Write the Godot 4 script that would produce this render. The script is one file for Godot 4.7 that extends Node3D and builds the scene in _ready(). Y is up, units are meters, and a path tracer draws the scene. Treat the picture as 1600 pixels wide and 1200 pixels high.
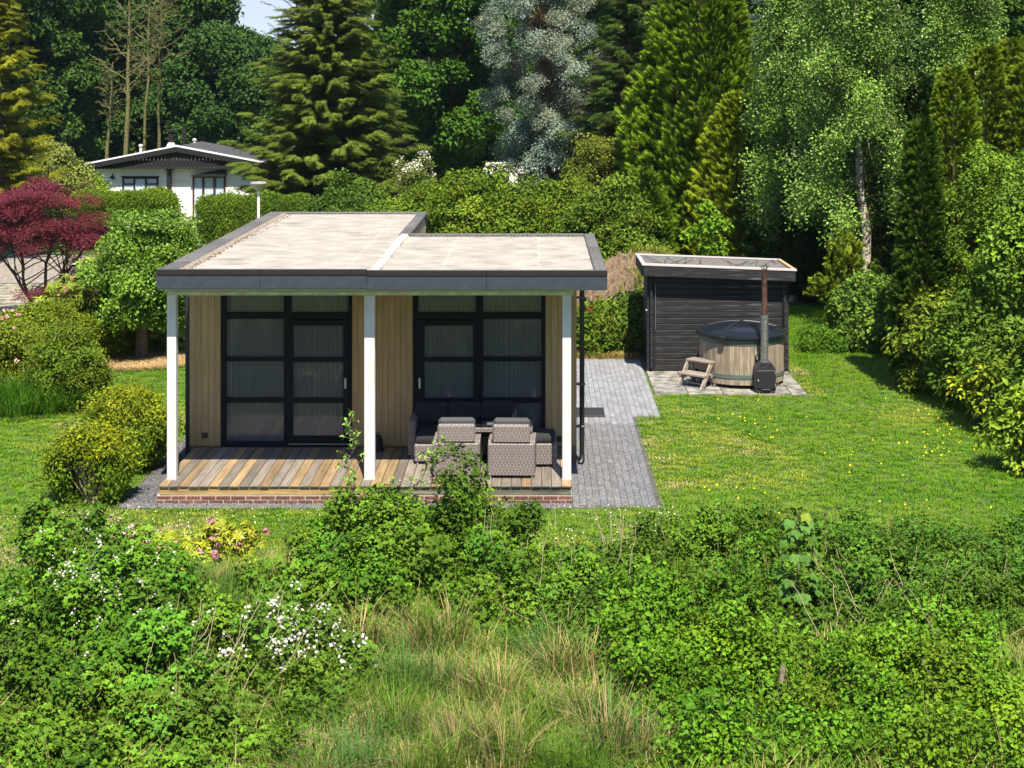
extends Node3D

const CAM_H := 6.44
const CAM_Z := 22.4

func _ready() -> void:
	rng.seed = 11
	# camera: level, 24 m in front of the chalet, lens shifted downwards
	var cam := Camera3D.new()
	cam.name = "camera"
	cam.projection = Camera3D.PROJECTION_FRUSTUM
	cam.near = 0.1
	cam.far = 900.0
	cam.size = 1200.0 / 2330.0 * 0.1
	cam.frustum_offset = Vector2(-40.0, -482.0) / 2330.0 * 0.1
	cam.position = Vector3(0, CAM_H, CAM_Z)
	add_child(cam)
	cam.current = true
	# sky
	var sm := ProceduralSkyMaterial.new()
	sm.sky_top_color = Color(0.36, 0.50, 0.74)
	sm.sky_horizon_color = Color(0.77, 0.815, 0.87)
	sm.sky_curve = 0.18
	sm.ground_bottom_color = Color(0.20, 0.26, 0.12)
	sm.ground_horizon_color = Color(0.55, 0.62, 0.60)
	sm.sky_cover = clouds()
	sm.sky_cover_modulate = Color(1, 1, 1, 0.8)
	var env := Environment.new()
	env.background_mode = Environment.BG_SKY
	env.sky = Sky.new()
	env.sky.sky_material = sm
	env.tonemap_mode = Environment.TONE_MAPPER_LINEAR
	env.tonemap_exposure = 2.2
	env.sdfgi_enabled = true
	env.ssao_enabled = true
	env.ssil_enabled = true
	env.background_energy_multiplier = 0.68
	env.fog_enabled = true
	env.fog_density = 0.0001
	env.fog_light_color = Color(0.72, 0.82, 0.93)
	var we := WorldEnvironment.new()
	we.name = "world"
	we.environment = env
	add_child(we)
	# sun: high, from the front and a little from the right
	var sun := DirectionalLight3D.new()
	sun.name = "sun"
	sun.light_energy = 1.6
	sun.light_color = Color(1.0, 0.955, 0.88)
	sun.light_angular_distance = 0.5
	sun.shadow_enabled = true
	add_child(sun)
	var el := deg_to_rad(60.0)
	var az := deg_to_rad(12.0)
	sun.look_at_from_position(Vector3.ZERO, Vector3(-sin(az) * cos(el), -sin(el), -cos(az) * cos(el)), Vector3.UP)

	build_ground()
	build_path()
	build_house()
	build_deck()
	build_furniture()
	build_shed()
	build_tub()
	build_neighbour()
	build_small_things()
	build_background()
	build_left_garden()
	build_right_garden()
	build_foreground()
	build_grass()

func clouds() -> ImageTexture:
	var n := noise(5, 0.011, 5)
	return picture(512, 256, func(x, y):
		var up: float = 1.0 - y / 128.0
		var k := clampf(n.get_noise_3d(cos(x / 512.0 * TAU) * 70.0, sin(x / 512.0 * TAU) * 70.0, y * 1.6) * 1.6 + 0.05, 0.0, 1.0) if up > 0.0 else 0.0
		return Color(k, k, k))

# ------------------------------------------------------------------ ground, road, path
func build_ground() -> void:
	var g := Geo.new()
	var n := 60
	for i in n:
		for j in n:
			var fx := func(k): return signf(k - n / 2.0) * pow(absf(k - n / 2.0) / (n / 2.0), 2.2) * 420.0
			var x0: float = fx.call(i); var x1: float = fx.call(i + 1)
			var z0: float = fx.call(j); var z1: float = fx.call(j + 1)
			g.quad(Vector3(x0, 0, z1), Vector3(x1, 0, z1), Vector3(x1, 0, z0), Vector3(x0, 0, z0))
	var m := mat(0.085, 0.15, 0.010, 0.95)
	var n1 := noise(31, 0.03, 4)
	var n2 := noise(32, 0.15, 3)
	m.albedo_texture = picture(512, 512, func(x, y):
		var k := n1.get_noise_2d(x, y) * 0.8 + n2.get_noise_2d(x, y) * 0.5
		return Color(clampf(0.80 + k * 0.5, 0, 1), clampf(0.82 + k * 0.25, 0, 1), clampf(0.7 + k * 0.6, 0, 1)))
	m.uv1_triplanar = true
	m.uv1_world_triplanar = true
	m.uv1_scale = Vector3(0.11, 0.11, 0.11)
	tag(part("ground", g, m, self), "green lawn ground stretching past the trees to the far fields", "ground", "", "structure")
	# soil under the rough growth in front
	g = Geo.new()
	var ed := []
	for i in 40:
		var x := -13.0 + i * 0.65
		ed.append(Vector2(x, 2.5 + sin(i * 1.3) * 0.25 + sin(i * 0.37) * 0.3))
	for i in 39:
		g.quad(Vector3(ed[i].x, 0.004, 12.5), Vector3(ed[i + 1].x, 0.004, 12.5), Vector3(ed[i + 1].x, 0.004, ed[i + 1].y), Vector3(ed[i].x, 0.004, ed[i].y))
	tag(part("rough_ground", g, rough_mat(0.10, 0.10, 0.035, 41, 0.03, 0.9, 0.3, 0.6), self), "rough straw-littered ground under the brambles in front of the lawn", "ground", "", "structure")
	# gravel road and yard on the left
	g = Geo.new()
	g.quad(Vector3(-60, 0.008, zd(46.2)), Vector3(-7.2, 0.008, zd(46.2)), Vector3(-7.2, 0.008, zd(53.5)), Vector3(-60, 0.008, zd(53.5)))
	tag(part("road", g, rough_mat(0.30, 0.265, 0.215, 43, 0.05, 0.35, 0.35, 0.35), self), "pale gravel road passing behind the red maple", "road", "", "structure")
	g = Geo.new()
	g.quad(Vector3(-40, 0.004, zd(36.5)), Vector3(-10.8, 0.004, zd(36.5)), Vector3(-9.5, 0.004, zd(46.1)), Vector3(-40, 0.004, zd(46.1)))
	tag(part("gravel_yard", g, rough_mat(0.29, 0.265, 0.19, 45, 0.03, 0.7, 0.35, 0.3), self), "sandy gravel verge with sparse grass left of the red maple", "gravel", "", "structure")
	# gravel strip round the deck
	g = Geo.new()
	g.quad(Vector3(-6.25, 0.006, 0.24), Vector3(0.52, 0.006, 0.24), Vector3(0.52, 0.006, -0.04), Vector3(-6.25, 0.006, -0.04))
	g.quad(Vector3(-6.25, 0.006, -0.04), Vector3(-5.66, 0.006, -0.04), Vector3(-5.66, 0.006, -9.2), Vector3(-6.25, 0.006, -9.2))
	var bed := part("gravel_strip", g, rough_mat(0.13, 0.13, 0.14, 47, 0.2, 0.6, 0.4, 2.0), self)
	tag(bed, "dark grey gravel strip along the front and left of the wooden deck", "gravel", "", "structure")
	rng.seed = 77
	var st := Geo.new()
	var ring := []
	for k in 5:
		ring.append(Vector3(cos(TAU * k / 5) * R(0.8, 1.1), R(-0.1, 0.15), sin(TAU * k / 5) * R(0.8, 1.1)))
	for k in 5:
		st.tri(ring[(k + 1) % 5], ring[k], Vector3(0.1, 0.62, 0)); st.tri(ring[k], ring[(k + 1) % 5], Vector3(0, -0.5, 0))
	var s := Spread.new()
	for i in 9000:
		var p := Vector3(R(-6.25, 0.5), 0.012, R(0.0, 0.24) + R(-0.02, 0.04)) if i < 5600 else Vector3(R(-6.27, -5.67), 0.012, R(-9.0, 0.1))
		var k := R(0.012, 0.022)
		var q := R(0.05, 0.17)
		s.put(Transform3D(basis_up((Vector3.UP + rand_dir() * 0.4).normalized(), R(0, TAU)).scaled(Vector3(k, k, k)), p), Color(q, q * 1.0, q * 1.04))
	many("pebbles", s, st.mesh(), tinted(0.8), bed)

func build_path() -> void:
	rng.seed = 5
	var path := thing("path", "grey brick paved path along the right side of the chalet to the shed", "path", Vector3(1.2, 0, -5), "", "structure")
	var g := Geo.new()
	g.box(Vector3(0.53, -0.1, -5.7), Vector3(1.86, 0.006, 0.22))
	g.box(Vector3(0.53, -0.1, -11.4), Vector3(2.32, 0.006, -5.7))
	part("sand_joints", g, rough_mat(0.10, 0.10, 0.095, 51, 0.1, 0.4, 0.3, 1.0), path)
	var pm := []
	for k in 5:
		var q: float = [0.16, 0.178, 0.19, 0.172, 0.205][k]
		pm.append(rough_mat(q * 0.97, q, q * 1.06, 53 + k, 0.06, 0.35, 0.22, 0.9, 0.85))
	var shapes := []
	for k in 3:
		var b := Geo.new()
		b.cbox(Vector3(-0.0505, -0.05, -0.1025), Vector3(0.0505, 0.024, 0.1025), 0.0045)
		shapes.append(b.mesh())
	var rest := Spread.new()
	var spots := []
	var row := 0
	var z := 0.22 - 0.1055
	while z > -11.3:
		var right := 1.86 if z > -5.7 else 2.32
		var nx := int((right - 0.53) / 0.1045)
		for c in nx:
			var off := 0.1055 if c % 2 else 0.0
			spots.append(Vector3(0.53 + 0.052 + c * 0.1045, R(-0.003, 0.003), z - off))
		z -= 0.211
		row += 1
	for i in spots.size():
		var p: Vector3 = spots[i]
		var worn := 0.15 + (0.35 if p.z < -0.6 and p.z > -3.2 and p.x < 1.3 else 0.0)
		var tilt := Basis(Vector3(R(-1, 1), 0, R(-1, 1)).normalized(), R(0, 0.012))
		if i < 300:
			put_mesh("paver", shapes[i % 3], pm[(0 if R(0, 1) < worn else rng.randi_range(1, 4))], path, true)
			var o: Node3D = path.get_child(path.get_child_count() - 1)
			o.transform = Transform3D(tilt, p - path.position)
		else:
			var q := R(0.16, 0.225)
			rest.put(Transform3D(tilt, p), Color(q * 0.97, q, q * 1.05))
	many("far_pavers", rest, shapes[0], tinted(0.85), path)
	# concrete slabs under the tub
	var pat := thing("patio", "pale concrete slab patio in front of the black log cabin", "patio", Vector3(3.9, 0, -8.6), "", "structure")
	var cols := [[2.36, 3.02], [3.03, 3.73], [3.74, 4.43], [4.44, 5.10], [5.11, 5.42]]
	var dm := [rough_mat(0.264, 0.260, 0.221, 61, 0.02, 0.5, 0.12, 0.5), rough_mat(0.232, 0.228, 0.209, 62, 0.02, 0.5, 0.12, 0.5), rough_mat(0.280, 0.272, 0.246, 63, 0.02, 0.5, 0.12, 0.5)]
	for i in cols.size():
		var far_b := Geo.new()
		far_b.cbox(Vector3(cols[i][0], -0.05, -9.95), Vector3(cols[i][1], 0.034 + R(-0.004, 0.004), -8.52), 0.006)
		part("concrete_slab", far_b, dm[i % 3], pat)
		var nb := Geo.new()
		nb.cbox(Vector3(cols[i][0] + 0.01, -0.05, -8.505), Vector3(cols[i][1] + 0.008, 0.03 + R(-0.004, 0.004), -7.62), 0.006)
		part("concrete_slab", nb, dm[(i + 1) % 3], pat)

# ------------------------------------------------------------------ chalet
func wx(px: float) -> float:
	return (px - 840.0) / 94.44
func wy(py: float) -> float:
	return 0.29 + (698.75 - py) / 94.44

func frame_bars(g: Geo, xs: Array, ys: Array, z0: float, z1: float) -> void:   # bars: [x0, x1, y0, y1] in photograph pixels of the wall plane
	for b in xs:
		g.cbox(Vector3(wx(b[0]), wy(b[3]), z0), Vector3(wx(b[1]), wy(b[2]), z1), 0.006)
	for b in ys:
		g.cbox(Vector3(wx(b[0]), wy(b[3]), z0 + 0.003), Vector3(wx(b[1]), wy(b[2]), z1 - 0.003), 0.006)

func build_house() -> void:
	rng.seed = 21
	var h := thing("chalet", "low wooden chalet with flat pale roof, grey fascia and white veranda posts", "house", Vector3(-2.5, 0, -4))
	var tan_m := []
	for k in 4:
		var q: float = [1.0, 0.95, 1.04, 0.98][k]
		tan_m.append(wood(0.40 * q, 0.285 * q, 0.135 * q, 71 + k, 0.13, Vector3(1.6, 0.3, 1.6)))
	var black := mat(0.012, 0.013, 0.015, 0.55)
	var anth := mat(0.009, 0.0105, 0.013, 0.6)
	anth.metallic_specular = 0.25
	var white := rough_mat(0.84, 0.84, 0.82, 75, 0.02, 0.06, 0.02, 0.5, 0.5)
	var zf := zd(24.67)
	# walls: backing with cladding boards
	var wl := -5.76
	var wr := 0.646
	var g := Geo.new()
	for seg in [[wl, wx(345)], [wx(550), wx(645)], [wx(852), wr]]:
		g.box(Vector3(seg[0], 0.16, zf - 0.14), Vector3(seg[1], 3.24, zf - 0.025))
	g.box(Vector3(wx(345), 0.16, zf - 0.14), Vector3(wx(550), 0.29, zf - 0.025))
	g.box(Vector3(wx(645), 0.16, zf - 0.14), Vector3(wx(852), 0.29, zf - 0.025))
	var wall := part("front_wall", g, mat(0.16, 0.12, 0.06, 0.9), h)
	for seg in [[wl, wx(345), 5], [wx(550), wx(645), 10], [wx(852), wr, 5]]:
		var w: float = (seg[1] - seg[0]) / seg[2]
		for i in seg[2]:
			var b := Geo.new()
			b.cbox(Vector3(seg[0] + w * i + 0.0012, 0.31, zf - 0.026), Vector3(seg[0] + w * (i + 1) - 0.0012, 3.235, zf + R(-0.001, 0.001)), 0.004)
			part("cladding_board", b, tan_m[rng.randi() % 4], wall)
	g = Geo.new()   # side and rear walls, inner floor and ceiling
	g.box(Vector3(wl, 0.16, -9.0), Vector3(wl + 0.15, 3.24, zf - 0.142))
	g.box(Vector3(wr - 0.15, 0.16, -4.75), Vector3(wr, 3.24, zf - 0.142))
	g.box(Vector3(-2.36, 0.16, -4.9), Vector3(wr, 3.24, -4.752))
	g.box(Vector3(-2.5, 0.16, -9.0), Vector3(-2.362, 3.44, -4.9))
	g.box(Vector3(wl, 0.16, -9.15), Vector3(-2.362, 3.24, -9.002))
	part("side_wall", g, wood(0.50, 0.42, 0.24, 76, 0.35, Vector3(1.6, 0.3, 1.6)), h)
	g = Geo.new()
	g.box(Vector3(wl + 0.152, 0.2, -4.75), Vector3(wr - 0.152, 0.285, zf - 0.145))
	g.box(Vector3(wl + 0.152, 0.2, -9.0), Vector3(-2.502, 0.285, -4.752))
	part("inner_floor", g, mat(0.16, 0.11, 0.07, 0.6), h)
	g = Geo.new()
	g.box(Vector3(wr - 0.148, 0.0, zf - 0.12), Vector3(wr + 0.004, 0.16, zf - 0.03))
	g.box(Vector3(wl, 0.0, -9.0), Vector3(wr, 0.155, zf - 0.15))
	part("plinth", g, rough_mat(0.16, 0.14, 0.125, 77, 0.05, 0.3, 0.2, 0.8), h)
	# window fronts
	var glass := StandardMaterial3D.new()
	glass.albedo_color = Color(0.85, 0.9, 0.9, 0.10)
	glass.transparency = BaseMaterial3D.TRANSPARENCY_ALPHA
	glass.roughness = 0.02
	glass.metallic_specular = 0.5
	for side in 2:
		var o := Node3D.new()
		o.name = "window_front"
		h.add_child(o, true)
		var x0 := 345.0; var x1 := 550.0
		var m0 := 443.5; var m1 := 454.5
		if side == 1:
			x0 = 645.0; x1 = 852.0; m0 = 743.5; m1 = 754.5
		g = Geo.new()
		frame_bars(g, [[x0, x0 + 8.0, 438.0, 698.5], [x1 - 6.0, x1, 438.0, 698.5], [m0, m1, 438.0, 698.5]], [[x0 + 7.9, m0 + 0.1, 488.0, 498.5], [m1 - 0.1, x1 - 5.9, 488.0, 498.5], [x0 + 7.9, x1 - 5.9, 430.0, 439.0], [x0 + 7.9, x1 - 5.9, 690.0, 698.5]], zf - 0.10, zf + 0.012)
		part("frame", g, anth, o)
		# fixed leaf and sliding leaf
		var fx0 := x0 + 8.0 if side == 0 else m1
		var fx1 := m0 if side == 0 else x1 - 6.0
		var sx0 := m1 - 3.0 if side == 0 else x0 + 5.0
		var sx1 := x1 - 4.0 if side == 0 else m0 + 3.0
		g = Geo.new()
		frame_bars(g, [], [[fx0, fx1, 557.5, 564.5]], zf - 0.075, zf + 0.002)
		part("glazing_bar", g, anth, o)
		g = Geo.new()
		frame_bars(g, [], [[fx0, fx1, 621.5, 629.5]], zf - 0.075, zf + 0.002)
		part("glazing_bar", g, anth, o)
		var sash := Geo.new()
		frame_bars(sash, [[sx0, sx0 + 7.0, 500.0, 692.0], [sx1 - 9.5, sx1, 500.0, 692.0]] if side == 0 else [[sx0, sx0 + 13.5, 500.0, 692.0], [sx1 - 7.0, sx1, 500.0, 692.0]], [[sx0 + 6.9, sx1 - 6.9, 500.0, 508.5], [sx0 + 6.9, sx1 - 6.9, 680.5, 691.0], [sx0 + 6.9, sx1 - 6.9, 557.5, 565.0], [sx0 + 6.9, sx1 - 6.9, 621.0, 629.0]], zf - 0.03, zf + 0.035)
		part("sliding_sash", sash, anth, o)
		var panes := []
		panes.append([x0 + 8, m0, 439, 488, zf - 0.045]); panes.append([m1, x1 - 6, 439, 488, zf - 0.045])
		for r in [[498.5, 557.5], [564.5, 621.5], [629.5, 690.0]]:
			panes.append([fx0, fx1, r[0], r[1], zf - 0.045])
		for r in [[508.5, 557.5], [565.0, 621.0], [629.0, 680.5]]:
			panes.append([sx0 + 6, sx1 - 6, r[0], r[1], zf + 0.002])
		for p in panes:
			var b := Geo.new()
			b.quad(Vector3(wx(p[0]), wy(p[3]), p[4]), Vector3(wx(p[1]), wy(p[3]), p[4]), Vector3(wx(p[1]), wy(p[2]), p[4]), Vector3(wx(p[0]), wy(p[2]), p[4]))
			part("pane", b, glass, o)
		var hx := wx(540.0) if side == 0 else wx(656.0)
		b_handle(o, hx, wy(606), wy(590), zf + 0.037)
		g = Geo.new()
		var t0 := sx0 if side == 0 else sx0 + 2.0
		g.cbox(Vector3(wx(t0), wy(693.6), zf + 0.013), Vector3(wx(sx1), wy(692.2), zf + 0.05), 0.004)
		part("threshold_rail", g, mat(0.6, 0.62, 0.63, 0.3, 0.9), o)
		# curtains hang on their own
		g = Geo.new()
		var cx0 := wx(x0 + 5.0)
		var cx1 := wx(x1 - 4.0)
		var prev := Vector3()
		var prevn := Vector3()
		var steps := 600
		for i in steps + 1:
			var f := float(i) / steps
			var ph := f * TAU * 30.0 + sin(f * 31.0) * 0.9 + sin(f * 12.0 + side) * 1.2
			var zz := zf - 0.30 + 0.07 * sin(ph) + 0.012 * sin(ph * 2.1)
			var p := Vector3(lerpf(cx0, cx1, f), 0.31, zz)
			if i > 0:
				g.quad(prev, p, p + Vector3.UP * 2.9, prev + Vector3.UP * 2.9)
			prev = p
		var cm := mat(0.06, 0.064, 0.055, 0.9)
		cm.backlight = Color(0.12, 0.12, 0.12)
		var c := part("curtain", g, cm, self)
		tag(c, ["long grey pleated curtain behind the left sliding window of the chalet", "long grey pleated curtain behind the right window, above the black sofa"][side], "curtain", "curtains in the chalet windows")
	# roof
	var zfr := zd(22.2)
	var s := 104.95
	var fl := (244.0 - 840.0) / s
	var fr := (949.0 - 840.0) / s
	var zr := -4.95
	var zl := -9.3
	g = Geo.new()
	g.box(Vector3(fl + 0.03, 3.255, zl + 0.02), Vector3(-2.42, 3.50, zfr - 0.05))
	g.box(Vector3(-2.418, 3.255, zr + 0.02), Vector3(fr - 0.03, 3.495, zfr - 0.05))
	var mm := mat(0.365, 0.350, 0.312, 0.8)
	var n1 := noise(81, 0.012, 4)
	var n2 := noise(82, 0.06, 4)
	var n3 := noise(83, 0.02, 3)
	mm.albedo_texture = picture(512, 512, func(x, y):
		var str: float = maxf(0.0, n2.get_noise_2d(x * 0.16 + n3.get_noise_2d(x, y) * 6.0, y * 1.1)) * maxf(0.0, n1.get_noise_2d(x * 1.2, y * 1.2) + 0.05) * 2.6
		var k: float = 0.9 + n3.get_noise_2d(x, y) * 0.10 - str * 0.36 + n2.get_noise_2d(x * 3.0, y * 3.0) * 0.05
		if posmod(x, 128) < 2 or absf(posmod(x, 128) - 1) < 3 and n2.get_noise_2d(y, x) > 0.1:
			k += 0.05
		return Color(clampf(k, 0, 1), clampf(k * 0.988, 0, 1), clampf(k * 0.968 - str * 0.04, 0, 1)))
	mm.uv1_triplanar = true
	mm.uv1_world_triplanar = true
	mm.uv1_scale = Vector3(0.17, 0.17, 0.17)
	var roof := part("roof", g, mm, h)
	# ridge strip between the two roof fields
	g = Geo.new()
	var rx := (577.0 - 840.0) / s + 0.08
	g.prism([Vector2(rx - 0.08, 3.49), Vector2(rx + 0.08, 3.485), Vector2(rx + 0.06, 3.545), Vector2(rx - 0.06, 3.55)], zr + 0.1, zfr - 0.05)
	part("ridge_strip", g, rough_mat(0.62, 0.58, 0.5, 84, 0.03, 0.25, 0.1, 0.6), roof)
	# dark parapet caps
	var capm := [rough_mat(0.125, 0.122, 0.115, 85, 0.06, 0.5, 0.3, 1.2), rough_mat(0.145, 0.14, 0.132, 86, 0.06, 0.5, 0.3, 1.2), rough_mat(0.105, 0.102, 0.098, 87, 0.06, 0.5, 0.3, 1.2)]
	var kk := 0
	for run in [[fl, fl + 0.3, zl, zfr - 0.03, 9], [fr - 0.19, fr, zr, zfr - 0.03, 5], [-2.54, -2.34, zl, zr + 0.02, 4]]:
		var dz: float = (run[3] - run[2]) / run[4]
		for i in run[4]:
			g = Geo.new()
			g.cbox(Vector3(run[0], 3.47, run[2] + dz * i + 0.014), Vector3(run[1], 3.548 + R(-0.004, 0.004), run[2] + dz * (i + 1) - 0.014), 0.018)
			part("parapet_cap", g, capm[kk % 3], roof)
			kk += 1
	g = Geo.new()
	g.cbox(Vector3(fl + 0.302, 3.47, zl), Vector3(-2.542, 3.545, zl + 0.13), 0.01)
	part("rear_edging", g, capm[1], roof)
	g = Geo.new()
	g.cbox(Vector3(-2.338, 3.47, zr), Vector3(fr - 0.192, 3.545, zr + 0.12), 0.01)
	part("rear_edging", g, capm[1], roof)
	g = Geo.new()   # fold of membrane inside the parapets
	g.prism([Vector2(fl + 0.30, 3.49), Vector2(fl + 0.42, 3.49), Vector2(fl + 0.30, 3.54)], zl + 0.14, zfr - 0.06)
	part("membrane_upstand", g, rough_mat(0.30, 0.25, 0.19, 88, 0.05, 0.6, 0.2, 1.0), roof)
	# dry leaves caught along the left parapet
	var sp := Spread.new()
	for i in 110:
		var zz := R(zl + 0.3, zfr - 0.3)
		sp.put(Transform3D(basis_up((Vector3.UP + rand_dir() * 0.6).normalized(), R(0, TAU)).scaled(Vector3.ONE * R(0.6, 1.4)), Vector3(fl + 0.40 + absf(rng.randfn(0, 0.03)) + (0.1 if zz < -5.0 else 0.0) * R(0, 1), 3.51, zz)), Color(R(0.1, 0.2), R(0.05, 0.1), R(0.02, 0.05)))
	var lf := Geo.new()
	add_leaf(lf, Vector3.ZERO, Vector3.FORWARD, Vector3.UP, 0.05, 0.035)
	many("dead_leaves", sp, lf.mesh(), tinted(0.9), h)
	# fascia boards and black edge
	var blue := rough_mat(0.042, 0.057, 0.075, 89, 0.03, 0.12, 0.03, 0.7, 0.5)
	var edge := mat(0.012, 0.011, 0.013, 0.5)
	var joints := [244.0, 406.0, 573.0, 760.0, 949.0]
	for i in 4:
		g = Geo.new()
		var dy := 0.0 if i < 2 else -0.014
		g.cbox(Vector3((joints[i] - 840.0) / s + (0.0015 if i else 0.0), 3.262 + dy, zfr - 0.03), Vector3((joints[i + 1] - 840.0) / s - 0.0015, 3.470 + dy, zfr), 0.004)
		part("fascia_board", g, blue, roof)
		g = Geo.new()
		g.cbox(Vector3((joints[i] - 840.0) / s - 0.006 * (1.0 if i == 0 else 0.0), 3.468 + dy, zfr - 0.045), Vector3((joints[i + 1] - 840.0) / s, 3.556 + dy, zfr + 0.012), 0.006)
		part("roof_trim", g, edge, roof)
	g = Geo.new()
	g.box(Vector3(fl, 3.262, zl), Vector3(fl + 0.028, 3.468, zfr - 0.032))
	g.box(Vector3(fr - 0.028, 3.255, zr), Vector3(fr, 3.46, zfr - 0.032))
	g.box(Vector3(fl + 0.03, 3.262, zl - 0.002), Vector3(-2.35, 3.468, zl + 0.018))
	g.box(Vector3(-2.34, 3.262, zr - 0.002), Vector3(fr - 0.03, 3.468, zr + 0.018))
	part("side_fascia", g, blue, roof)
	# veranda beam and posts; green grass bounce light is put into the beam colours
	var pz := zd(22.65)
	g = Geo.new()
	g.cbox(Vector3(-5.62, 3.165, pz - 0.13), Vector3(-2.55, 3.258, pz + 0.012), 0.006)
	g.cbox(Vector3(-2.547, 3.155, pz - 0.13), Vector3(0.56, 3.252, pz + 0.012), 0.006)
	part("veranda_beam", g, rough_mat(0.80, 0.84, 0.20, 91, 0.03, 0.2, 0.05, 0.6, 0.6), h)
	g = Geo.new()
	g.cbox(Vector3(-5.61, 3.104, pz - 0.128), Vector3(0.55, 3.163, pz + 0.022), 0.005)
	part("beam_batten", g, rough_mat(0.80, 0.85, 0.64, 92, 0.03, 0.15, 0.05, 0.6, 0.6), h)
	for p in [[-5.632, -5.492], [-2.635, -2.475], [0.376, 0.510]]:
		g = Geo.new()
		g.cbox(Vector3(p[0], 0.31, pz - 0.14), Vector3(p[1], 3.106, pz), 0.008)
		var post := part("post", g, white, h)
		g = Geo.new()
		g.cbox(Vector3(p[0] - 0.01, 0.288, pz - 0.15), Vector3(p[1] + 0.01, 0.312, pz + 0.01), 0.004)
		part("post_foot", g, mat(0.35, 0.34, 0.32, 0.6), post)
	# soffit over the veranda
	g = Geo.new()
	g.box(Vector3(fl + 0.03, 3.236, zf + 0.01), Vector3(fr - 0.03, 3.253, zfr - 0.034))
	part("soffit", g, mat(0.45, 0.44, 0.40, 0.7), h)
	# drainpipes and corner strips
	g = Geo.new()
	g.cbox(Vector3(-5.832, 0.12, zf - 0.08), Vector3(-5.762, 3.25, zf - 0.01), 0.01)
	part("corner_strip", g, black, h)
	g = Geo.new()
	g.tube([Vector3(0.735, 3.25, zf - 0.02), Vector3(0.735, 0.12, zf - 0.02)], [0.042, 0.042], 12)
	g.tube([Vector3(0.735, 0.16, zf - 0.02), Vector3(0.735, 0.08, zf - 0.0), Vector3(0.70, 0.03, zf + 0.05)], [0.046, 0.046, 0.046], 12)
	var dp := part("drainpipe", g, mat(0.012, 0.012, 0.014, 0.4), h)
	for yy in [2.75, 1.32, 0.62]:
		g = Geo.new()
		g.cbox(Vector3(0.645, yy, zf - 0.07), Vector3(0.79, yy + 0.03, zf + 0.03), 0.006)
		g.cbox(Vector3(0.672, yy + 0.006, zf + 0.028), Vector3(0.684, yy + 0.022, zf + 0.036), 0.003)
		part("pipe_bracket", g, mat(0.1, 0.1, 0.1, 0.4, 0.5), dp)
	# black outdoor sockets
	for p in [Vector3(wx(320.5), wy(679.5), zf), Vector3(wx(874.0), wy(685.0), zf)]:
		g = Geo.new()
		g.cbox(p + Vector3(-0.042, -0.042, 0.0), p + Vector3(0.042, 0.042, 0.045), 0.008)
		g.cbox(p + Vector3(-0.03, -0.03, 0.044), p + Vector3(0.03, 0.02, 0.055), 0.006)
		part("wall_socket", g, mat(0.02, 0.02, 0.02, 0.4), h)

func b_handle(o: Node3D, x: float, y0: float, y1: float, z: float) -> void:
	var g := Geo.new()
	g.cbox(Vector3(x - 0.018, y0, z), Vector3(x + 0.018, y1, z + 0.012), 0.004)
	g.cbox(Vector3(x - 0.009, y0 + 0.015, z + 0.011), Vector3(x + 0.009, y1 - 0.015, z + 0.04), 0.005)
	part("handle", g, mat(0.62, 0.62, 0.60, 0.35, 0.7), o)

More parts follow.
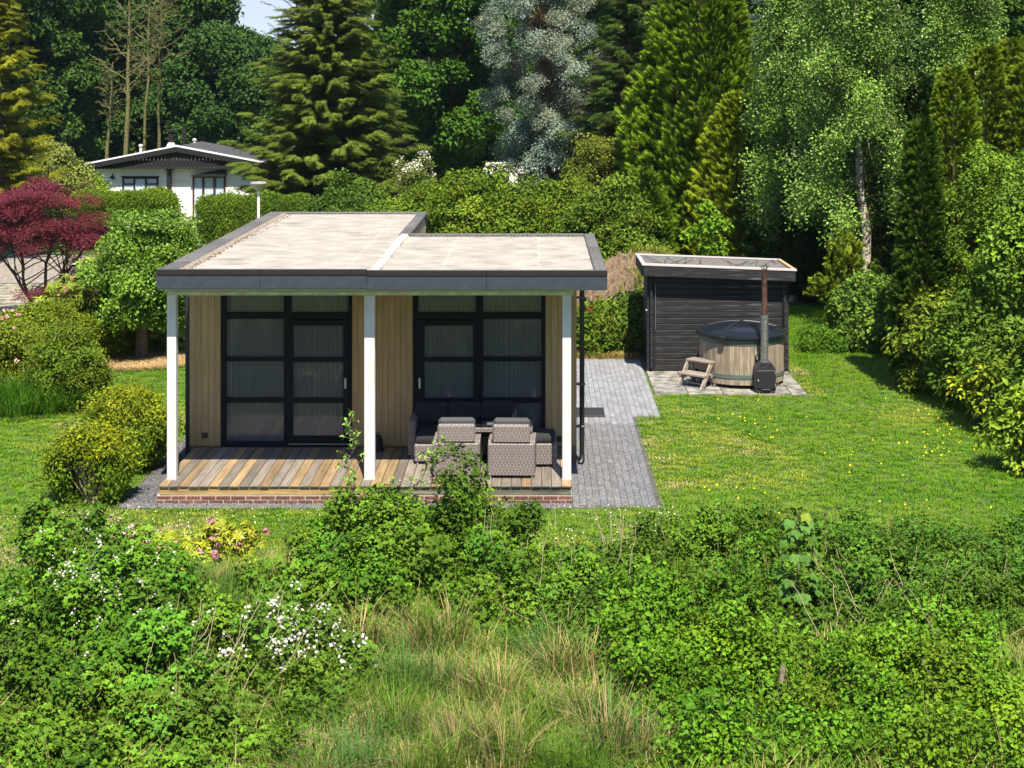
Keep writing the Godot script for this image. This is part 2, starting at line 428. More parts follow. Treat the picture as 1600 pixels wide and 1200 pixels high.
# ------------------------------------------------------------------ deck
func build_deck() -> void:
	rng.seed = 33
	var d := thing("deck", "low wooden deck of brown and grey boards on a red brick plinth", "deck", Vector3(-2.6, 0, -1.1))
	var browns := []
	var greys := []
	for k in 4:
		var q: float = [1.0, 0.86, 1.15, 0.75][k]
		browns.append(wood(0.315 * q, 0.228 * q, 0.13 * q, 101 + k, 0.5, Vector3(2.6, 2.6, 0.35)))
		greys.append(wood(0.215 * q, 0.195 * q, 0.172 * q, 106 + k, 0.5, Vector3(2.6, 2.6, 0.35)))
	for m in browns + greys:
		m.albedo_texture = grain_tex(130, 0.28)
	var pat := "bgbggbgbggbggbgbbgbbgbbgbggbgbggbgggbgggbg"
	var w := 6.2 / 41.0
	for i in 41:
		var g := Geo.new()
		var x0 := -5.69 + w * i
		g.cbox(Vector3(x0 + 0.004, 0.262, -2.268), Vector3(x0 + w - 0.004, 0.29 + R(-0.0015, 0.0015), 0.03 + R(-0.006, 0.006)), 0.005)
		var set_: Array = browns if pat[i] == "b" else greys
		if i > 22 and R(0, 1) < 0.4:
			set_ = greys
		part("deck_board", g, set_[rng.randi() % 4], d)
	var g2 := Geo.new()
	g2.cbox(Vector3(-5.68, 0.135, -0.03), Vector3(-2.62, 0.258, 0.0), 0.004)
	part("fascia_board", g2, wood_x(0.44, 0.315, 0.135, 112, 0.3), d)
	g2 = Geo.new()
	g2.cbox(Vector3(-2.616, 0.135, -0.03), Vector3(0.505, 0.258, 0.0), 0.004)
	part("fascia_board", g2, wood_x(0.205, 0.20, 0.15, 113, 0.5), d)
	g2 = Geo.new()
	g2.box(Vector3(-5.66, 0.02, -2.1), Vector3(0.48, 0.26, -0.032))
	part("joists", g2, mat(0.08, 0.05, 0.03, 0.9), d)
	# brick plinth
	g2 = Geo.new()
	g2.box(Vector3(-5.72, 0.0, -0.10), Vector3(0.515, 0.132, 0.006))
	g2.box(Vector3(-5.72, 0.0, -2.2), Vector3(-5.66, 0.132, -0.102))
	g2.box(Vector3(0.482, 0.0, -2.2), Vector3(0.515, 0.132, -0.102))
	var pl := part("brick_plinth", g2, rough_mat(0.55, 0.52, 0.47, 114, 0.1, 0.25, 0.2, 1.5), d)
	var bm := []
	for k in 4:
		var q: float = [1.0, 0.82, 1.15, 0.92][k]
		bm.append(rough_mat(0.19 * q, 0.078 * q, 0.055 * q, 115 + k, 0.08, 0.5, 0.25, 1.4))
	var bl := 0.2235
	for r in 2:
		for i in 29:
			var x0 := -5.72 + bl * i - (0.11 if r == 0 else 0.0)
			var x1 := minf(x0 + bl - 0.012, 0.513)
			x0 = maxf(x0, -5.718)
			if x1 - x0 < 0.03:
				continue
			var b := Geo.new()
			b.cbox(Vector3(x0, 0.012 + r * 0.061, -0.06), Vector3(x1, 0.062 + r * 0.061, 0.011 + R(-0.002, 0.002)), 0.004)
			part("brick", b, bm[rng.randi() % 4], pl)

# ------------------------------------------------------------------ helpers
class Geo:
	var v := PackedVector3Array()
	var n := PackedVector3Array()
	var c := PackedColorArray()
	var u := PackedVector2Array()
	var col := Color.WHITE
	func tri(a: Vector3, b: Vector3, d: Vector3, na := Vector3.ZERO, nb := Vector3.ZERO, nd := Vector3.ZERO, ua := Vector2.ZERO, ub := Vector2.ZERO, ud := Vector2.ZERO) -> void:
		if na == Vector3.ZERO:
			var f := (b - a).cross(d - a)
			if f.length_squared() < 1e-16:
				return
			na = f.normalized(); nb = na; nd = na
		v.append(a); v.append(d); v.append(b)
		n.append(na); n.append(nd); n.append(nb)
		u.append(ua); u.append(ud); u.append(ub)
		c.append(col); c.append(col); c.append(col)
	func quad(a: Vector3, b: Vector3, d: Vector3, e: Vector3) -> void:   # counter-clockwise seen from the front; uv in metres
		var w := (b - a).length()
		var h := (e - a).length()
		tri(a, b, d, Vector3.ZERO, Vector3.ZERO, Vector3.ZERO, Vector2(0, 0), Vector2(w, 0), Vector2(w, h))
		tri(a, d, e, Vector3.ZERO, Vector3.ZERO, Vector3.ZERO, Vector2(0, 0), Vector2(w, h), Vector2(0, h))
	func box(lo: Vector3, hi: Vector3, t := Transform3D()) -> void:
		var p := []
		for i in 8:
			p.append(t * Vector3(hi.x if i & 1 else lo.x, hi.y if i & 2 else lo.y, hi.z if i & 4 else lo.z))
		quad(p[4], p[5], p[7], p[6]); quad(p[1], p[0], p[2], p[3])
		quad(p[5], p[1], p[3], p[7]); quad(p[0], p[4], p[6], p[2])
		quad(p[6], p[7], p[3], p[2]); quad(p[0], p[1], p[5], p[4])
	func cbox(lo: Vector3, hi: Vector3, r: float, t := Transform3D()) -> void:   # box with chamfered edges
		var ctr := (lo + hi) / 2.0
		var h := (hi - lo) / 2.0
		r = minf(r, minf(h.x, minf(h.y, h.z)) * 0.9)
		var P = func(s: Vector3, axis: int) -> Vector3:
			var q := Vector3((h.x - (0.0 if axis == 0 else r)) * s.x, (h.y - (0.0 if axis == 1 else r)) * s.y, (h.z - (0.0 if axis == 2 else r)) * s.z)
			return t * (ctr + q)
		for axis in 3:
			var a1 := (axis + 1) % 3
			var a2 := (axis + 2) % 3
			for sg in [1.0, -1.0]:
				var cs := []
				for k in [[-1.0, -1.0], [1.0, -1.0], [1.0, 1.0], [-1.0, 1.0]]:
					var s := Vector3()
					s[axis] = sg; s[a1] = k[0] * sg; s[a2] = k[1]
					cs.append(P.call(s, axis))
				quad(cs[0], cs[1], cs[2], cs[3])
			# edges parallel to this axis
			for k in [[1.0, 1.0], [-1.0, 1.0], [-1.0, -1.0], [1.0, -1.0]]:
				var s0 := Vector3(); var s1 := Vector3()
				s0[axis] = -1.0; s1[axis] = 1.0
				s0[a1] = k[0]; s0[a2] = k[1]; s1[a1] = k[0]; s1[a2] = k[1]
				var q0: Vector3 = P.call(s0, a1); var q1: Vector3 = P.call(s1, a1)
				var w0: Vector3 = P.call(s0, a2); var w1: Vector3 = P.call(s1, a2)
				if k[0] * k[1] > 0.0:
					quad(q1, q0, w0, w1) if false else quad(q0, w0, w1, q1) if _out(q0, w0, w1, t * ctr) else quad(q1, w1, w0, q0)
				else:
					quad(q0, w0, w1, q1) if _out(q0, w0, w1, t * ctr) else quad(q1, w1, w0, q0)
		for i in 8:
			var s := Vector3(1.0 if i & 1 else -1.0, 1.0 if i & 2 else -1.0, 1.0 if i & 4 else -1.0)
			var a: Vector3 = P.call(s, 0); var b: Vector3 = P.call(s, 1); var d: Vector3 = P.call(s, 2)
			if _out(a, b, d, t * ctr):
				tri(a, b, d)
			else:
				tri(a, d, b)
	func _out(a: Vector3, b: Vector3, d: Vector3, ctr: Vector3) -> bool:
		return (b - a).cross(d - a).dot(a - ctr) > 0.0
	func tube(pts: Array, rad: Array, sides := 8, cap := true) -> void:
		var rings := []
		var norms := []
		var dir := Vector3.UP
		var side := Vector3.RIGHT
		for i in pts.size():
			var p: Vector3 = pts[i]
			if i == 0:
				dir = ((pts[1] as Vector3) - p).normalized()
			elif i == pts.size() - 1:
				dir = (p - (pts[i - 1] as Vector3)).normalized()
			else:
				dir = ((pts[i + 1] as Vector3) - (pts[i - 1] as Vector3)).normalized()
			if i == 0:
				side = dir.cross(Vector3(0.31, 0.2, 0.93)).normalized()
			else:
				side = (side - dir * side.dot(dir)).normalized()
			var up := dir.cross(side)
			var ring := []
			var nr := []
			for k in sides:
				var an := TAU * k / sides
				var o := side * cos(an) + up * sin(an)
				nr.append(o)
				ring.append(p + o * float(rad[i]))
			rings.append(ring); norms.append(nr)
		var along := 0.0
		for i in pts.size() - 1:
			var step := ((pts[i + 1] as Vector3) - (pts[i] as Vector3)).length()
			for k in sides:
				var k2 := (k + 1) % sides
				var ua := Vector2(float(k) / sides, along); var ub := Vector2(float(k + 1) / sides, along)
				var uc := Vector2(float(k + 1) / sides, along + step); var ud := Vector2(float(k) / sides, along + step)
				tri(rings[i][k], rings[i][k2], rings[i + 1][k2], norms[i][k], norms[i][k2], norms[i + 1][k2], ua, ub, uc)
				tri(rings[i][k], rings[i + 1][k2], rings[i + 1][k], norms[i][k], norms[i + 1][k2], norms[i + 1][k], ua, uc, ud)
			along += step
		if cap:
			var e := pts.size() - 1
			for k in sides:
				var k2 := (k + 1) % sides
				tri(pts[0], rings[0][k2], rings[0][k])
				tri(pts[e], rings[e][k], rings[e][k2])
	func lathe(prof: Array, segs := 32, ctr := Vector3.ZERO, smooth := true) -> void:   # prof: Vector2(radius, height), bottom to top
		for i in prof.size() - 1:
			var a: Vector2 = prof[i]
			var b: Vector2 = prof[i + 1]
			var t := b - a
			var nn := Vector2(t.y, -t.x).normalized()
			for k in segs:
				var a0 := TAU * k / segs
				var a1 := TAU * (k + 1) / segs
				var d0 := Vector3(cos(a0), 0, -sin(a0))
				var d1 := Vector3(cos(a1), 0, -sin(a1))
				var p00 := ctr + d0 * a.x + Vector3.UP * a.y
				var p10 := ctr + d1 * a.x + Vector3.UP * a.y
				var p11 := ctr + d1 * b.x + Vector3.UP * b.y
				var p01 := ctr + d0 * b.x + Vector3.UP * b.y
				var n0 := d0 * nn.x + Vector3.UP * nn.y
				var n1 := d1 * nn.x + Vector3.UP * nn.y
				if not smooth:
					n0 = (n0 + n1).normalized(); n1 = n0
				if a.x > 1e-5:
					tri(p00, p10, p11, n0, n1, n1)
				if b.x > 1e-5:
					tri(p00, p11, p01, n0, n1, n0)
	func prism(poly: Array, z0: float, z1: float, t := Transform3D()) -> void:   # poly: Vector2 counter-clockwise, extruded along z
		var pk := PackedVector2Array(poly)
		var idx := Geometry2D.triangulate_polygon(pk)
		for i in range(0, idx.size(), 3):
			var a := pk[idx[i]]; var b := pk[idx[i + 1]]; var d := pk[idx[i + 2]]
			if (b - a).cross(d - a) < 0.0:
				var sw := b; b = d; d = sw
			tri(t * Vector3(a.x, a.y, z1), t * Vector3(b.x, b.y, z1), t * Vector3(d.x, d.y, z1))
			tri(t * Vector3(a.x, a.y, z0), t * Vector3(d.x, d.y, z0), t * Vector3(b.x, b.y, z0))
		for i in poly.size():
			var a: Vector2 = poly[i]
			var b: Vector2 = poly[(i + 1) % poly.size()]
			quad(t * Vector3(a.x, a.y, z1), t * Vector3(a.x, a.y, z0), t * Vector3(b.x, b.y, z0), t * Vector3(b.x, b.y, z1))
	func mesh() -> ArrayMesh:
		var m := ArrayMesh.new()
		var a := []
		a.resize(Mesh.ARRAY_MAX)
		a[Mesh.ARRAY_VERTEX] = v; a[Mesh.ARRAY_NORMAL] = n; a[Mesh.ARRAY_COLOR] = c; a[Mesh.ARRAY_TEX_UV] = u
		m.add_surface_from_arrays(Mesh.PRIMITIVE_TRIANGLES, a)
		return m

class Spread:   # copies to be laid out as one MultiMesh
	var t: Array[Transform3D] = []
	var c := PackedColorArray()
	func put(x: Transform3D, k: Color) -> void:
		t.append(x); c.append(k)

var rng := RandomNumberGenerator.new()
var mats := {}

func at(px: float, py: float, d: float) -> Vector3:   # a point measured in the photograph at a known distance
	return Vector3((px - 840.0) / 2330.0 * d, CAM_H - (py - 118.0) / 2330.0 * d, CAM_Z - d)
func gx(px: float, d: float) -> float:
	return (px - 840.0) / 2330.0 * d
func gy(py: float, d: float) -> float:
	return CAM_H - (py - 118.0) / 2330.0 * d
func zd(d: float) -> float:
	return CAM_Z - d
func base_at(px: float, d: float) -> Vector3:
	return Vector3(gx(px, d), 0, zd(d))
func R(a: float, b: float) -> float:
	return rng.randf_range(a, b)
func lin(r: float, g: float, b: float) -> Color:   # a linear base colour as the sRGB value that materials want
	return Color(r, g, b).linear_to_srgb()

func tag(o: Node, label := "", category := "", group := "", kind := "") -> Node:
	if label: o.set_meta("label", label)
	if category: o.set_meta("category", category)
	if group: o.set_meta("group", group)
	if kind: o.set_meta("kind", kind)
	return o

func thing(called: String, label: String, category: String, where := Vector3.ZERO, group := "", kind := "") -> Node3D:
	var o := Node3D.new()
	o.name = called
	o.position = where
	tag(o, label, category, group, kind)
	add_child(o, true)
	return o

func put_mesh(called: String, m: Mesh, mat: Material, parent: Node, local := false) -> MeshInstance3D:
	var o := MeshInstance3D.new()
	o.name = called
	o.mesh = m
	o.material_override = mat
	if parent != self and not local:
		var off := Vector3.ZERO
		var q: Node = parent
		while q != self and q is Node3D:
			off += (q as Node3D).position
			q = q.get_parent()
		o.position = -off
	parent.add_child(o, true)
	return o

func part(called: String, g: Geo, mat: Material, parent: Node, local := false) -> MeshInstance3D:   # shape given in world metres unless local
	return put_mesh(called, g.mesh(), mat, parent, local)

func many(called: String, s: Spread, m: Mesh, mat: Material, parent: Node) -> MultiMeshInstance3D:
	if s.t.is_empty():
		return null
	var mm := MultiMesh.new()
	mm.transform_format = MultiMesh.TRANSFORM_3D
	mm.use_colors = true
	mm.mesh = m
	mm.instance_count = s.t.size()
	for i in s.t.size():
		mm.set_instance_transform(i, s.t[i])
		var k := s.c[i]
		if k.g > k.r and k.g > k.b * 2.0:   # fresh spring leaves
			k = Color(k.r * 1.0, k.g * 1.04, k.b * 0.6)
		mm.set_instance_color(i, k)
	var o := MultiMeshInstance3D.new()
	o.name = called
	o.multimesh = mm
	o.material_override = mat
	o.set_meta("kind", "stuff")
	if parent != self:
		o.position = -(parent as Node3D).position
	parent.add_child(o, true)
	return o

# ------------------------------------------------------------------ materials
func mat(r: float, g: float, b: float, rough := 0.8, metal := 0.0) -> StandardMaterial3D:
	var m := StandardMaterial3D.new()
	m.albedo_color = lin(r, g, b)
	m.roughness = rough
	m.metallic = metal
	return m

func leaf_mat(rough := 0.5, thru := 0.5) -> StandardMaterial3D:
	var key := "leaf%s_%s" % [rough, thru]
	if not mats.has(key):
		var m := StandardMaterial3D.new()
		m.vertex_color_use_as_albedo = true
		m.roughness = rough
		m.metallic_specular = 0.4 if rough < 0.45 else 0.22
		m.backlight = Color(thru * 0.95, thru, thru * 0.35)
		m.cull_mode = BaseMaterial3D.CULL_DISABLED
		mats[key] = m
	return mats[key]

func tinted(rough := 0.85) -> StandardMaterial3D:
	var key := "tint%s" % rough
	if not mats.has(key):
		var m := StandardMaterial3D.new()
		m.vertex_color_use_as_albedo = true
		m.roughness = rough
		mats[key] = m
	return mats[key]

func picture(w: int, h: int, f: Callable) -> ImageTexture:
	var im := Image.create_empty(w, h, false, Image.FORMAT_RGB8)
	for y in h:
		for x in w:
			im.set_pixel(x, y, f.call(x, y))
	return ImageTexture.create_from_image(im)

func noise(seed_: int, freq: float, oct := 4) -> FastNoiseLite:
	var n := FastNoiseLite.new()
	n.seed = seed_
	n.frequency = freq
	n.fractal_octaves = oct
	return n

# grain runs along the picture's y axis
func grain_tex(seed_: int, deep: float, knots := 0.0) -> ImageTexture:
	var key := "grain%d_%s" % [seed_, deep]
	if not mats.has(key):
		var n1 := noise(seed_, 0.09, 3)
		var n2 := noise(seed_ + 1, 0.35, 2)
		var n3 := noise(seed_ + 2, 0.012, 3)
		mats[key] = picture(128, 256, func(x, y):
			var k: float = n1.get_noise_2d(x, y * 0.06) * 0.55 + n2.get_noise_2d(x * 1.3, y * 0.05) * 0.55 + n3.get_noise_2d(x, y) * 0.5
			var q := clampf(1.0 - deep * (0.42 - k), 0.05, 1.0)
			return Color(q, q * 0.985, q * 0.96))
	return mats[key]

func grain_x_tex(seed_: int, deep: float) -> ImageTexture:   # the same grain, running along the picture's x axis
	var key := "grainx%d_%s" % [seed_, deep]
	if not mats.has(key):
		var im := grain_tex(seed_, deep).get_image()
		im.rotate_90(CLOCKWISE)
		mats[key] = ImageTexture.create_from_image(im)
	return mats[key]

func wood_x(r: float, g: float, b: float, seed_: int, deep := 0.4, scale := Vector3(0.4, 2.2, 2.2), rough := 0.75) -> StandardMaterial3D:
	var m := wood(r, g, b, 130, deep, scale, rough)
	m.albedo_texture = grain_x_tex(130, deep)
	m.uv1_offset = Vector3(seed_ * 0.37, seed_ * 0.19, seed_ * 0.23)
	return m

func blotch_tex(seed_: int, freq: float, deep: float, speck := 0.0) -> ImageTexture:
	var key := "blotch%d_%s_%s" % [seed_, freq, deep]
	if not mats.has(key):
		var n1 := noise(seed_, freq, 5)
		var r2 := RandomNumberGenerator.new()
		r2.seed = seed_ * 7 + 3
		mats[key] = picture(256, 256, func(x, y):
			var k := n1.get_noise_2d(x, y)
			var q := clampf(0.85 + k * deep + (r2.randf() - 0.5) * speck, 0.0, 1.0)
			return Color(q, q, q))
	return mats[key]

func wood(r: float, g: float, b: float, seed_: int, deep := 0.6, scale := Vector3(3, 0.5, 3), rough := 0.75) -> StandardMaterial3D:
	var m := mat(r, g, b, rough)
	m.albedo_texture = grain_tex(seed_, deep)
	m.uv1_triplanar = true
	m.uv1_scale = scale
	m.texture_filter = BaseMaterial3D.TEXTURE_FILTER_LINEAR_WITH_MIPMAPS_ANISOTROPIC
	return m

func rough_mat(r: float, g: float, b: float, seed_: int, freq: float, deep: float, speck: float, scale: float, rough := 0.9) -> StandardMaterial3D:
	var m := mat(r, g, b, rough)
	m.albedo_texture = blotch_tex(seed_, freq, deep, speck)
	m.uv1_triplanar = true
	m.uv1_world_triplanar = true
	m.uv1_scale = Vector3(scale, scale, scale)
	return m

# ------------------------------------------------------------------ leaves
func add_leaf(g: Geo, p: Vector3, dir: Vector3, nrm: Vector3, l: float, w: float, fold := 0.25, droop := 0.2) -> void:
	var side := dir.cross(nrm).normalized()
	nrm = side.cross(dir).normalized()
	var b := p
	var m1 := p + dir * l * 0.45 + nrm * l * 0.03
	var tip := p + dir * l - nrm * l * droop
	var e1 := p + dir * l * 0.42 + side * w * 0.5 + nrm * w * fold
	var e2 := p + dir * l * 0.42 - side * w * 0.5 + nrm * w * fold
	g.tri(b, m1, e1); g.tri(m1, tip, e1)
	g.tri(b, e2, m1); g.tri(m1, e2, tip)

func round_leaf(g: Geo, p: Vector3, dir: Vector3, nrm: Vector3, l: float, w: float, fold := 0.18, droop := 0.22) -> void:
	var side := dir.cross(nrm).normalized()
	nrm = side.cross(dir).normalized()
	var mid := p + dir * l * 0.5 + nrm * l * 0.02
	var tip := p + dir * l * 0.97 - nrm * l * droop
	for s in [1.0, -1.0]:
		var e1: Vector3 = p + dir * l * 0.24 + side * w * 0.43 * s + nrm * w * fold
		var e2: Vector3 = p + dir * l * 0.62 + side * w * 0.46 * s + nrm * (w * fold - l * droop * 0.25)
		if s > 0.0:
			g.tri(p, mid, e1); g.tri(e1, mid, e2); g.tri(mid, tip, e2)
		else:
			g.tri(p, e1, mid); g.tri(e1, e2, mid); g.tri(mid, e2, tip)

func rand_dir() -> Vector3:
	var z := R(-1, 1)
	var a := R(0, TAU)
	var s := sqrt(1.0 - z * z)
	return Vector3(s * cos(a), z, s * sin(a))

func shade(k: float, warm := 0.0) -> Color:
	return Color(k * (1.0 + warm), k, k * (1.0 - warm))

# a loose clump of single leaves round a few twigs; y is outwards
func clump(seed_: int, count: int, l: float, w: float, rad: float, upness := 0.5, flat := 0.6, rounded := false) -> ArrayMesh:
	rng.seed = seed_
	var g := Geo.new()
	for i in count:
		var p := rand_dir() * rad * pow(R(0, 1), 0.45)
		p.y *= flat
		var d := (rand_dir() + Vector3(p.x, p.y * 0.5, p.z) / rad * 0.9)
		d.y *= 0.55
		d = d.normalized()
		var nn := (rand_dir() * (1.0 - upness) + Vector3.UP * upness).normalized()
		if absf(nn.dot(d)) > 0.95:
			nn = d.cross(Vector3(0.3, 0.5, 0.8)).normalized()
		g.col = shade(R(0.68, 1.28), R(-0.08, 0.14))
		if R(0, 1) < 0.035:   # a withered leaf
			g.col = Color(R(1.6, 2.4), R(0.7, 0.95), 1.4)
		var k := R(0.7, 1.25)
		if rounded:
			round_leaf(g, p, d, nn, l * k, w * k)
		else:
			add_leaf(g, p, d, nn, l * k, w * k)
	return g.mesh()

# three-fingered bramble leaves
func bramble_clump(seed_: int, count: int, l: float, rad: float) -> ArrayMesh:
	rng.seed = seed_
	var g := Geo.new()
	for i in count:
		var p := rand_dir() * rad * pow(R(0, 1), 0.5)
		p.y *= 0.55
		var a := R(0, TAU)
		var d := Vector3(cos(a), R(-0.35, 0.25), sin(a)).normalized()
		var nn := (Vector3.UP + rand_dir() * 0.55).normalized()
		g.col = shade(R(0.65, 1.3), R(-0.06, 0.12))
		if R(0, 1) < 0.06:
			g.col = Color(R(1.6, 2.4), R(0.7, 0.95), 1.4)
		var k := R(0.7, 1.2) * l
		round_leaf(g, p, d, nn, k * 1.1, k * 0.72)
		for s in [-1.0, 1.0]:
			round_leaf(g, p, (d.rotated(nn, s * 1.15)).normalized(), nn, k * 0.9, k * 0.6)
	return g.mesh()

# whorls of long narrow leaves, as on rhododendron shoots
func whorl_clump(seed_: int, whorls: int, l: float, w: float, rad: float) -> ArrayMesh:
	rng.seed = seed_
	var g := Geo.new()
	for i in whorls:
		var p := rand_dir() * rad * pow(R(0, 1), 0.5)
		var up := (Vector3.UP + rand_dir() * 0.5).normalized()
		var s := up.cross(Vector3(0.3, 0.1, 0.9)).normalized()
		g.col = shade(R(0.7, 1.25), R(-0.05, 0.15))
		var c := g.col
		for k in 8:
			var d := s.rotated(up, TAU * k / 8.0 + R(-0.2, 0.2)) + up * R(-0.15, 0.45)
			g.col = c * R(0.85, 1.15)
			add_leaf(g, p, d.normalized(), up, l * R(0.75, 1.1), w, 0.15, 0.3)
	return g.mesh()

# flat, drooping spruce spray: y is up, the spray points along +z
func spruce_spray(seed_: int, l: float, n_side: int, needle: float) -> ArrayMesh:
	rng.seed = seed_
	var g := Geo.new()
	for i in n_side:
		var f := (i + 0.5) / n_side
		for s in [-1.0, 1.0]:
			var p := Vector3(0, -0.10 * l * f * f, l * f * 0.9)
			var d := Vector3(s * R(0.7, 1.0), R(-0.35, 0.18), R(0.55, 0.95)).normalized()
			var ln := l * (0.52 - 0.36 * f) * R(0.8, 1.2)
			g.col = shade(R(0.7, 1.2), R(-0.05, 0.1))
			add_leaf(g, p, d, Vector3(R(-.3, .3), 1, R(-.3, .3)).normalized(), ln, needle, 0.35, 0.25)
			add_leaf(g, p + d * ln * 0.3, (d + Vector3(-s * 0.5, R(-.2, .5), 0.6)).normalized(), Vector3(R(-.5, .5), 1, R(-.5, .5)).normalized(), ln * 0.6, needle * 0.9, 0.35, 0.2)
			g.col = shade(R(1.15, 1.7), 0.03)
			add_leaf(g, p + d * ln * 0.85, (d + Vector3(0, R(-.3, .4), 0.3)).normalized(), Vector3.UP, needle * 1.8, needle * 0.8, 0.2, 0.0)
	return g.mesh()

# thuja fan: a flat plume that stands on edge, pointing along +y and +z
func thuja_fan(seed_: int, l: float, blades: int, w: float) -> ArrayMesh:
	rng.seed = seed_
	var g := Geo.new()
	for k in 3:
		var tw := R(-0.6, 0.6) + (k - 1) * 0.8
		var b := Basis(Vector3.UP, tw)
		for i in blades:
			var f := (i + 0.3) / blades
			var s := 1.0 if i % 2 else -1.0
			var p := b * Vector3(0, l * f * 0.65, l * f * 0.25)
			var d := b * Vector3(s * R(0.15, 0.4), R(0.55, 0.9), s * R(0.2, 0.7) + 0.35).normalized()
			g.col = shade(R(0.65, 1.25) * (0.8 + 0.45 * f), R(-0.03, 0.1))
			add_leaf(g, p, d, (b * Vector3(1, R(-.4, .4), R(-.4, .4))).normalized(), l * R(0.3, 0.5) * (1.1 - 0.5 * f), w, 0.2, 0.1)
	return g.mesh()

func tuft(seed_: int, blades: int, h: float, w: float, rad: float, lean := 0.5) -> ArrayMesh:
	rng.seed = seed_
	var g := Geo.new()
	for i in blades:
		var a := R(0, TAU)
		var o := Vector3(cos(a), 0, sin(a))
		var p := o * rad * sqrt(R(0, 1))
		var d := Vector3(cos(a + R(-1, 1)), 0, sin(a + R(-1, 1)))
		var hh := h * R(0.55, 1.15)
		var ln := R(0.15, 1.0) * lean
		var s := d.cross(Vector3.UP) * w * 0.5
		var m := p + Vector3.UP * hh * 0.6 + d * hh * ln * 0.3
		var tip := p + Vector3.UP * hh * (1.0 - ln * 0.25) + d * hh * ln
		g.col = shade(R(0.7, 1.25), R(-0.06, 0.14))
		g.tri(p - s, p + s, m + s * 0.7); g.tri(p - s, m + s * 0.7, m - s * 0.7); g.tri(m - s * 0.7, m + s * 0.7, tip)
	return g.mesh()

func blossom(seed_: int, n_fl: int, r: float, spread: float, petals := 5) -> ArrayMesh:
	rng.seed = seed_
	var g := Geo.new()
	for i in n_fl:
		var up := (Vector3.UP * 0.9 + rand_dir() * 0.8).normalized()
		var p := rand_dir() * spread
		var s := up.cross(Vector3(0.2, 0.3, 0.93)).normalized()
		for k in petals:
			g.col = shade(R(0.8, 1.1))
			add_leaf(g, p, (s.rotated(up, TAU * k / petals) + up * 0.3).normalized(), up, r, r * 0.8, 0.1, 0.0)
	return g.mesh()

func basis_up(y: Vector3, spin: float) -> Basis:
	var x := y.cross(Vector3(0.37, 0.12, 0.92)).normalized()
	var z := x.cross(y).normalized()
	return Basis(x, y, z) * Basis(Vector3.UP, spin)

# clumps over an ellipsoid lobe
func lobe(s: Spread, ctr: Vector3, rad: Vector3, n: int, col: Color, vary: float, size := Vector2(0.8, 1.25), up := 0.6, lowest := 0.02) -> void:
	var lk := R(1.0 - vary * 0.7, 1.0 + vary * 0.7)
	var lw := R(-vary, vary) * 0.35
	for i in n:
		var d := rand_dir()
		var p := ctr + d * rad * (0.5 + 0.52 * pow(R(0, 1), 0.55))
		if p.y < lowest:
			continue
		var y := (d * (1.0 - up) + Vector3.UP * up + rand_dir() * 0.35).normalized()
		var k := R(size.x, size.y)
		var q := lk * R(1.0 - vary, 1.0 + vary)
		s.put(Transform3D(basis_up(y, R(0, TAU)).scaled(Vector3(k, k, k)), p), Color(col.r * q * (1.0 + lw), col.g * q, col.b * q * (1.0 - lw)))

func bend(a: Vector3, b: Vector3, k: int, wob: float) -> Array:
	var p := []
	for i in k + 1:
		var f := float(i) / k
		p.append(a.lerp(b, f) + (rand_dir() * wob * sin(PI * f) if i > 0 and i < k else Vector3.ZERO))
	return p

func taper(r0: float, r1: float, k: int) -> Array:
	var r := []
	for i in k + 1:
		r.append(lerpf(r0, r1, float(i) / k))
	return r

# ------------------------------------------------------------------ furniture
func wicker() -> StandardMaterial3D:
	if not mats.has("wicker"):
		var m := mat(0.34, 0.315, 0.305, 0.7)
		var n := 128
		var hs := []
		var r2 := RandomNumberGenerator.new()
		r2.seed = 9
		var tone := []
		for i in 64:
			tone.append(r2.randf_range(0.72, 1.0))
		var hgt := func(x: float, y: float) -> Array:
			var cx := fposmod(x / 32.0, 4.0)
			var cy := fposmod(y / 16.0, 8.0)
			var i := int(cx); var j := int(cy)
			var u := cx - i; var v := cy - j
			var over := (i + j) % 2 == 0
			var h: float
			if over:   # horizontal strand on top
				h = sin(PI * v) * 0.55 + sin(PI * u) * 0.45
			else:      # upright stake shows, strand dips behind
				h = sin(PI * u) * 0.35 * (1.0 if absf(u - 0.5) < 0.32 else 0.2) + 0.08
			return [h, float(tone[(j * 5 + (0 if over else i * 3 + 7)) % 64]), over]
		m.albedo_texture = picture(n, n, func(x, y):
			var q: Array = hgt.call(x, y)
			var k: float = clampf((0.68 + 0.34 * q[0]) * q[1], 0.0, 1.0)
			return Color(k, k * (0.98 if q[2] else 0.94), k * (1.0 if q[2] else 0.92)))
		var bump := Image.create_empty(n, n, false, Image.FORMAT_RGB8)
		for y in n:
			for x in n:
				var q: float = clampf(float(hgt.call(x, y)[0]), 0.0, 1.0)
				bump.set_pixel(x, y, Color(q, q, q))
		bump.bump_map_to_normal_map(3.0)
		m.normal_enabled = true
		m.normal_texture = ImageTexture.create_from_image(bump)
		m.normal_scale = 0.6
		m.uv1_scale = Vector3(1.0 / 0.105, 1.0 / 0.125, 1)
		m.texture_filter = BaseMaterial3D.TEXTURE_FILTER_LINEAR_WITH_MIPMAPS_ANISOTROPIC
		mats["wicker"] = m
	return mats["wicker"]

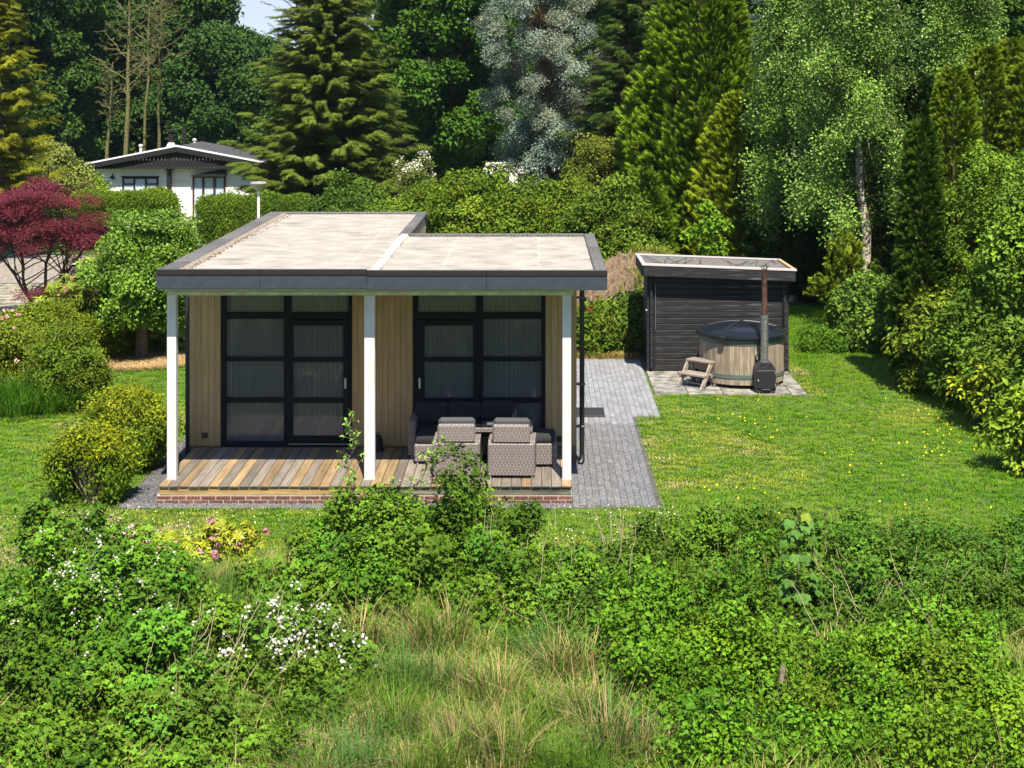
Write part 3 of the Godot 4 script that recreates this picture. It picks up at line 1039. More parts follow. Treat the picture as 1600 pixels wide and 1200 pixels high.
func cushion(g: Geo, lo: Vector3, hi: Vector3, puff := 0.03, t := Transform3D()) -> void:   # soft box: bulged faces
	var n := 8
	var h := (hi - lo) / 2.0
	var c := (lo + hi) / 2.0
	var f := func(a: Vector3) -> Vector3:   # a in [-1,1]^3 on the cube's surface
		var k := 1.0
		var q := Vector3(a.x * (1.0 - 0.06 * a.y * a.y - 0.05 * a.z * a.z), a.y * (1.0 - 0.10 * a.x * a.x * a.x * a.x - 0.10 * a.z * a.z * a.z * a.z), a.z * (1.0 - 0.05 * a.y * a.y - 0.06 * a.x * a.x))
		return t * (c + q * h + Vector3(0, a.y * puff * (1.0 - a.x * a.x) * (1.0 - a.z * a.z), 0))
	for axis in 3:
		var a1 := (axis + 1) % 3
		var a2 := (axis + 2) % 3
		for sg in [1.0, -1.0]:
			for i in n:
				for j in n:
					var q := []
					for k in [[0, 0], [1, 0], [1, 1], [0, 1]]:
						var v := Vector3()
						v[axis] = sg
						v[a1] = (-1.0 + 2.0 * (i + k[0]) / n) * sg
						v[a2] = -1.0 + 2.0 * (j + k[1]) / n
						q.append(f.call(v))
					g.quad(q[0], q[1], q[2], q[3])

func build_furniture() -> void:
	rng.seed = 41
	var wk := wicker()
	var grey := mat(0.055, 0.058, 0.064, 0.95)
	var blackc := mat(0.016, 0.017, 0.02, 0.9)
	var foot := mat(0.45, 0.44, 0.42, 0.4, 0.6)
	# armchair, back towards the garden (+z)
	var ch := thing("armchair", "left wicker armchair seen from behind, grey cushion over its straight-woven back", "armchair", Vector3(-1.243, 0.29, -0.47), "wicker armchairs at the veranda table")
	var g := Geo.new()
	g.cbox(Vector3(-0.36, 0.035, 0.0), Vector3(0.36, 0.53, 0.09), 0.02)
	part("back_panel", g, wk, ch, true)
	g = Geo.new()
	var tilt := Transform3D(Basis(Vector3.RIGHT, -0.05), Vector3(0, 0.53, 0.045))
	g.cbox(Vector3(-0.29, 0.0, -0.05), Vector3(0.29, 0.285, 0.045), 0.03, tilt)
	part("backrest", g, wk, ch, true)
	for sx in [-1.0, 1.0]:
		g = Geo.new()
		g.prism([Vector2(-0.0, 0.035), Vector2(0.62, 0.035), Vector2(0.62, 0.49), Vector2(0.58, 0.545), Vector2(0.05, 0.545), Vector2(0.0, 0.53)], -0.045, 0.045, Transform3D(Basis(Vector3(0, 0, -1), Vector3.UP, Vector3(1, 0, 0)), Vector3(sx * 0.315, 0, -0.001)))
		part("arm", g, wk, ch, true)
	g = Geo.new()
	g.cbox(Vector3(-0.269, 0.06, -0.58), Vector3(0.269, 0.32, -0.002), 0.02)
	part("seat_base", g, wk, ch, true)
	g = Geo.new()
	cushion(g, Vector3(-0.265, 0.322, -0.61), Vector3(0.265, 0.44, -0.13), 0.02)
	part("seat_cushion", g, grey, ch, true)
	g = Geo.new()
	g = Geo.new()
	g.cbox(Vector3(-0.285, 0.42, -0.155), Vector3(0.285, 0.885, -0.055), 0.05)
	part("back_cushion", g, grey, ch, true)
	for sx in [-0.32, 0.32]:
		for zz in [0.05, -0.57]:
			g = Geo.new()
			g.tube([Vector3(sx, 0, zz), Vector3(sx, 0.036, zz)], [0.018, 0.02], 8)
			part("foot", g, foot, ch, true)
	var c2 := ch.duplicate()
	c2.name = "armchair_001"
	add_child(c2, true)
	c2.position = Vector3(-0.40, 0.29, -0.44)
	c2.rotation.y = -0.035
	tag(c2, "right wicker armchair seen from behind, nearest the right white post", "armchair", "wicker armchairs at the veranda table")
	# low dining table
	var t := thing("veranda_table", "wicker veranda table with dark glass top behind the two armchairs", "table", Vector3(-0.80, 0.29, -1.2))
	g = Geo.new()
	g.cbox(Vector3(-1.46, 0.86, -1.56), Vector3(-0.08, 0.935, -0.90), 0.012)
	part("table_rim", g, wk, t)
	g = Geo.new()
	g.cbox(Vector3(-1.45, 0.937, -1.55), Vector3(-0.09, 0.947, -0.91), 0.003)
	part("table_top", g, mat(0.01, 0.011, 0.013, 0.08), t)
	for sx in [-1.42, -0.12]:
		for zz in [-1.50, -0.96]:
			g = Geo.new()
			g.cbox(Vector3(sx - 0.035, 0.292, zz - 0.035), Vector3(sx + 0.035, 0.858, zz + 0.035), 0.006)
			part("leg", g, wk, t)
	var tray := Geo.new()
	tray.cbox(Vector3(-0.80, 0.949, -1.12), Vector3(-0.58, 0.985, -0.96), 0.008)
	tag(part("serving_tray", tray, mat(0.05, 0.055, 0.075, 0.5), self), "small dark box lying on the veranda table between the armchairs", "box")
	# corner sofa
	var so := thing("corner_sofa", "black cushioned wicker corner sofa against the right window", "sofa", Vector3(-1.2, 0.29, -1.95))
	g = Geo.new()
	g.cbox(Vector3(-2.08, 0.325, -2.16), Vector3(-1.955, 0.90, -1.55), 0.02)
	part("arm", g, wk, so)
	g = Geo.new()
	g.cbox(Vector3(-1.95, 0.325, -2.16), Vector3(-0.42, 0.62, -1.62), 0.015)
	part("seat_base", g, wk, so)
	g = Geo.new()
	g.cbox(Vector3(-1.95, 0.33, -1.615), Vector3(-1.28, 0.605, -1.17), 0.02)
	part("chaise_base", g, wk, so)
	g = Geo.new()
	g.cbox(Vector3(-1.95, 0.62, -2.20), Vector3(-0.40, 1.0, -2.10), 0.02)
	g.cbox(Vector3(-0.418, 0.325, -2.2), Vector3(-0.34, 0.93, -1.65), 0.015)
	part("backrest", g, wk, so)
	for i in 3:
		g = Geo.new()
		var x0: float = [-2.0, -1.448, -0.92][i]
		var x1: float = [-1.455, -0.927, -0.385][i]
		g.cbox(Vector3(x0, 0.74, -2.10), Vector3(x1, 1.085 + i * 0.012, -1.94), 0.04, Transform3D())
		part("back_cushion", g, blackc, so)
	g = Geo.new()
	cushion(g, Vector3(-1.95, 0.622, -1.93), Vector3(-0.43, 0.75, -1.62), 0.01)
	part("seat_cushion", g, blackc, so)
	g = Geo.new()
	cushion(g, Vector3(-1.94, 0.607, -1.60), Vector3(-1.29, 0.73, -1.19), 0.015)
	part("chaise_cushion", g, blackc, so)
	for p in [Vector3(-2.02, 0.291, -1.6), Vector3(-1.9, 0.291, -1.21), Vector3(-1.33, 0.291, -1.21), Vector3(-0.46, 0.291, -1.66), Vector3(-2.0, 0.291, -2.1)]:
		g = Geo.new()
		g.tube([p, p + Vector3(0, 0.036, 0)], [0.018, 0.02], 8)
		part("foot", g, foot, so)
	var st := thing("footstool", "square wicker footstool with black cushion beside the right post", "stool", Vector3(-0.02, 0.29, -1.3))
	g = Geo.new()
	g.cbox(Vector3(-0.34, 0.325, -1.62), Vector3(0.30, 0.66, -1.0), 0.02)
	part("stool_base", g, wk, st)
	g = Geo.new()
	cushion(g, Vector3(-0.33, 0.662, -1.61), Vector3(0.29, 0.77, -1.01), 0.02)
	part("stool_cushion", g, blackc, st)
	for sx in [-0.30, 0.26]:
		for zz in [-1.58, -1.04]:
			g = Geo.new()
			g.tube([Vector3(sx, 0.291, zz), Vector3(sx, 0.326, zz)], [0.018, 0.02], 8)
			part("foot", g, foot, st)
	# small black bag by the middle post, door mat on the path
	var bg := thing("dark_bag", "small dark bag standing by the wall right of the middle post", "bag", Vector3(-2.62, 0.29, -2.05))
	g = Geo.new()
	g.lathe([Vector2(0.0, 0.0), Vector2(0.085, 0.0), Vector2(0.09, 0.02), Vector2(0.082, 0.16), Vector2(0.055, 0.24), Vector2(0.03, 0.26), Vector2(0.0, 0.262)], 12)
	part("bag_body", g, mat(0.014, 0.011, 0.012, 0.8), bg, true)
	g = Geo.new()
	g.tube([Vector3(-0.03, 0.25, 0), Vector3(-0.025, 0.30, 0), Vector3(0.02, 0.305, 0), Vector3(0.03, 0.25, 0)], [0.008, 0.008, 0.008, 0.008], 6)
	part("bag_handle", g, mat(0.014, 0.012, 0.012, 0.8), bg, true)
	var dm := thing("door_mat", "dark ribbed grating mat on the paved path at the side door", "mat", Vector3(1.0, 0.03, -6.0))
	var mx0 := 0.66
	var mx1 := (943.0 - 840.0) / 2330.0 * 28.35
	g = Geo.new()
	for i in 24:
		var xx := lerpf(mx0, mx1 - 0.01, i / 23.0)
		g.box(Vector3(xx, 0.03, -6.28), Vector3(xx + 0.012, 0.05, -5.62))
	part("grating_bars", g, mat(0.03, 0.03, 0.03, 0.5, 0.3), dm)
	g = Geo.new()
	g.cbox(Vector3(mx0 - 0.02, 0.027, -6.31), Vector3(mx1 + 0.02, 0.034, -5.59), 0.002)
	g.cbox(Vector3(mx0 - 0.02, 0.034, -6.31), Vector3(mx1 + 0.02, 0.053, -6.283), 0.003)
	g.cbox(Vector3(mx0 - 0.02, 0.034, -5.617), Vector3(mx1 + 0.02, 0.053, -5.59), 0.003)
	part("mat_frame", g, mat(0.035, 0.035, 0.035, 0.6), dm)

# ------------------------------------------------------------------ shed
func build_shed() -> void:
	rng.seed = 51
	var zf := zd(32.3)
	var zb := zf - 1.85
	var xl := 2.37
	var xr := 5.44
	var sh := thing("log_cabin", "black stained log cabin with flat felt roof behind the hot tub", "shed", Vector3(3.9, 0, zf - 0.9))
	var bm := []
	for k in 4:
		var q: float = [1.0, 0.75, 1.4, 1.15][k]
		bm.append(wood(0.075 * q, 0.076 * q, 0.090 * q, 141 + k, 1.1, Vector3(0.35, 5, 5), 0.7))
	for m in bm:
		m.albedo_texture = tex_worn()
	var pitch := 0.126
	var g := Geo.new()
	g.box(Vector3(xl + 0.13, 0.03, zb + 0.05), Vector3(xr - 0.13, 2.06, zf - 0.07))
	part("inner_shell", g, mat(0.012, 0.012, 0.012, 0.9), sh)
	for i in 17:
		var y0 := 0.05 + i * pitch
		var y1 := y0 + pitch - 0.004
		if i == 16:
			y1 -= 0.03
		g = Geo.new()
		g.cbox(Vector3(xl, y0, zf - 0.055), Vector3(xr, y1, zf), 0.010)
		part("wall_log", g, bm[rng.randi() % 4], sh)
		g = Geo.new()
		g.cbox(Vector3(xl + 0.06, y0 + 0.06, zb), Vector3(xl + 0.115, y1 + 0.055, zf + 0.09), 0.010)
		part("wall_log", g, bm[rng.randi() % 4], sh)
		g = Geo.new()
		g.cbox(Vector3(xr - 0.115, y0 + 0.06, zb), Vector3(xr - 0.06, y1 + 0.055, zf + 0.09), 0.010)
		part("wall_log", g, bm[rng.randi() % 4], sh)
	g = Geo.new()
	g.box(Vector3(xl - 0.02, 0.0, zb), Vector3(xr + 0.02, 0.05, zf - 0.01))
	part("base_frame", g, mat(0.05, 0.045, 0.04, 0.9), sh)
	# roof, sloping a little to the right
	var zr := zd(32.02)
	var zk := zd(34.2)
	var a := Vector3(2.25, 2.385, zr); var b := Vector3(5.56, 2.262, zr)
	var c := Vector3(5.56, 2.225, zk); var d := Vector3(2.25, 2.35, zk)
	g = Geo.new()
	slab(g, a, b, c, d, -0.06, -0.22, 0.02)
	part("roof_deck", g, mat(0.03, 0.03, 0.03, 0.9), sh)
	g = Geo.new()
	slab(g, a, b, c, d, -0.03, -0.055, 0.05)
	var felt := rough_mat(0.17, 0.163, 0.15, 146, 0.05, 0.7, 0.35, 1.3)
	part("felt_roof", g, felt, sh)
	# bitumen joints that run unevenly over the felt
	g = Geo.new()
	for k in 16:
		var f := R(0.08, 0.95)
		var p0 := a.lerp(b, f); var p1 := d.lerp(c, clampf(f + R(-0.3, 0.3), 0.03, 0.97))
		var ln := bend(p0.lerp(p1, R(0.05, 0.5)) + Vector3.UP * -0.027, p0.lerp(p1, R(0.7, 0.92)) + Vector3.UP * -0.027, 4, 0.05)
		for q in ln.size():
			ln[q].y = a.lerp(b, (ln[q].x - a.x) / (b.x - a.x)).y - 0.027
		g.tube(ln, taper(0.007, 0.004, 4), 5)
	part("bitumen_seams", g, mat(0.035, 0.033, 0.03, 0.8), sh).set_meta("kind", "stuff")
	g = Geo.new()
	strip(g, a, b, Vector3(0, 0, -0.02), 0.0, -0.245)
	part("fascia_board", g, bm[2], sh)
	g = Geo.new()
	strip(g, d, a, Vector3(0.02, 0, 0), 0.0, -0.245)
	part("fascia_board", g, bm[0], sh)
	g = Geo.new()
	strip(g, c, d, Vector3(0, 0, 0.02), 0.0, -0.245)
	part("fascia_board", g, bm[1], sh)
	g = Geo.new()
	strip(g, b, c, Vector3(-0.02, 0, 0), 0.0, -0.245)
	part("fascia_board", g, bm[1], sh)
	var alu := mat(0.50, 0.465, 0.46, 0.35)
	for e in [[a, b, Vector3(0, 0, 0.012), Vector3(0, 0, -0.07)], [d, c, Vector3(0, 0, -0.01), Vector3(0, 0, 0.05)], [a, d, Vector3(-0.01, 0, 0), Vector3(0.07, 0, 0)], [b, c, Vector3(0.01, 0, 0), Vector3(-0.07, 0, 0)]]:
		g = Geo.new()
		var p: Vector3 = e[0]; var q: Vector3 = e[1]; var o: Vector3 = e[2]; var i: Vector3 = e[3]
		var up := Vector3(0, 0.022 if e[0] == a and e[1] == b else 0.012, 0)
		var quadp := [p + o, q + o, q + i, p + i]
		var nrm: Vector3 = (quadp[1] - quadp[0]).cross(quadp[2] - quadp[0])
		if nrm.y < 0.0:
			quadp.reverse()
		g.quad(quadp[0] + up, quadp[1] + up, quadp[2] + up, quadp[3] + up)
		for k in 4:
			var m0: Vector3 = quadp[k]; var m1: Vector3 = quadp[(k + 1) % 4]
			g.quad(m0 + Vector3(0, -0.02, 0), m1 + Vector3(0, -0.02, 0), m1 + up, m0 + up)
		part("roof_trim", g, alu if e[1] != c or e[0] == d else mat(0.45, 0.30, 0.16, 0.5), sh)
	# slim rods at the corners, beside black strips that stand for shadow gaps
	for xx in [xl + 0.145, xr - 0.15]:
		g = Geo.new()
		g.cbox(Vector3(xx, 0.06, zf + 0.001), Vector3(xx + 0.035, 2.05, zf + 0.022), 0.005)
		part("shadow_gap_strip", g, mat(0.006, 0.006, 0.007, 0.6), sh)
		g = Geo.new()
		g.tube([Vector3(xx + 0.038, 0.95, zf + 0.03), Vector3(xx + 0.038, 1.93, zf + 0.03)], [0.007, 0.007], 6)
		part("tension_rod", g, mat(0.4, 0.4, 0.4, 0.4, 0.8), sh)
	for p in [Vector3(xl - 0.01, 1.36, zf - 0.03), Vector3(xr - 0.09, 1.13, zf + 0.012)]:
		g = Geo.new()
		g.tube([p, p + Vector3(0, 0, 0.03)], [0.02, 0.02], 8)
		part("bolt_cap", g, mat(0.7, 0.7, 0.7, 0.3, 0.5), sh)

func tex_worn() -> ImageTexture:   # stained wood with pale worn streaks along x
	if not mats.has("worn"):
		var n1 := noise(151, 0.05, 4)
		var n2 := noise(152, 0.02, 3)
		mats["worn"] = picture(256, 128, func(x, y):
			var s: float = n1.get_noise_2d(x * 0.12, y * 2.2)
			var b: float = n2.get_noise_2d(x * 0.8, y * 1.5)
			var k: float = 0.30 + s * 0.22 + maxf(0.0, s + b - 0.45) * 2.4
			k = clampf(k, 0.06, 1.0)
			return Color(k, k, k))
	return mats["worn"]

func slab(g: Geo, a: Vector3, b: Vector3, c: Vector3, d: Vector3, top: float, bottom: float, inset: float) -> void:
	var ctr := (a + b + c + d) / 4.0
	var p := []
	for q in [a, b, c, d]:
		var v: Vector3 = q
		p.append(Vector3(v.x - signf(v.x - ctr.x) * inset, v.y, v.z - signf(v.z - ctr.z) * inset))
	var t := Vector3(0, top, 0); var u := Vector3(0, bottom, 0)
	g.quad(p[0] + t, p[1] + t, p[2] + t, p[3] + t)
	g.quad(p[3] + u, p[2] + u, p[1] + u, p[0] + u)
	for k in 4:
		g.quad(p[k] + u, p[(k + 1) % 4] + u, p[(k + 1) % 4] + t, p[k] + t)

func strip(g: Geo, a: Vector3, b: Vector3, inward: Vector3, top: float, bottom: float) -> void:   # an upright board below the line a-b
	var t := Vector3(0, top, 0); var u := Vector3(0, bottom, 0)
	g.quad(a + u, b + u, b + t, a + t)
	g.quad(b + u + inward, a + u + inward, a + t + inward, b + t + inward)
	g.quad(a + u + inward, b + u + inward, b + u, a + u)
	g.quad(b + u, b + u + inward, b + t + inward, b + t)
	g.quad(a + u + inward, a + u, a + t, a + t + inward)

# ------------------------------------------------------------------ hot tub, stove, steps
func build_tub() -> void:
	rng.seed = 61
	var r := 0.88
	var ctr := Vector3(4.28, 0.035, zd(31.32))
	var tub := thing("hot_tub", "round wooden hot tub with domed black lid", "hot tub", ctr)
	var wm := []
	for k in 4:
		var q: float = [1.0, 0.82, 1.15, 0.95][k]
		wm.append(wood(0.34 * q, 0.29 * q, 0.225 * q, 161 + k, 0.35, Vector3(2, 0.6, 2)))
	var n := 52
	for i in n:
		var a := TAU * i / n
		var g := Geo.new()
		var w := TAU * r / n
		g.cbox(Vector3(-w / 2 + 0.002, 0.07, -0.02), Vector3(w / 2 - 0.002, 0.97, 0.02 + R(-0.002, 0.002)), 0.007, Transform3D(Basis(Vector3.UP, a), Basis(Vector3.UP, a) * Vector3(0, 0, r - 0.02)))
		part("stave", g, wm[rng.randi() % 4], tub, true)
	var g := Geo.new()
	g.lathe([Vector2(0, 0.08), Vector2(r - 0.045, 0.08), Vector2(r - 0.045, 0.95), Vector2(0, 0.95)], 40)
	part("inner_shell", g, mat(0.05, 0.045, 0.04, 0.9), tub, true)
	g = Geo.new()
	for k in 3:
		g.box(Vector3(-0.7, 0.0, -0.55 + k * 0.5), Vector3(0.7, 0.07, -0.47 + k * 0.5))
	part("support_beam", g, mat(0.14, 0.10, 0.07, 0.9), tub, true)
	for b in [[0.885, 0.985, 0.0], [0.20, 0.285, 0.0]]:
		g = Geo.new()
		g.lathe([Vector2(r + 0.003, b[0]), Vector2(r + 0.012, b[0] + 0.003), Vector2(r + 0.012, b[1] - 0.003), Vector2(r + 0.003, b[1])], 56)
		part("hoop", g, mat(0.085, 0.115, 0.105, 0.45), tub, true)
	g = Geo.new()
	g.lathe([Vector2(r - 0.05, 0.99), Vector2(r + 0.018, 0.985), Vector2(r + 0.018, 1.0), Vector2(r - 0.05, 1.005)], 56)
	part("rim", g, mat(0.2, 0.13, 0.06, 0.7), tub, true)
	# lid: flange, dome, ribs
	var lid := thing("tub_lid", "domed dark plastic lid lying on the wooden hot tub", "lid", ctr + Vector3(0, 1.0, 0))
	var pl := mat(0.010, 0.013, 0.018, 0.20)
	pl.metallic_specular = 0.3
	g = Geo.new()
	var prof := [Vector2(0.90, 0.0), Vector2(0.945, 0.0), Vector2(0.955, 0.02), Vector2(0.945, 0.06), Vector2(0.925, 0.075), Vector2(0.88, 0.082), Vector2(0.86, 0.095), Vector2(0.74, 0.15), Vector2(0.55, 0.205), Vector2(0.35, 0.24), Vector2(0.15, 0.258), Vector2(0.0, 0.26)]
	g.lathe(prof, 64)
	part("dome", g, pl, lid, true)
	for k in 6:
		var a := TAU * k / 6.0 + 0.42
		var dir := Vector3(sin(a), 0, cos(a))
		g = Geo.new()
		var pts := []
		for i in 8:
			var f := lerpf(0.04, 0.72, i / 7.0)
			pts.append(dir * f + Vector3.UP * (0.262 - 0.11 * pow(f / 0.74, 2.0) * 0.99 - 0.004))
		g.tube(pts, [0.014, 0.016, 0.016, 0.017, 0.018, 0.018, 0.018, 0.014], 8)
		part("rib", g, mat(0.015, 0.018, 0.022, 0.35), lid, true)
	for a in [-0.55, 0.28]:
		g = Geo.new()
		g.cbox(Vector3(-0.06, -0.06, 0.935), Vector3(0.06, 0.07, 0.985), 0.012, Transform3D(Basis(Vector3.UP, a), Vector3.ZERO))
		part("lid_clasp", g, mat(0.008, 0.008, 0.01, 0.5), lid, true)
	# stove
	var sv := thing("stove", "black steel tub stove with tall chimney in front of the hot tub", "stove", Vector3(4.605, 0.032, zd(30.28)))
	var steel := rough_mat(0.028, 0.030, 0.034, 165, 0.04, 0.5, 0.15, 1.0, 0.5)
	var oct := [Vector2(-0.155, 0.0), Vector2(0.155, 0.0), Vector2(0.205, 0.05), Vector2(0.205, 0.47), Vector2(0.12, 0.60), Vector2(-0.12, 0.60), Vector2(-0.205, 0.47), Vector2(-0.205, 0.05)]
	g = Geo.new()
	g.prism(oct, -0.25, 0.19)
	part("firebox", g, steel, sv, true)
	g = Geo.new()
	g.cbox(Vector3(-0.185, 0.09, 0.19), Vector3(0.185, 0.455, 0.212), 0.006)
	var door := part("stove_door", g, mat(0.016, 0.017, 0.02, 0.45), sv, true)
	g = Geo.new()
	g.cbox(Vector3(-0.165, 0.235, 0.213), Vector3(-0.145, 0.275, 0.24), 0.004)
	part("door_knob", g, mat(0.7, 0.7, 0.7, 0.3, 0.8), door, true)
	g = Geo.new()
	for yy in [0.13, 0.38]:
		g.tube([Vector3(0.192, yy, 0.205), Vector3(0.192, yy + 0.06, 0.205)], [0.013, 0.013], 8)
	part("hinge", g, mat(0.45, 0.45, 0.45, 0.4, 0.8), door, true)
	g = Geo.new()
	g.cbox(Vector3(-0.09, 0.055, 0.19), Vector3(0.09, 0.085, 0.235), 0.006)
	part("ash_drawer", g, mat(0.01, 0.01, 0.011, 0.5), sv, true)
	g = Geo.new()
	g.tube([Vector3(-0.13, 0.6, -0.13), Vector3(-0.13, 0.66, -0.15), Vector3(-0.11, 0.69, -0.24), Vector3(-0.11, 0.69, -0.34)], [0.04, 0.042, 0.042, 0.042], 10)
	part("water_pipe", g, mat(0.02, 0.02, 0.02, 0.5), sv, true)
	g = Geo.new()
	g.lathe([Vector2(0.092, 0.6), Vector2(0.092, 0.62), Vector2(0.08, 0.622), Vector2(0.08, 1.55), Vector2(0.076, 1.55)], 24)
	var ch := part("chimney_pipe", g, rough_mat(0.42, 0.43, 0.43, 166, 0.05, 0.3, 0.1, 1.0, 0.38), sv, true)
	(ch.material_override as StandardMaterial3D).metallic = 0.75
	g = Geo.new()
	g.lathe([Vector2(0.056, 1.5), Vector2(0.056, 2.42), Vector2(0.062, 2.42), Vector2(0.062, 2.47), Vector2(0.05, 2.47), Vector2(0.045, 2.3)], 20)
	part("rusty_pipe", g, rough_mat(0.10, 0.046, 0.03, 167, 0.03, 1.0, 0.2, 0.8, 0.6), sv, true)
	for k in 7:
		var a := TAU * k / 7.0
		g = Geo.new()
		g.tube([Vector3(cos(a) * 0.05, 2.46, sin(a) * 0.05), Vector3(cos(a) * 0.06, 2.51, sin(a) * 0.06), Vector3(cos(a) * 0.11, 2.555, sin(a) * 0.11)], [0.006, 0.006, 0.004], 5)
		part("spark_prong", g, mat(0.02, 0.015, 0.015, 0.6), sv, true)
	# steps
	var st := thing("wooden_steps", "weathered two-tread wooden steps leaning towards the hot tub", "steps", Vector3(3.28, 0.036, zd(30.75)))
	st.rotation.y = -0.72
	var pm := []
	for k in 3:
		var q: float = [1.0, 0.85, 1.12][k]
		pm.append(wood_x(0.37 * q, 0.325 * q, 0.285 * q, 171 + k, 0.4))
	for i in 2:
		g = Geo.new()
		var yy := 0.235 if i == 0 else 0.475
		var zz := 0.06 - 0.24 * i
		g.cbox(Vector3(-0.31, yy, zz - 0.16), Vector3(0.31, yy + 0.045, zz - 0.014), 0.006)
		g.cbox(Vector3(-0.31, yy, zz - 0.01), Vector3(0.31, yy + 0.045, zz + 0.13), 0.006)
		part("tread", g, pm[i], st, true)
	for sx in [-1.0, 1.0]:
		g = Geo.new()
		var x0: float = sx * 0.285 - 0.018
		g.prism([Vector2(0.29, 0.0), Vector2(0.17, 0.0), Vector2(-0.17, 0.475), Vector2(-0.05, 0.475)], x0, x0 + 0.036, Transform3D(Basis(Vector3(0, 0, 1), Vector3.UP, Vector3(-1, 0, 0)), Vector3.ZERO))
		part("stringer", g, pm[2], st, true)
		g = Geo.new()
		g.cbox(Vector3(sx * 0.285 - 0.03, 0.0, -0.34), Vector3(sx * 0.285 + 0.03, 0.474, -0.22), 0.006)
		part("leg", g, pm[0], st, true)
		g = Geo.new()
		g.cbox(Vector3(sx * 0.24 - 0.02, 0.17, -0.22), Vector3(sx * 0.24 + 0.02, 0.234, 0.12), 0.004)
		part("side_rail", g, pm[1], st, true)
	g = Geo.new()
	g.cbox(Vector3(-0.25, 0.3, -0.27), Vector3(0.25, 0.42, -0.245), 0.004)
	part("back_board", g, pm[1], st, true)

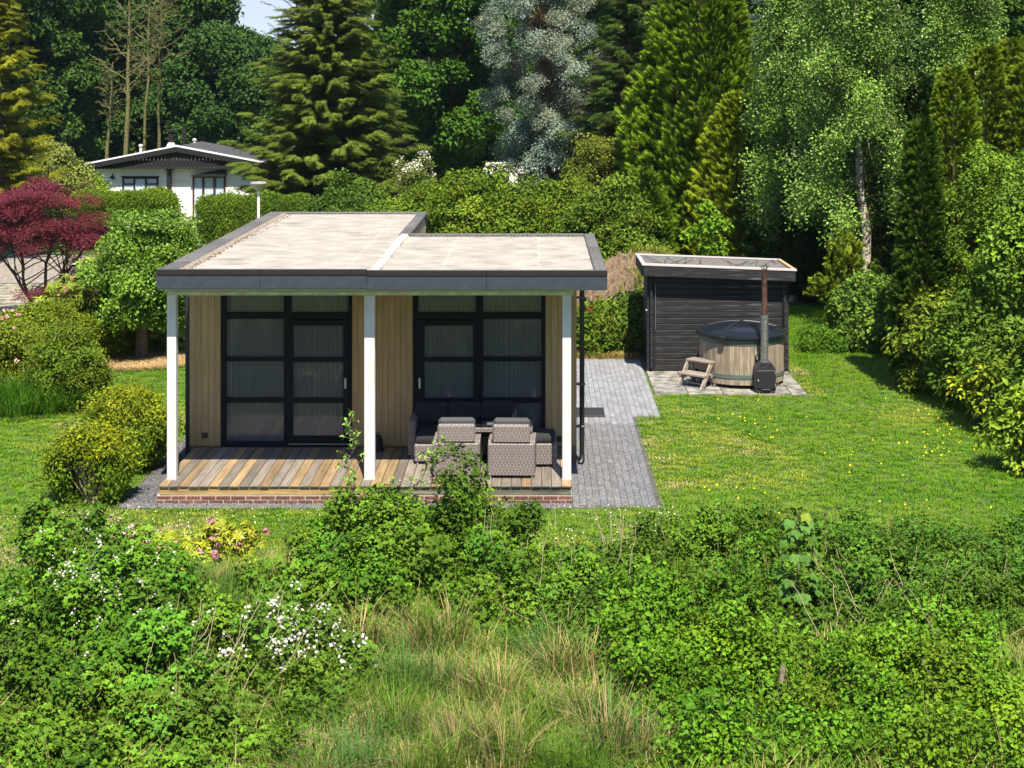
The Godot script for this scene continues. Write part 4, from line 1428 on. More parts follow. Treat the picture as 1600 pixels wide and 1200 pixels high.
# ------------------------------------------------------------------ neighbour
func build_neighbour() -> void:
	rng.seed = 71
	var D := 64.7
	var zf := zd(D)
	var h := thing("neighbour_chalet", "white weatherboard chalet with low dark gabled roof beyond the hedges", "house", Vector3(-15.3, 0, zf - 3))
	var xl := -19.25
	var xr := -11.3
	var dk := mat(0.005, 0.005, 0.0065, 0.85)
	var wm := [mat(0.72, 0.71, 0.68, 0.6), mat(0.68, 0.67, 0.65, 0.6), mat(0.75, 0.74, 0.71, 0.6)]
	var g := Geo.new()
	g.box(Vector3(xl, 0, zf - 7), Vector3(xr, 2.5, zf - 0.03))
	var wall := part("wall", g, wm[1], h)
	for i in 18:
		g = Geo.new()
		var y := 0.05 + i * 0.135
		g.prism([Vector2(-0.03, y), Vector2(0.016, y), Vector2(0.002, y + 0.134), Vector2(-0.03, y + 0.134)], xl, xr, Transform3D(Basis(Vector3(0, 0, 1), Vector3.UP, Vector3(1, 0, 0)), Vector3(0, 0, zf)))
		part("weatherboard", g, wm[i % 3], wall)
	g = Geo.new()
	g.cbox(Vector3(xl - 0.12, 0, zf - 0.2), Vector3(xl - 0.002, 2.5, zf + 0.05), 0.01)
	part("corner_board", g, dk, h)
	# gable and roof
	var zo := zf + 0.55
	var zb := zd(69.0)
	var ap := Vector2(-15.54, 3.40)
	var el := Vector2(-19.58, 2.60)
	var er := Vector2(-11.3, 2.60)
	g = Geo.new()
	g.prism([Vector2(el.x, el.y - 0.16), Vector2(ap.x, ap.y - 0.2), ap, el], zb, zo)
	g.prism([Vector2(ap.x, ap.y - 0.2), Vector2(er.x, er.y - 0.16), er, ap], zb, zo)
	var roof := part("roof", g, rough_mat(0.06, 0.06, 0.065, 181, 0.05, 0.6, 0.3, 0.5), h)
	g = Geo.new()
	g.prism([Vector2(el.x, el.y - 0.22), Vector2(ap.x, ap.y - 0.24), Vector2(ap.x, ap.y - 0.02), Vector2(el.x, el.y - 0.02)], zo + 0.002, zo + 0.06)
	part("bargeboard", g, dk, roof)
	g = Geo.new()
	g.prism([Vector2(ap.x, ap.y - 0.24), Vector2(er.x, er.y - 0.22), Vector2(er.x, er.y - 0.02), Vector2(ap.x, ap.y - 0.02)], zo + 0.002, zo + 0.06)
	part("bargeboard", g, dk, roof)
	for e in [[el, ap], [ap, er]]:
		g = Geo.new()
		var a: Vector2 = e[0]; var b: Vector2 = e[1]
		g.prism([a + Vector2(0, -0.018), b + Vector2(0, -0.018), b + Vector2(0, 0.05), a + Vector2(0, 0.05)], zo - 0.05, zo + 0.075)
		part("roof_trim", g, mat(0.7, 0.7, 0.72, 0.4), roof)
	var nb := 48
	for i in nb:
		var x0 := lerpf(-19.1, -11.35, float(i) / nb)
		var x1 := lerpf(-19.1, -11.35, float(i + 1) / nb) - 0.012
		var xm := (x0 + x1) / 2.0
		var top := lerpf(ap.y, el.y, absf(xm - ap.x) / 4.1) - 0.2
		if top < 2.45:
			continue
		g = Geo.new()
		var w := (x1 - x0) / 2.0
		g.prism([Vector2(x0, 2.43), Vector2(xm - w * 0.5, 2.41), Vector2(xm + w * 0.5, 2.41), Vector2(x1, 2.43), Vector2(x1, top), Vector2(x0, top)], zo - 0.10, zo - 0.07)
		part("gable_board", g, dk, h)
	g = Geo.new()
	g.box(Vector3(-19.2, 2.44, zf - 6.9), Vector3(-11.3, 2.5, zo - 0.11))
	part("soffit", g, mat(0.4, 0.4, 0.38, 0.8), h)
	# window and doors
	var cur := mat(0.62, 0.68, 0.78, 0.9)
	var glass := StandardMaterial3D.new()
	glass.albedo_color = Color(0.7, 0.75, 0.8, 0.12)
	glass.transparency = BaseMaterial3D.TRANSPARENCY_ALPHA
	glass.roughness = 0.03
	var X := func(px: float) -> float: return (px - 840.0) / 36.0
	var Y := func(py: float) -> float: return 6.44 - (py - 118.0) / 36.0
	var win := Node3D.new(); win.name = "window"; h.add_child(win, true)
	g = Geo.new()
	for b in [[192, 194.5], [209.5, 212], [227.5, 230], [245.5, 248]]:
		g.cbox(Vector3(X.call(b[0]), Y.call(308), zf + 0.017), Vector3(X.call(b[1]), Y.call(277), zf + 0.09), 0.01)
	for b in [[194.6, 209.4, 277, 279], [212.1, 227.4, 277, 279], [230.1, 245.4, 277, 279], [194.6, 209.4, 286.5, 288.5], [230.1, 245.4, 286.5, 288.5], [194.6, 209.4, 306, 308], [212.1, 227.4, 306, 308], [230.1, 245.4, 306, 308]]:
		g.box(Vector3(X.call(b[0]), Y.call(b[3]), zf + 0.02), Vector3(X.call(b[1]), Y.call(b[2]), zf + 0.085))
	g.cbox(Vector3(X.call(190.5), Y.call(277), zf + 0.017), Vector3(X.call(249.5), Y.call(275), zf + 0.14), 0.01)
	part("frame", g, dk, win)
	for b in [[194.5, 209.5], [212, 227.5], [230, 245.5]]:
		g = Geo.new()
		g.quad(Vector3(X.call(b[0]), Y.call(306), zf + 0.06), Vector3(X.call(b[1]), Y.call(306), zf + 0.06), Vector3(X.call(b[1]), Y.call(279), zf + 0.06), Vector3(X.call(b[0]), Y.call(279), zf + 0.06))
		part("pane", g, glass, win)
		g = Geo.new()
		pleats(g, X.call(b[0]), X.call(b[1]), Y.call(306), Y.call(279), zf + 0.032, 0.008, 7)
		part("net_curtain", g, cur, win)
	var dr := Node3D.new(); dr.name = "glass_door"; h.add_child(dr, true)
	g = Geo.new()
	var brown := mat(0.045, 0.018, 0.016, 0.5)
	for b in [[301.5, 304], [316.5, 320], [334, 337.5], [350, 353]]:
		g.cbox(Vector3(X.call(b[0]), Y.call(347), zf + 0.017), Vector3(X.call(b[1]), Y.call(275.5), zf + 0.09), 0.01)
	for b in [[304.1, 316.4], [320.1, 333.9], [337.6, 349.9]]:
		g.box(Vector3(X.call(b[0]), Y.call(277.5), zf + 0.02), Vector3(X.call(b[1]), Y.call(275.5), zf + 0.085))
		g.box(Vector3(X.call(b[0]), Y.call(347), zf + 0.02), Vector3(X.call(b[1]), Y.call(345), zf + 0.085))
	part("frame", g, brown, dr)
	for b in [[304, 316.5], [320, 334], [337.5, 350]]:
		g = Geo.new()
		g.quad(Vector3(X.call(b[0]), Y.call(345), zf + 0.06), Vector3(X.call(b[1]), Y.call(345), zf + 0.06), Vector3(X.call(b[1]), Y.call(277.5), zf + 0.06), Vector3(X.call(b[0]), Y.call(277.5), zf + 0.06))
		part("pane", g, glass, dr)
		g = Geo.new()
		pleats(g, X.call(b[0]), X.call(b[1]), Y.call(345), Y.call(277.5), zf + 0.032, 0.01, 6)
		part("long_curtain", g, cur, dr)
	g = Geo.new()
	g.prism([Vector2(X.call(301), Y.call(275)), Vector2(X.call(354), Y.call(275)), Vector2(X.call(354), Y.call(264)), Vector2(X.call(338), Y.call(266)), Vector2(X.call(301), Y.call(273))], zf + 0.02, zf + 0.35)
	part("door_hood", g, dk, h)
	# black flue in front of the wall, and roof pipes
	g = Geo.new()
	g.tube([Vector3(-15.93, 0.55, zf + 0.2), Vector3(-15.93, 2.4, zf + 0.2)], [0.105, 0.105], 12)
	g.tube([Vector3(-15.93, 2.4, zf + 0.2), Vector3(-15.93, 2.9, zf + 0.2)], [0.105, 0.105], 12)
	var fl := part("flue_pipe", g, mat(0.014, 0.014, 0.017, 0.45), h)
	for yy in [2.35, 1.25]:
		g = Geo.new()
		g.cbox(Vector3(-16.12, yy, zf + 0.05), Vector3(-15.74, yy + 0.03, zf + 0.32), 0.005)
		part("flue_bracket", g, dk, fl)
	var caps := [[267.5, 202, 228, 0.13, 65.0, true], [288.0, 201, 224, 0.075, 66.5, true], [304.0, 216, 226, 0.07, 67.5, false], [220.0, 225, 239, 0.07, 65.5, false]]
	for c in caps:
		var d: float = c[4]
		var x := gx(c[0], d)
		var y1 := gy(c[1], d)
		var y0 := gy(c[2], d) - 0.25
		var r: float = c[3]
		var m: Material = dk if c[5] else mat(0.55, 0.53, 0.5, 0.6)
		g = Geo.new()
		if c[0] == 288.0:
			g.lathe([Vector2(r, y0), Vector2(r, y1 - 0.35), Vector2(r * 1.25, y1 - 0.2), Vector2(r * 0.8, y1), Vector2(0, y1 + 0.02)], 14, Vector3(x, 0, zd(d)))
		else:
			g.lathe([Vector2(r * 1.35, y0), Vector2(r, y0 + 0.28), Vector2(r, y1 - 0.12), Vector2(r * 1.4, y1 - 0.11), Vector2(r * 1.4, y1 - 0.03), Vector2(0, y1)], 14, Vector3(x, 0, zd(d)))
		var ps := part("roof_chimney" if c[5] else "roof_vent", g, m, h)
		if c[0] == 267.5:
			g = Geo.new()
			g.lathe([Vector2(0.28, y0 + 0.1), Vector2(0.15, y0 + 0.36), Vector2(0.132, y0 + 0.4)], 14, Vector3(x, 0, zd(d)))
			part("chimney_flashing", g, mat(0.6, 0.55, 0.54, 0.5), ps)
	# swallow-shaped wall ornament
	var bp := []
	for q in [[171.0, 277.5], [175.5, 274.2], [176.4, 270.0], [178.0, 276.0], [182.0, 278.4], [178.0, 278.4], [179.5, 281.6], [176.0, 279.5]]:
		bp.append(Vector2(X.call(q[0]), Y.call(q[1])))
	bp.reverse()
	if Geometry2D.is_polygon_clockwise(PackedVector2Array(bp)):
		bp.reverse()
	g = Geo.new()
	g.prism(bp, zf + 0.018, zf + 0.05)
	tag(part("bird_ornament", g, dk, self), "black swallow silhouette fixed on the white chalet wall", "wall ornament")
	# step and low white rail in front
	g = Geo.new()
	g.cbox(Vector3(-16.3, 0.0, zf + 0.1), Vector3(-14.9, 0.28, zf + 1.1), 0.02)
	part("porch_step", g, mat(0.5, 0.48, 0.45, 0.8), h)
	var fe := thing("white_rail", "low white rail beside the black flue of the white chalet", "railing", Vector3(-15.6, 0.28, zf + 0.6))
	g = Geo.new()
	for k in 6:
		g.box(Vector3(-16.2 + k * 0.24, 0.28, zf + 0.6), Vector3(-16.2 + k * 0.24 + 0.05, 1.05, zf + 0.64))
	part("rail_bars", g, mat(0.6, 0.62, 0.66, 0.6), fe)
	g = Geo.new()
	g.cbox(Vector3(-16.25, 1.05, zf + 0.59), Vector3(-14.9, 1.1, zf + 0.65), 0.01)
	part("top_rail", g, mat(0.6, 0.62, 0.66, 0.6), fe)

func pleats(g: Geo, x0: float, x1: float, y0: float, y1: float, z: float, amp: float, n: int) -> void:
	var prev := Vector3()
	for i in n * 8 + 1:
		var f := float(i) / (n * 8)
		var p := Vector3(lerpf(x0, x1, f), y0, z + amp * sin(f * TAU * n + sin(f * 9.0)))
		if i > 0:
			g.quad(prev, p, p + Vector3.UP * (y1 - y0), prev + Vector3.UP * (y1 - y0))
		prev = p

func build_small_things() -> void:
	rng.seed = 81
	# street lamp
	var d := 45.0
	var b := base_at(404, d)
	var lamp := thing("street_lamp", "small white post lamp with flat mushroom head left of the roof", "street lamp", b)
	var g := Geo.new()
	var top := gy(283, d)
	g.tube([Vector3(0, 0, 0), Vector3(0, top - 0.28, 0)], [0.045, 0.04], 12)
	part("pole", g, mat(0.72, 0.72, 0.70, 0.5), lamp, true)
	g = Geo.new()
	g.lathe([Vector2(0.05, top - 0.30), Vector2(0.10, top - 0.26), Vector2(0.24, top - 0.10), Vector2(0.24, top - 0.085), Vector2(0.0, top - 0.085)], 24)
	part("lamp_bowl", g, mat(0.36, 0.35, 0.29, 0.3), lamp, true)
	g = Geo.new()
	g.lathe([Vector2(0.26, top - 0.086), Vector2(0.265, top - 0.06), Vector2(0.20, top - 0.02), Vector2(0.0, top)], 24)
	part("lamp_cap", g, mat(0.24, 0.21, 0.19, 0.6), lamp, true)
	# white caravan glimpsed through the silver tree
	d = 74.0
	var cv := thing("white_caravan", "white caravan glimpsed under the silver-leaved tree", "caravan", base_at(806, d))
	g = Geo.new()
	g.cbox(Vector3(-1.6, 0.4, -1.1), Vector3(2.4, 2.0, 1.1), 0.18)
	part("body", g, mat(0.8, 0.77, 0.78, 0.45), cv, true)
	g = Geo.new()
	g.cbox(Vector3(-1.5, 2.002, -1.0), Vector3(2.3, 2.1, 1.0), 0.04)
	part("roof", g, mat(0.8, 0.76, 0.76, 0.5), cv, true)
	for xx in [-1.1, 0.1, 1.3]:
		g = Geo.new()
		g.cbox(Vector3(xx, 1.1, 1.101), Vector3(xx + 0.8, 1.65, 1.115), 0.005)
		part("window", g, mat(0.05, 0.055, 0.08, 0.1), cv, true)
	for xx in [-0.7, 1.5]:
		g = Geo.new()
		g.tube([Vector3(xx, 0.33, 0.75), Vector3(xx, 0.33, 0.95)], [0.33, 0.33], 16)
		part("wheel", g, mat(0.02, 0.02, 0.02, 0.8), cv, true)
	# parked car at the left edge
	d = 72.0
	var car := thing("parked_car", "pale silver car half hidden at the left edge of the view", "car", base_at(-22, d))
	var body := mat(0.45, 0.50, 0.56, 0.25, 0.3)
	g = Geo.new()
	g.prism([Vector2(-2.1, 0.3), Vector2(2.1, 0.3), Vector2(2.15, 0.65), Vector2(2.0, 0.85), Vector2(1.1, 0.95), Vector2(-2.0, 0.95), Vector2(-2.15, 0.6)], -0.85, 0.85)
	part("body", g, body, car, true)
	g = Geo.new()
	g.prism([Vector2(-1.9, 0.952), Vector2(1.1, 0.952), Vector2(0.45, 1.46), Vector2(-1.5, 1.46)], -0.75, 0.75)
	part("cabin", g, mat(0.06, 0.07, 0.08, 0.1), car, true)
	g = Geo.new()
	g.cbox(Vector3(-1.5, 1.462, -0.72), Vector3(0.45, 1.50, 0.72), 0.015)
	part("car_roof", g, body, car, true)
	for xx in [-1.3, 1.35]:
		for zz in [-0.8, 0.72]:
			g = Geo.new()
			g.tube([Vector3(xx, 0.31, zz), Vector3(xx, 0.31, zz + 0.18)], [0.31, 0.31], 16)
			part("wheel", g, mat(0.015, 0.015, 0.015, 0.8), car, true)
	# soil heap right of the chalet
	var hp := Geo.new()
	var n1 := noise(91, 0.9, 5)
	var n2 := noise(92, 3.0, 3)
	var grid := 64
	var hx := func(i: int, j: int) -> Vector3:
		var x := lerpf(0.6, 4.6, float(i) / grid)
		var z := lerpf(zd(42.5), zd(37.0), float(j) / grid)
		var u := (x - 2.75) / 1.95
		var v := (z - zd(39.8)) / 2.6
		var hh := 1.62 * maxf(0.0, 1.0 - u * u * (0.75 if u < 0 else 1.0) - v * v)
		hh += (n1.get_noise_2d(x, z) * 0.32 + absf(n2.get_noise_2d(x, z)) * 0.22) * clampf(hh * 2.0, 0, 1)
		return Vector3(x, hh - 0.03, z)
	for i in grid:
		for j in grid:
			var a: Vector3 = hx.call(i, j); var b2: Vector3 = hx.call(i + 1, j)
			var c: Vector3 = hx.call(i + 1, j + 1); var e: Vector3 = hx.call(i, j + 1)
			hp.tri(e, c, b2); hp.tri(e, b2, a)
	var heap := thing("soil_heap", "bare brown soil heap between the chalet and the log cabin", "soil heap", Vector3(2.4, 0, zd(39.8)))
	part("soil", hp, rough_mat(0.19, 0.132, 0.08, 93, 0.05, 0.8, 0.35, 0.7), heap)
	var s := Spread.new()
	for i in 900:
		var x := R(1.2, 4.2)
		var p: Vector3 = hx.call(int((x - 0.6) / 4.0 * grid), int(R(0.3, 1.0) * grid))
		if p.y < 0.0 or x < 2.0 + p.y * 0.5 + R(-0.4, 0.5):
			continue
		var q := R(0.7, 1.3)
		s.put(Transform3D(Basis(Vector3.UP, R(0, TAU)).scaled(Vector3.ONE * R(0.8, 1.8)), p), Color(0.17 * q, 0.20 * q, 0.05 * q))
	many("weeds", s, tuft(94, 12, 0.22, 0.014, 0.10, 0.7), leaf_mat(0.6, 0.4), heap)

# ------------------------------------------------------------------ plants
var bark_mats := {}
func bark(kind: String) -> StandardMaterial3D:
	if not bark_mats.has(kind):
		var m: StandardMaterial3D
		if kind == "birch":
			m = mat(0.70, 0.66, 0.58, 0.7)
			var n1 := noise(201, 0.05, 4)
			var n2 := noise(202, 0.02, 3)
			m.albedo_texture = picture(128, 256, func(x, y):
				var a: float = n1.get_noise_2d(x * 0.5, y * 2.4)
				var b: float = n2.get_noise_2d(x, y)
				var k := 1.0
				if a > 0.22: k = 0.28
				if b > 0.30: k *= 0.3
				k *= 0.9 + n1.get_noise_2d(x * 3.0, y * 3.0) * 0.2
				return Color(k, k * 0.98, k * 0.93))
			m.uv1_triplanar = true
			m.uv1_scale = Vector3(1.2, 1.2, 1.2)
		elif kind == "mossy":
			m = rough_mat(0.16, 0.15, 0.05, 203, 0.05, 0.8, 0.3, 0.7)
		elif kind == "grey":
			m = rough_mat(0.19, 0.155, 0.115, 204, 0.06, 0.9, 0.35, 1.2)
		elif kind == "straw":
			m = mat(0.36, 0.30, 0.19, 0.9)
		else:
			m = rough_mat(0.10, 0.07, 0.045, 205, 0.06, 0.8, 0.3, 1.2)
		bark_mats[kind] = m
	return bark_mats[kind]

var protos := {}
func proto(key: String) -> ArrayMesh:
	if not protos.has(key):
		var keep := rng.state
		var m: ArrayMesh
		match key:
			"far": m = clump(301, 40, 0.55, 0.38, 1.25, 0.4, 0.75)
			"oak": m = clump(302, 58, 0.21, 0.15, 0.55, 0.45, 0.7)
			"oak2": m = clump(303, 50, 0.25, 0.17, 0.60, 0.5, 0.6)
			"mid": m = clump(304, 60, 0.105, 0.068, 0.33, 0.45, 0.65)
			"mid2": m = clump(305, 52, 0.12, 0.075, 0.36, 0.5, 0.6)
			"fine": m = clump(306, 70, 0.062, 0.036, 0.24, 0.4, 0.7)
			"birch": m = clump(307, 64, 0.075, 0.052, 0.36, 0.2, 1.15)
			"silver": m = clump(308, 80, 0.085, 0.05, 0.36, 0.6, 0.75)
			"maple": m = clump(309, 84, 0.085, 0.022, 0.30, 0.75, 0.32)
			"box": m = clump(310, 60, 0.05, 0.028, 0.17, 0.45, 0.8)
			"laurel": m = clump(311, 36, 0.115, 0.050, 0.26, 0.5, 0.7, true)
			"privet": m = clump(316, 22, 0.060, 0.030, 0.15, 0.4, 0.9)
			"big": m = clump(312, 16, 0.16, 0.13, 0.26, 0.5, 0.8, true)
			"alder": m = clump(313, 36, 0.058, 0.043, 0.20, 0.5, 0.8, true)
			"alder2": m = clump(314, 38, 0.050, 0.028, 0.19, 0.5, 0.9, true)
			"nettle": m = clump(315, 36, 0.070, 0.028, 0.17, 0.5, 1.0)
			"bramble": m = bramble_clump(321, 12, 0.051, 0.18)
			"bramble2": m = bramble_clump(322, 16, 0.041, 0.19)
			"rhodo": m = whorl_clump(331, 5, 0.15, 0.042, 0.24)
			"spruce": m = spruce_spray(341, 0.72, 15, 0.026)
			"spruce2": m = spruce_spray(342, 0.85, 16, 0.028)
			"thuja": m = thuja_fan(351, 0.40, 19, 0.031)
			"thuja2": m = thuja_fan(352, 0.46, 20, 0.034)
			"column": m = thuja_fan(353, 0.26, 12, 0.028)
			"grass": m = tuft(361, 34, 0.036, 0.0075, 0.11, 1.2)
			"grass2": m = tuft(362, 30, 0.046, 0.008, 0.11, 1.1)
			"clover": m = clump(363, 22, 0.03, 0.026, 0.09, 0.9, 0.25)
			"wild": m = tuft(364, 26, 0.42, 0.010, 0.16, 0.75)
			"wild2": m = tuft(365, 22, 0.30, 0.012, 0.15, 0.9)
			"reed": m = tuft(369, 14, 1.0, 0.0075, 0.14, 0.55)
			"rush": m = tuft(366, 60, 0.85, 0.0085, 0.15, 0.75)
			"rush2": m = tuft(367, 50, 0.70, 0.0085, 0.13, 1.0)
			"straw": m = tuft(368, 16, 0.16, 0.008, 0.16, 2.4)
			"white_flower": m = blossom(371, 5, 0.022, 0.07)
			"pink_flower": m = blossom(372, 11, 0.045, 0.07)
			"yellow_flower": m = blossom(373, 1, 0.014, 0.0, 6)
			"clover_flower": m = blossom(374, 3, 0.011, 0.06, 6)
		protos[key] = m
		rng.state = keep
	return protos[key]

func limb(g: Geo, a: Vector3, b: Vector3, r0: float, r1: float, sag := 0.0) -> void:
	var p := bend(a, b, 4, (b - a).length() * 0.05)
	for i in p.size():
		var f := i / 4.0
		p[i].y += sag * sin(PI * f) * (b - a).length()
	g.tube(p, taper(r0, r1, 4), 6, false)

# broad-leaved tree or shrub: lobes of leaf clumps round a branching frame
func broad(called: String, label: String, category: String, base: Vector3, o: Dictionary, group := "") -> Node3D:
	rng.seed = int(absf(base.x) * 131.0 + absf(base.z) * 17.0) + 7
	var t := thing(called, label, category, base, group)
	var H: float = o.h
	var low: float = o.get("low", 0.25)
	var rad: float = o.r
	var n: int = o.get("lobes", 30)
	var lr: float = o.get("lobe", 0.9)
	var per: int = o.get("per", 40)
	var col: Color = o.col
	var vary: float = o.get("vary", 0.22)
	var deep: float = o.get("deep", 1.0)
	var keys: Array = o.leaf
	var sp := []
	for k in keys:
		sp.append(Spread.new())
	var g := Geo.new()
	var lean: Vector3 = o.get("lean", Vector3.ZERO)
	var tr: float = o.get("trunk", 0.0)
	var stems: int = o.get("stems", 1)
	var tops := []
	for k in stems:
		var off := Vector3.ZERO if stems == 1 else Vector3(R(-1, 1), 0, R(-1, 1)) * rad * 0.25
		var top := base + Vector3(0, H * (0.9 if stems == 1 else R(0.6, 0.85)), 0) + lean + off * 2.4
		var tp := bend(base + off, top, 6, rad * 0.06)
		tops.append(tp)
		if tr > 0.0:
			g.tube(tp, taper(tr, tr * 0.25, 6), 9)
	for i in n:
		var f := (i + R(0, 1)) / n
		var a := i * 2.39996 + R(-0.4, 0.4)
		var shape: float = pow(maxf(sin(PI * (0.10 + 0.86 * f)), 0.02), o.get("pow", 0.65))
		if o.has("cone"):
			shape = lerpf(shape, 1.0 - f, o.cone)
		var rr := rad * shape * R(0.42, 1.0)
		var y := H * (low + (1.0 - low) * f) * R(0.93, 1.05)
		var out_shoot := R(0, 1) < 0.22
		if out_shoot:
			rr *= 1.16
		var c := base + lean * (y / H) + Vector3(cos(a) * rr, y - lr * 0.35, sin(a) * rr * deep)
		var k := lr * (R(0.4, 0.6) if out_shoot else R(0.6, 1.25))
		var L := Vector3(k, k * o.get("flat", 0.72), k)
		for j in keys.size():
			lobe(sp[j], c, L, int(per * k / lr / keys.size() * R(0.7, 1.2)) + 1, col, vary, o.get("size", Vector2(0.8, 1.25)), o.get("up", 0.55), base.y + 0.03)
		if tr > 0.0 and i % int(o.get("skip", 1)) == 0:
			var tp: Array = tops[i % stems]
			var q: Vector3 = tp[clampi(int(f * 5.0 + low * 2.0), 0, 5)]
			limb(g, q, c, tr * 0.35 * (1.0 - f * 0.6), tr * 0.06 + 0.004, 0.05)
	if tr > 0.0:
		part("trunk" if stems == 1 else "stems", g, bark(o.get("bark", "brown")), t)
	for j in keys.size():
		many("foliage", sp[j], proto(keys[j]), leaf_mat(o.get("rough", 0.5), o.get("thru", 0.5)), t)
	if o.has("inner"):   # withered inner leaves
		var inn := Spread.new()
		for i in 26:
			var f := (i + 0.5) / 26.0
			lobe(inn, base + lean * f + Vector3(R(-0.3, 0.3) * rad, H * (low + (1.0 - low) * f), R(-0.3, 0.3) * rad), Vector3(0.6, 0.5, 0.6), 16, o.inner, 0.35, Vector2(0.6, 1.0), 0.4)
		many("withered_leaves", inn, proto("fine"), leaf_mat(0.7, 0.4), t)
	if o.has("flowers"):
		var fs := Spread.new()
		for i in o.flowers:
			var src: Spread = sp[0]
			var x: Transform3D = src.t[rng.randi() % src.t.size()]
			for better in 3:   # flowers open on the sunny outside
				var alt: Transform3D = src.t[rng.randi() % src.t.size()]
				if (alt.origin - base).dot(Vector3(0.1, 0.7, 0.7)) > (x.origin - base).dot(Vector3(0.1, 0.7, 0.7)) - R(0.0, 0.5) * rad:
					x = alt
			var out := (x.origin - base - Vector3(0, H * 0.4, 0)).normalized()
			var fc: Color = o.flower_col
			var q := R(0.75, 1.2)
			var fk: float = o.get("flower_size", 1.0) * R(0.7, 1.2)
			fs.put(Transform3D(basis_up((out + Vector3.UP).normalized(), R(0, TAU)).scaled(Vector3.ONE * fk), x.origin + out * 0.12 + Vector3.UP * 0.08), Color(fc.r * q, fc.g * q * R(0.8, 1.2), fc.b * q))
		many("blossoms", fs, proto(o.get("flower", "pink_flower")), leaf_mat(0.6, 0.5), t)
	return t

func spruce(called: String, label: String, base: Vector3, H: float, rad: float, col: Color, o := {}) -> Node3D:
	rng.seed = int(absf(base.x) * 131.0 + absf(base.z) * 17.0) + 9
	var t := thing(called, label, "tree", base, o.get("group", ""))
	var g := Geo.new()
	g.tube(bend(base, base + Vector3(0, H, 0), 6, 0.12), taper(H * 0.018, 0.015, 6), 8)
	var s1 := Spread.new(); var s2 := Spread.new()
	var y: float = o.get("low", 0.08) * H
	var gap: float = o.get("gap", 0.34)
	while y < H * 0.985:
		var f := y / H
		var len := rad * pow(1.0 - f, o.get("pow", 0.8)) * R(0.85, 1.12) + 0.12
		var nb := int(lerpf(9.0, 5.0, f)) + int(o.get("more", 0))
		var a0 := R(0, TAU)
		for k in nb:
			var a := a0 + TAU * k / nb + R(-0.25, 0.25)
			var l := len * R(0.68, 1.2)
			var d := Vector3(cos(a), 0, sin(a))
			var p0 := base + Vector3(0, y + R(-0.32, 0.32), 0)
			var droop := R(0.05, 0.35) * (1.0 - f * 1.3)
			var steps := int(l / 0.34) + 1
			var pts := []
			for i in steps + 1:
				var q := float(i) / steps
				pts.append(p0 + d * l * q + Vector3.UP * l * (-droop * q + 0.20 * q * q * q))
			g.tube(pts, taper(0.022 + l * 0.008, 0.006, steps), 4, false)
			var lk := R(0.72, 1.28)
			for i in range(int(steps * 0.25), steps + 1):
				var q := float(i) / steps
				for rep in 3 + int(o.get("more", 0)) / 2:
					var yaw := R(-0.9, 0.9) * (1.25 - q)
					var fw := (d.rotated(Vector3.UP, yaw) + Vector3.UP * R(-0.35, 0.12)).normalized()
					var up := (Vector3.UP + rand_dir() * 0.35).normalized()
					var xx := up.cross(fw).normalized()
					var b := Basis(xx, fw.cross(xx), fw)
					var k2: float = R(0.6, 1.1) * (1.0 - 0.35 * f) * o.get("spray", 1.0)
					var lum := lk * R(0.8, 1.2) * lerpf(0.8, 1.12, q)
					var tf := Transform3D(b.scaled(Vector3.ONE * k2), (pts[i] as Vector3) - fw * 0.12)
					(s1 if rng.randi() % 2 else s2).put(tf, Color(col.r * lum, col.g * lum, col.b * lum))
		y += gap * R(0.8, 1.2) * (1.0 - 0.3 * f)
	part("trunk", g, bark("brown"), t)
	many("needles", s1, proto("spruce"), leaf_mat(0.6, 0.3), t)
	many("needles", s2, proto("spruce2"), leaf_mat(0.6, 0.3), t)
	return t

# dense cypress or thuja: fans over a lumpy cone
func cypress(called: String, label: String, base: Vector3, H: float, rad: float, count: int, col: Color, keys: Array, o := {}) -> Node3D:
	rng.seed = int(absf(base.x) * 131.0 + absf(base.z) * 17.0) + 13
	var t := thing(called, label, "tree", base, o.get("group", ""))
	var n1 := noise(int(rng.seed) % 1000, o.get("lump", 0.55), 3)
	var g := Geo.new()
	g.tube([base, base + Vector3(0, H * 0.5, 0), base + Vector3(0, H * 0.93, 0)], [rad * 0.09, rad * 0.05, 0.01], 7)
	part("trunk", g, bark("brown"), t)
	var sp := []
	for k in keys:
		sp.append(Spread.new())
	var pw: float = o.get("pow", 0.75)
	var size: Vector2 = o.get("size", Vector2(0.8, 1.3))
	for i in count:
		var f := 1.0 - pow(R(0, 1), 1.0 / 1.6) if pw > 0.5 else R(0, 1)
		var a := R(0, TAU)
		var d := Vector3(cos(a), 0, sin(a))
		var prof: float = pow(1.0 - f, pw) * minf(1.0, 0.75 + f * 3.0)
		var lump := n1.get_noise_3d(d.x * rad * 1.6, f * H, d.z * rad * 1.6)
		var rr: float = rad * prof * (1.0 + lump * o.get("rough", 0.34))
		var inner := pow(R(0, 1), 2.5) * 0.35
		var p: Vector3 = base + d * rr * (1.0 - inner) + Vector3(0, f * H + R(-0.1, 0.1), 0)
		if p.y < base.y + 0.05:
			continue
		var upv := (Vector3.UP * R(0.5, 1.0) + d * R(0.15, 0.8) + rand_dir() * 0.3).normalized()
		var fw := (d - upv * d.dot(upv)).normalized()
		var b := Basis(upv.cross(fw), upv, fw)
		var k := R(size.x, size.y) * lerpf(1.0, 0.75, f)
		var lum := (1.0 + lump * 0.55) * R(0.72, 1.25)
		var w := R(-0.08, 0.06) + lump * 0.08
		sp[rng.randi() % keys.size()].put(Transform3D(b.scaled(Vector3.ONE * k), p), Color(col.r * lum * (1.0 + w), col.g * lum, col.b * lum))
	for j in keys.size():
		many("foliage", sp[j], proto(keys[j]), leaf_mat(0.55, 0.35), t)
	return t

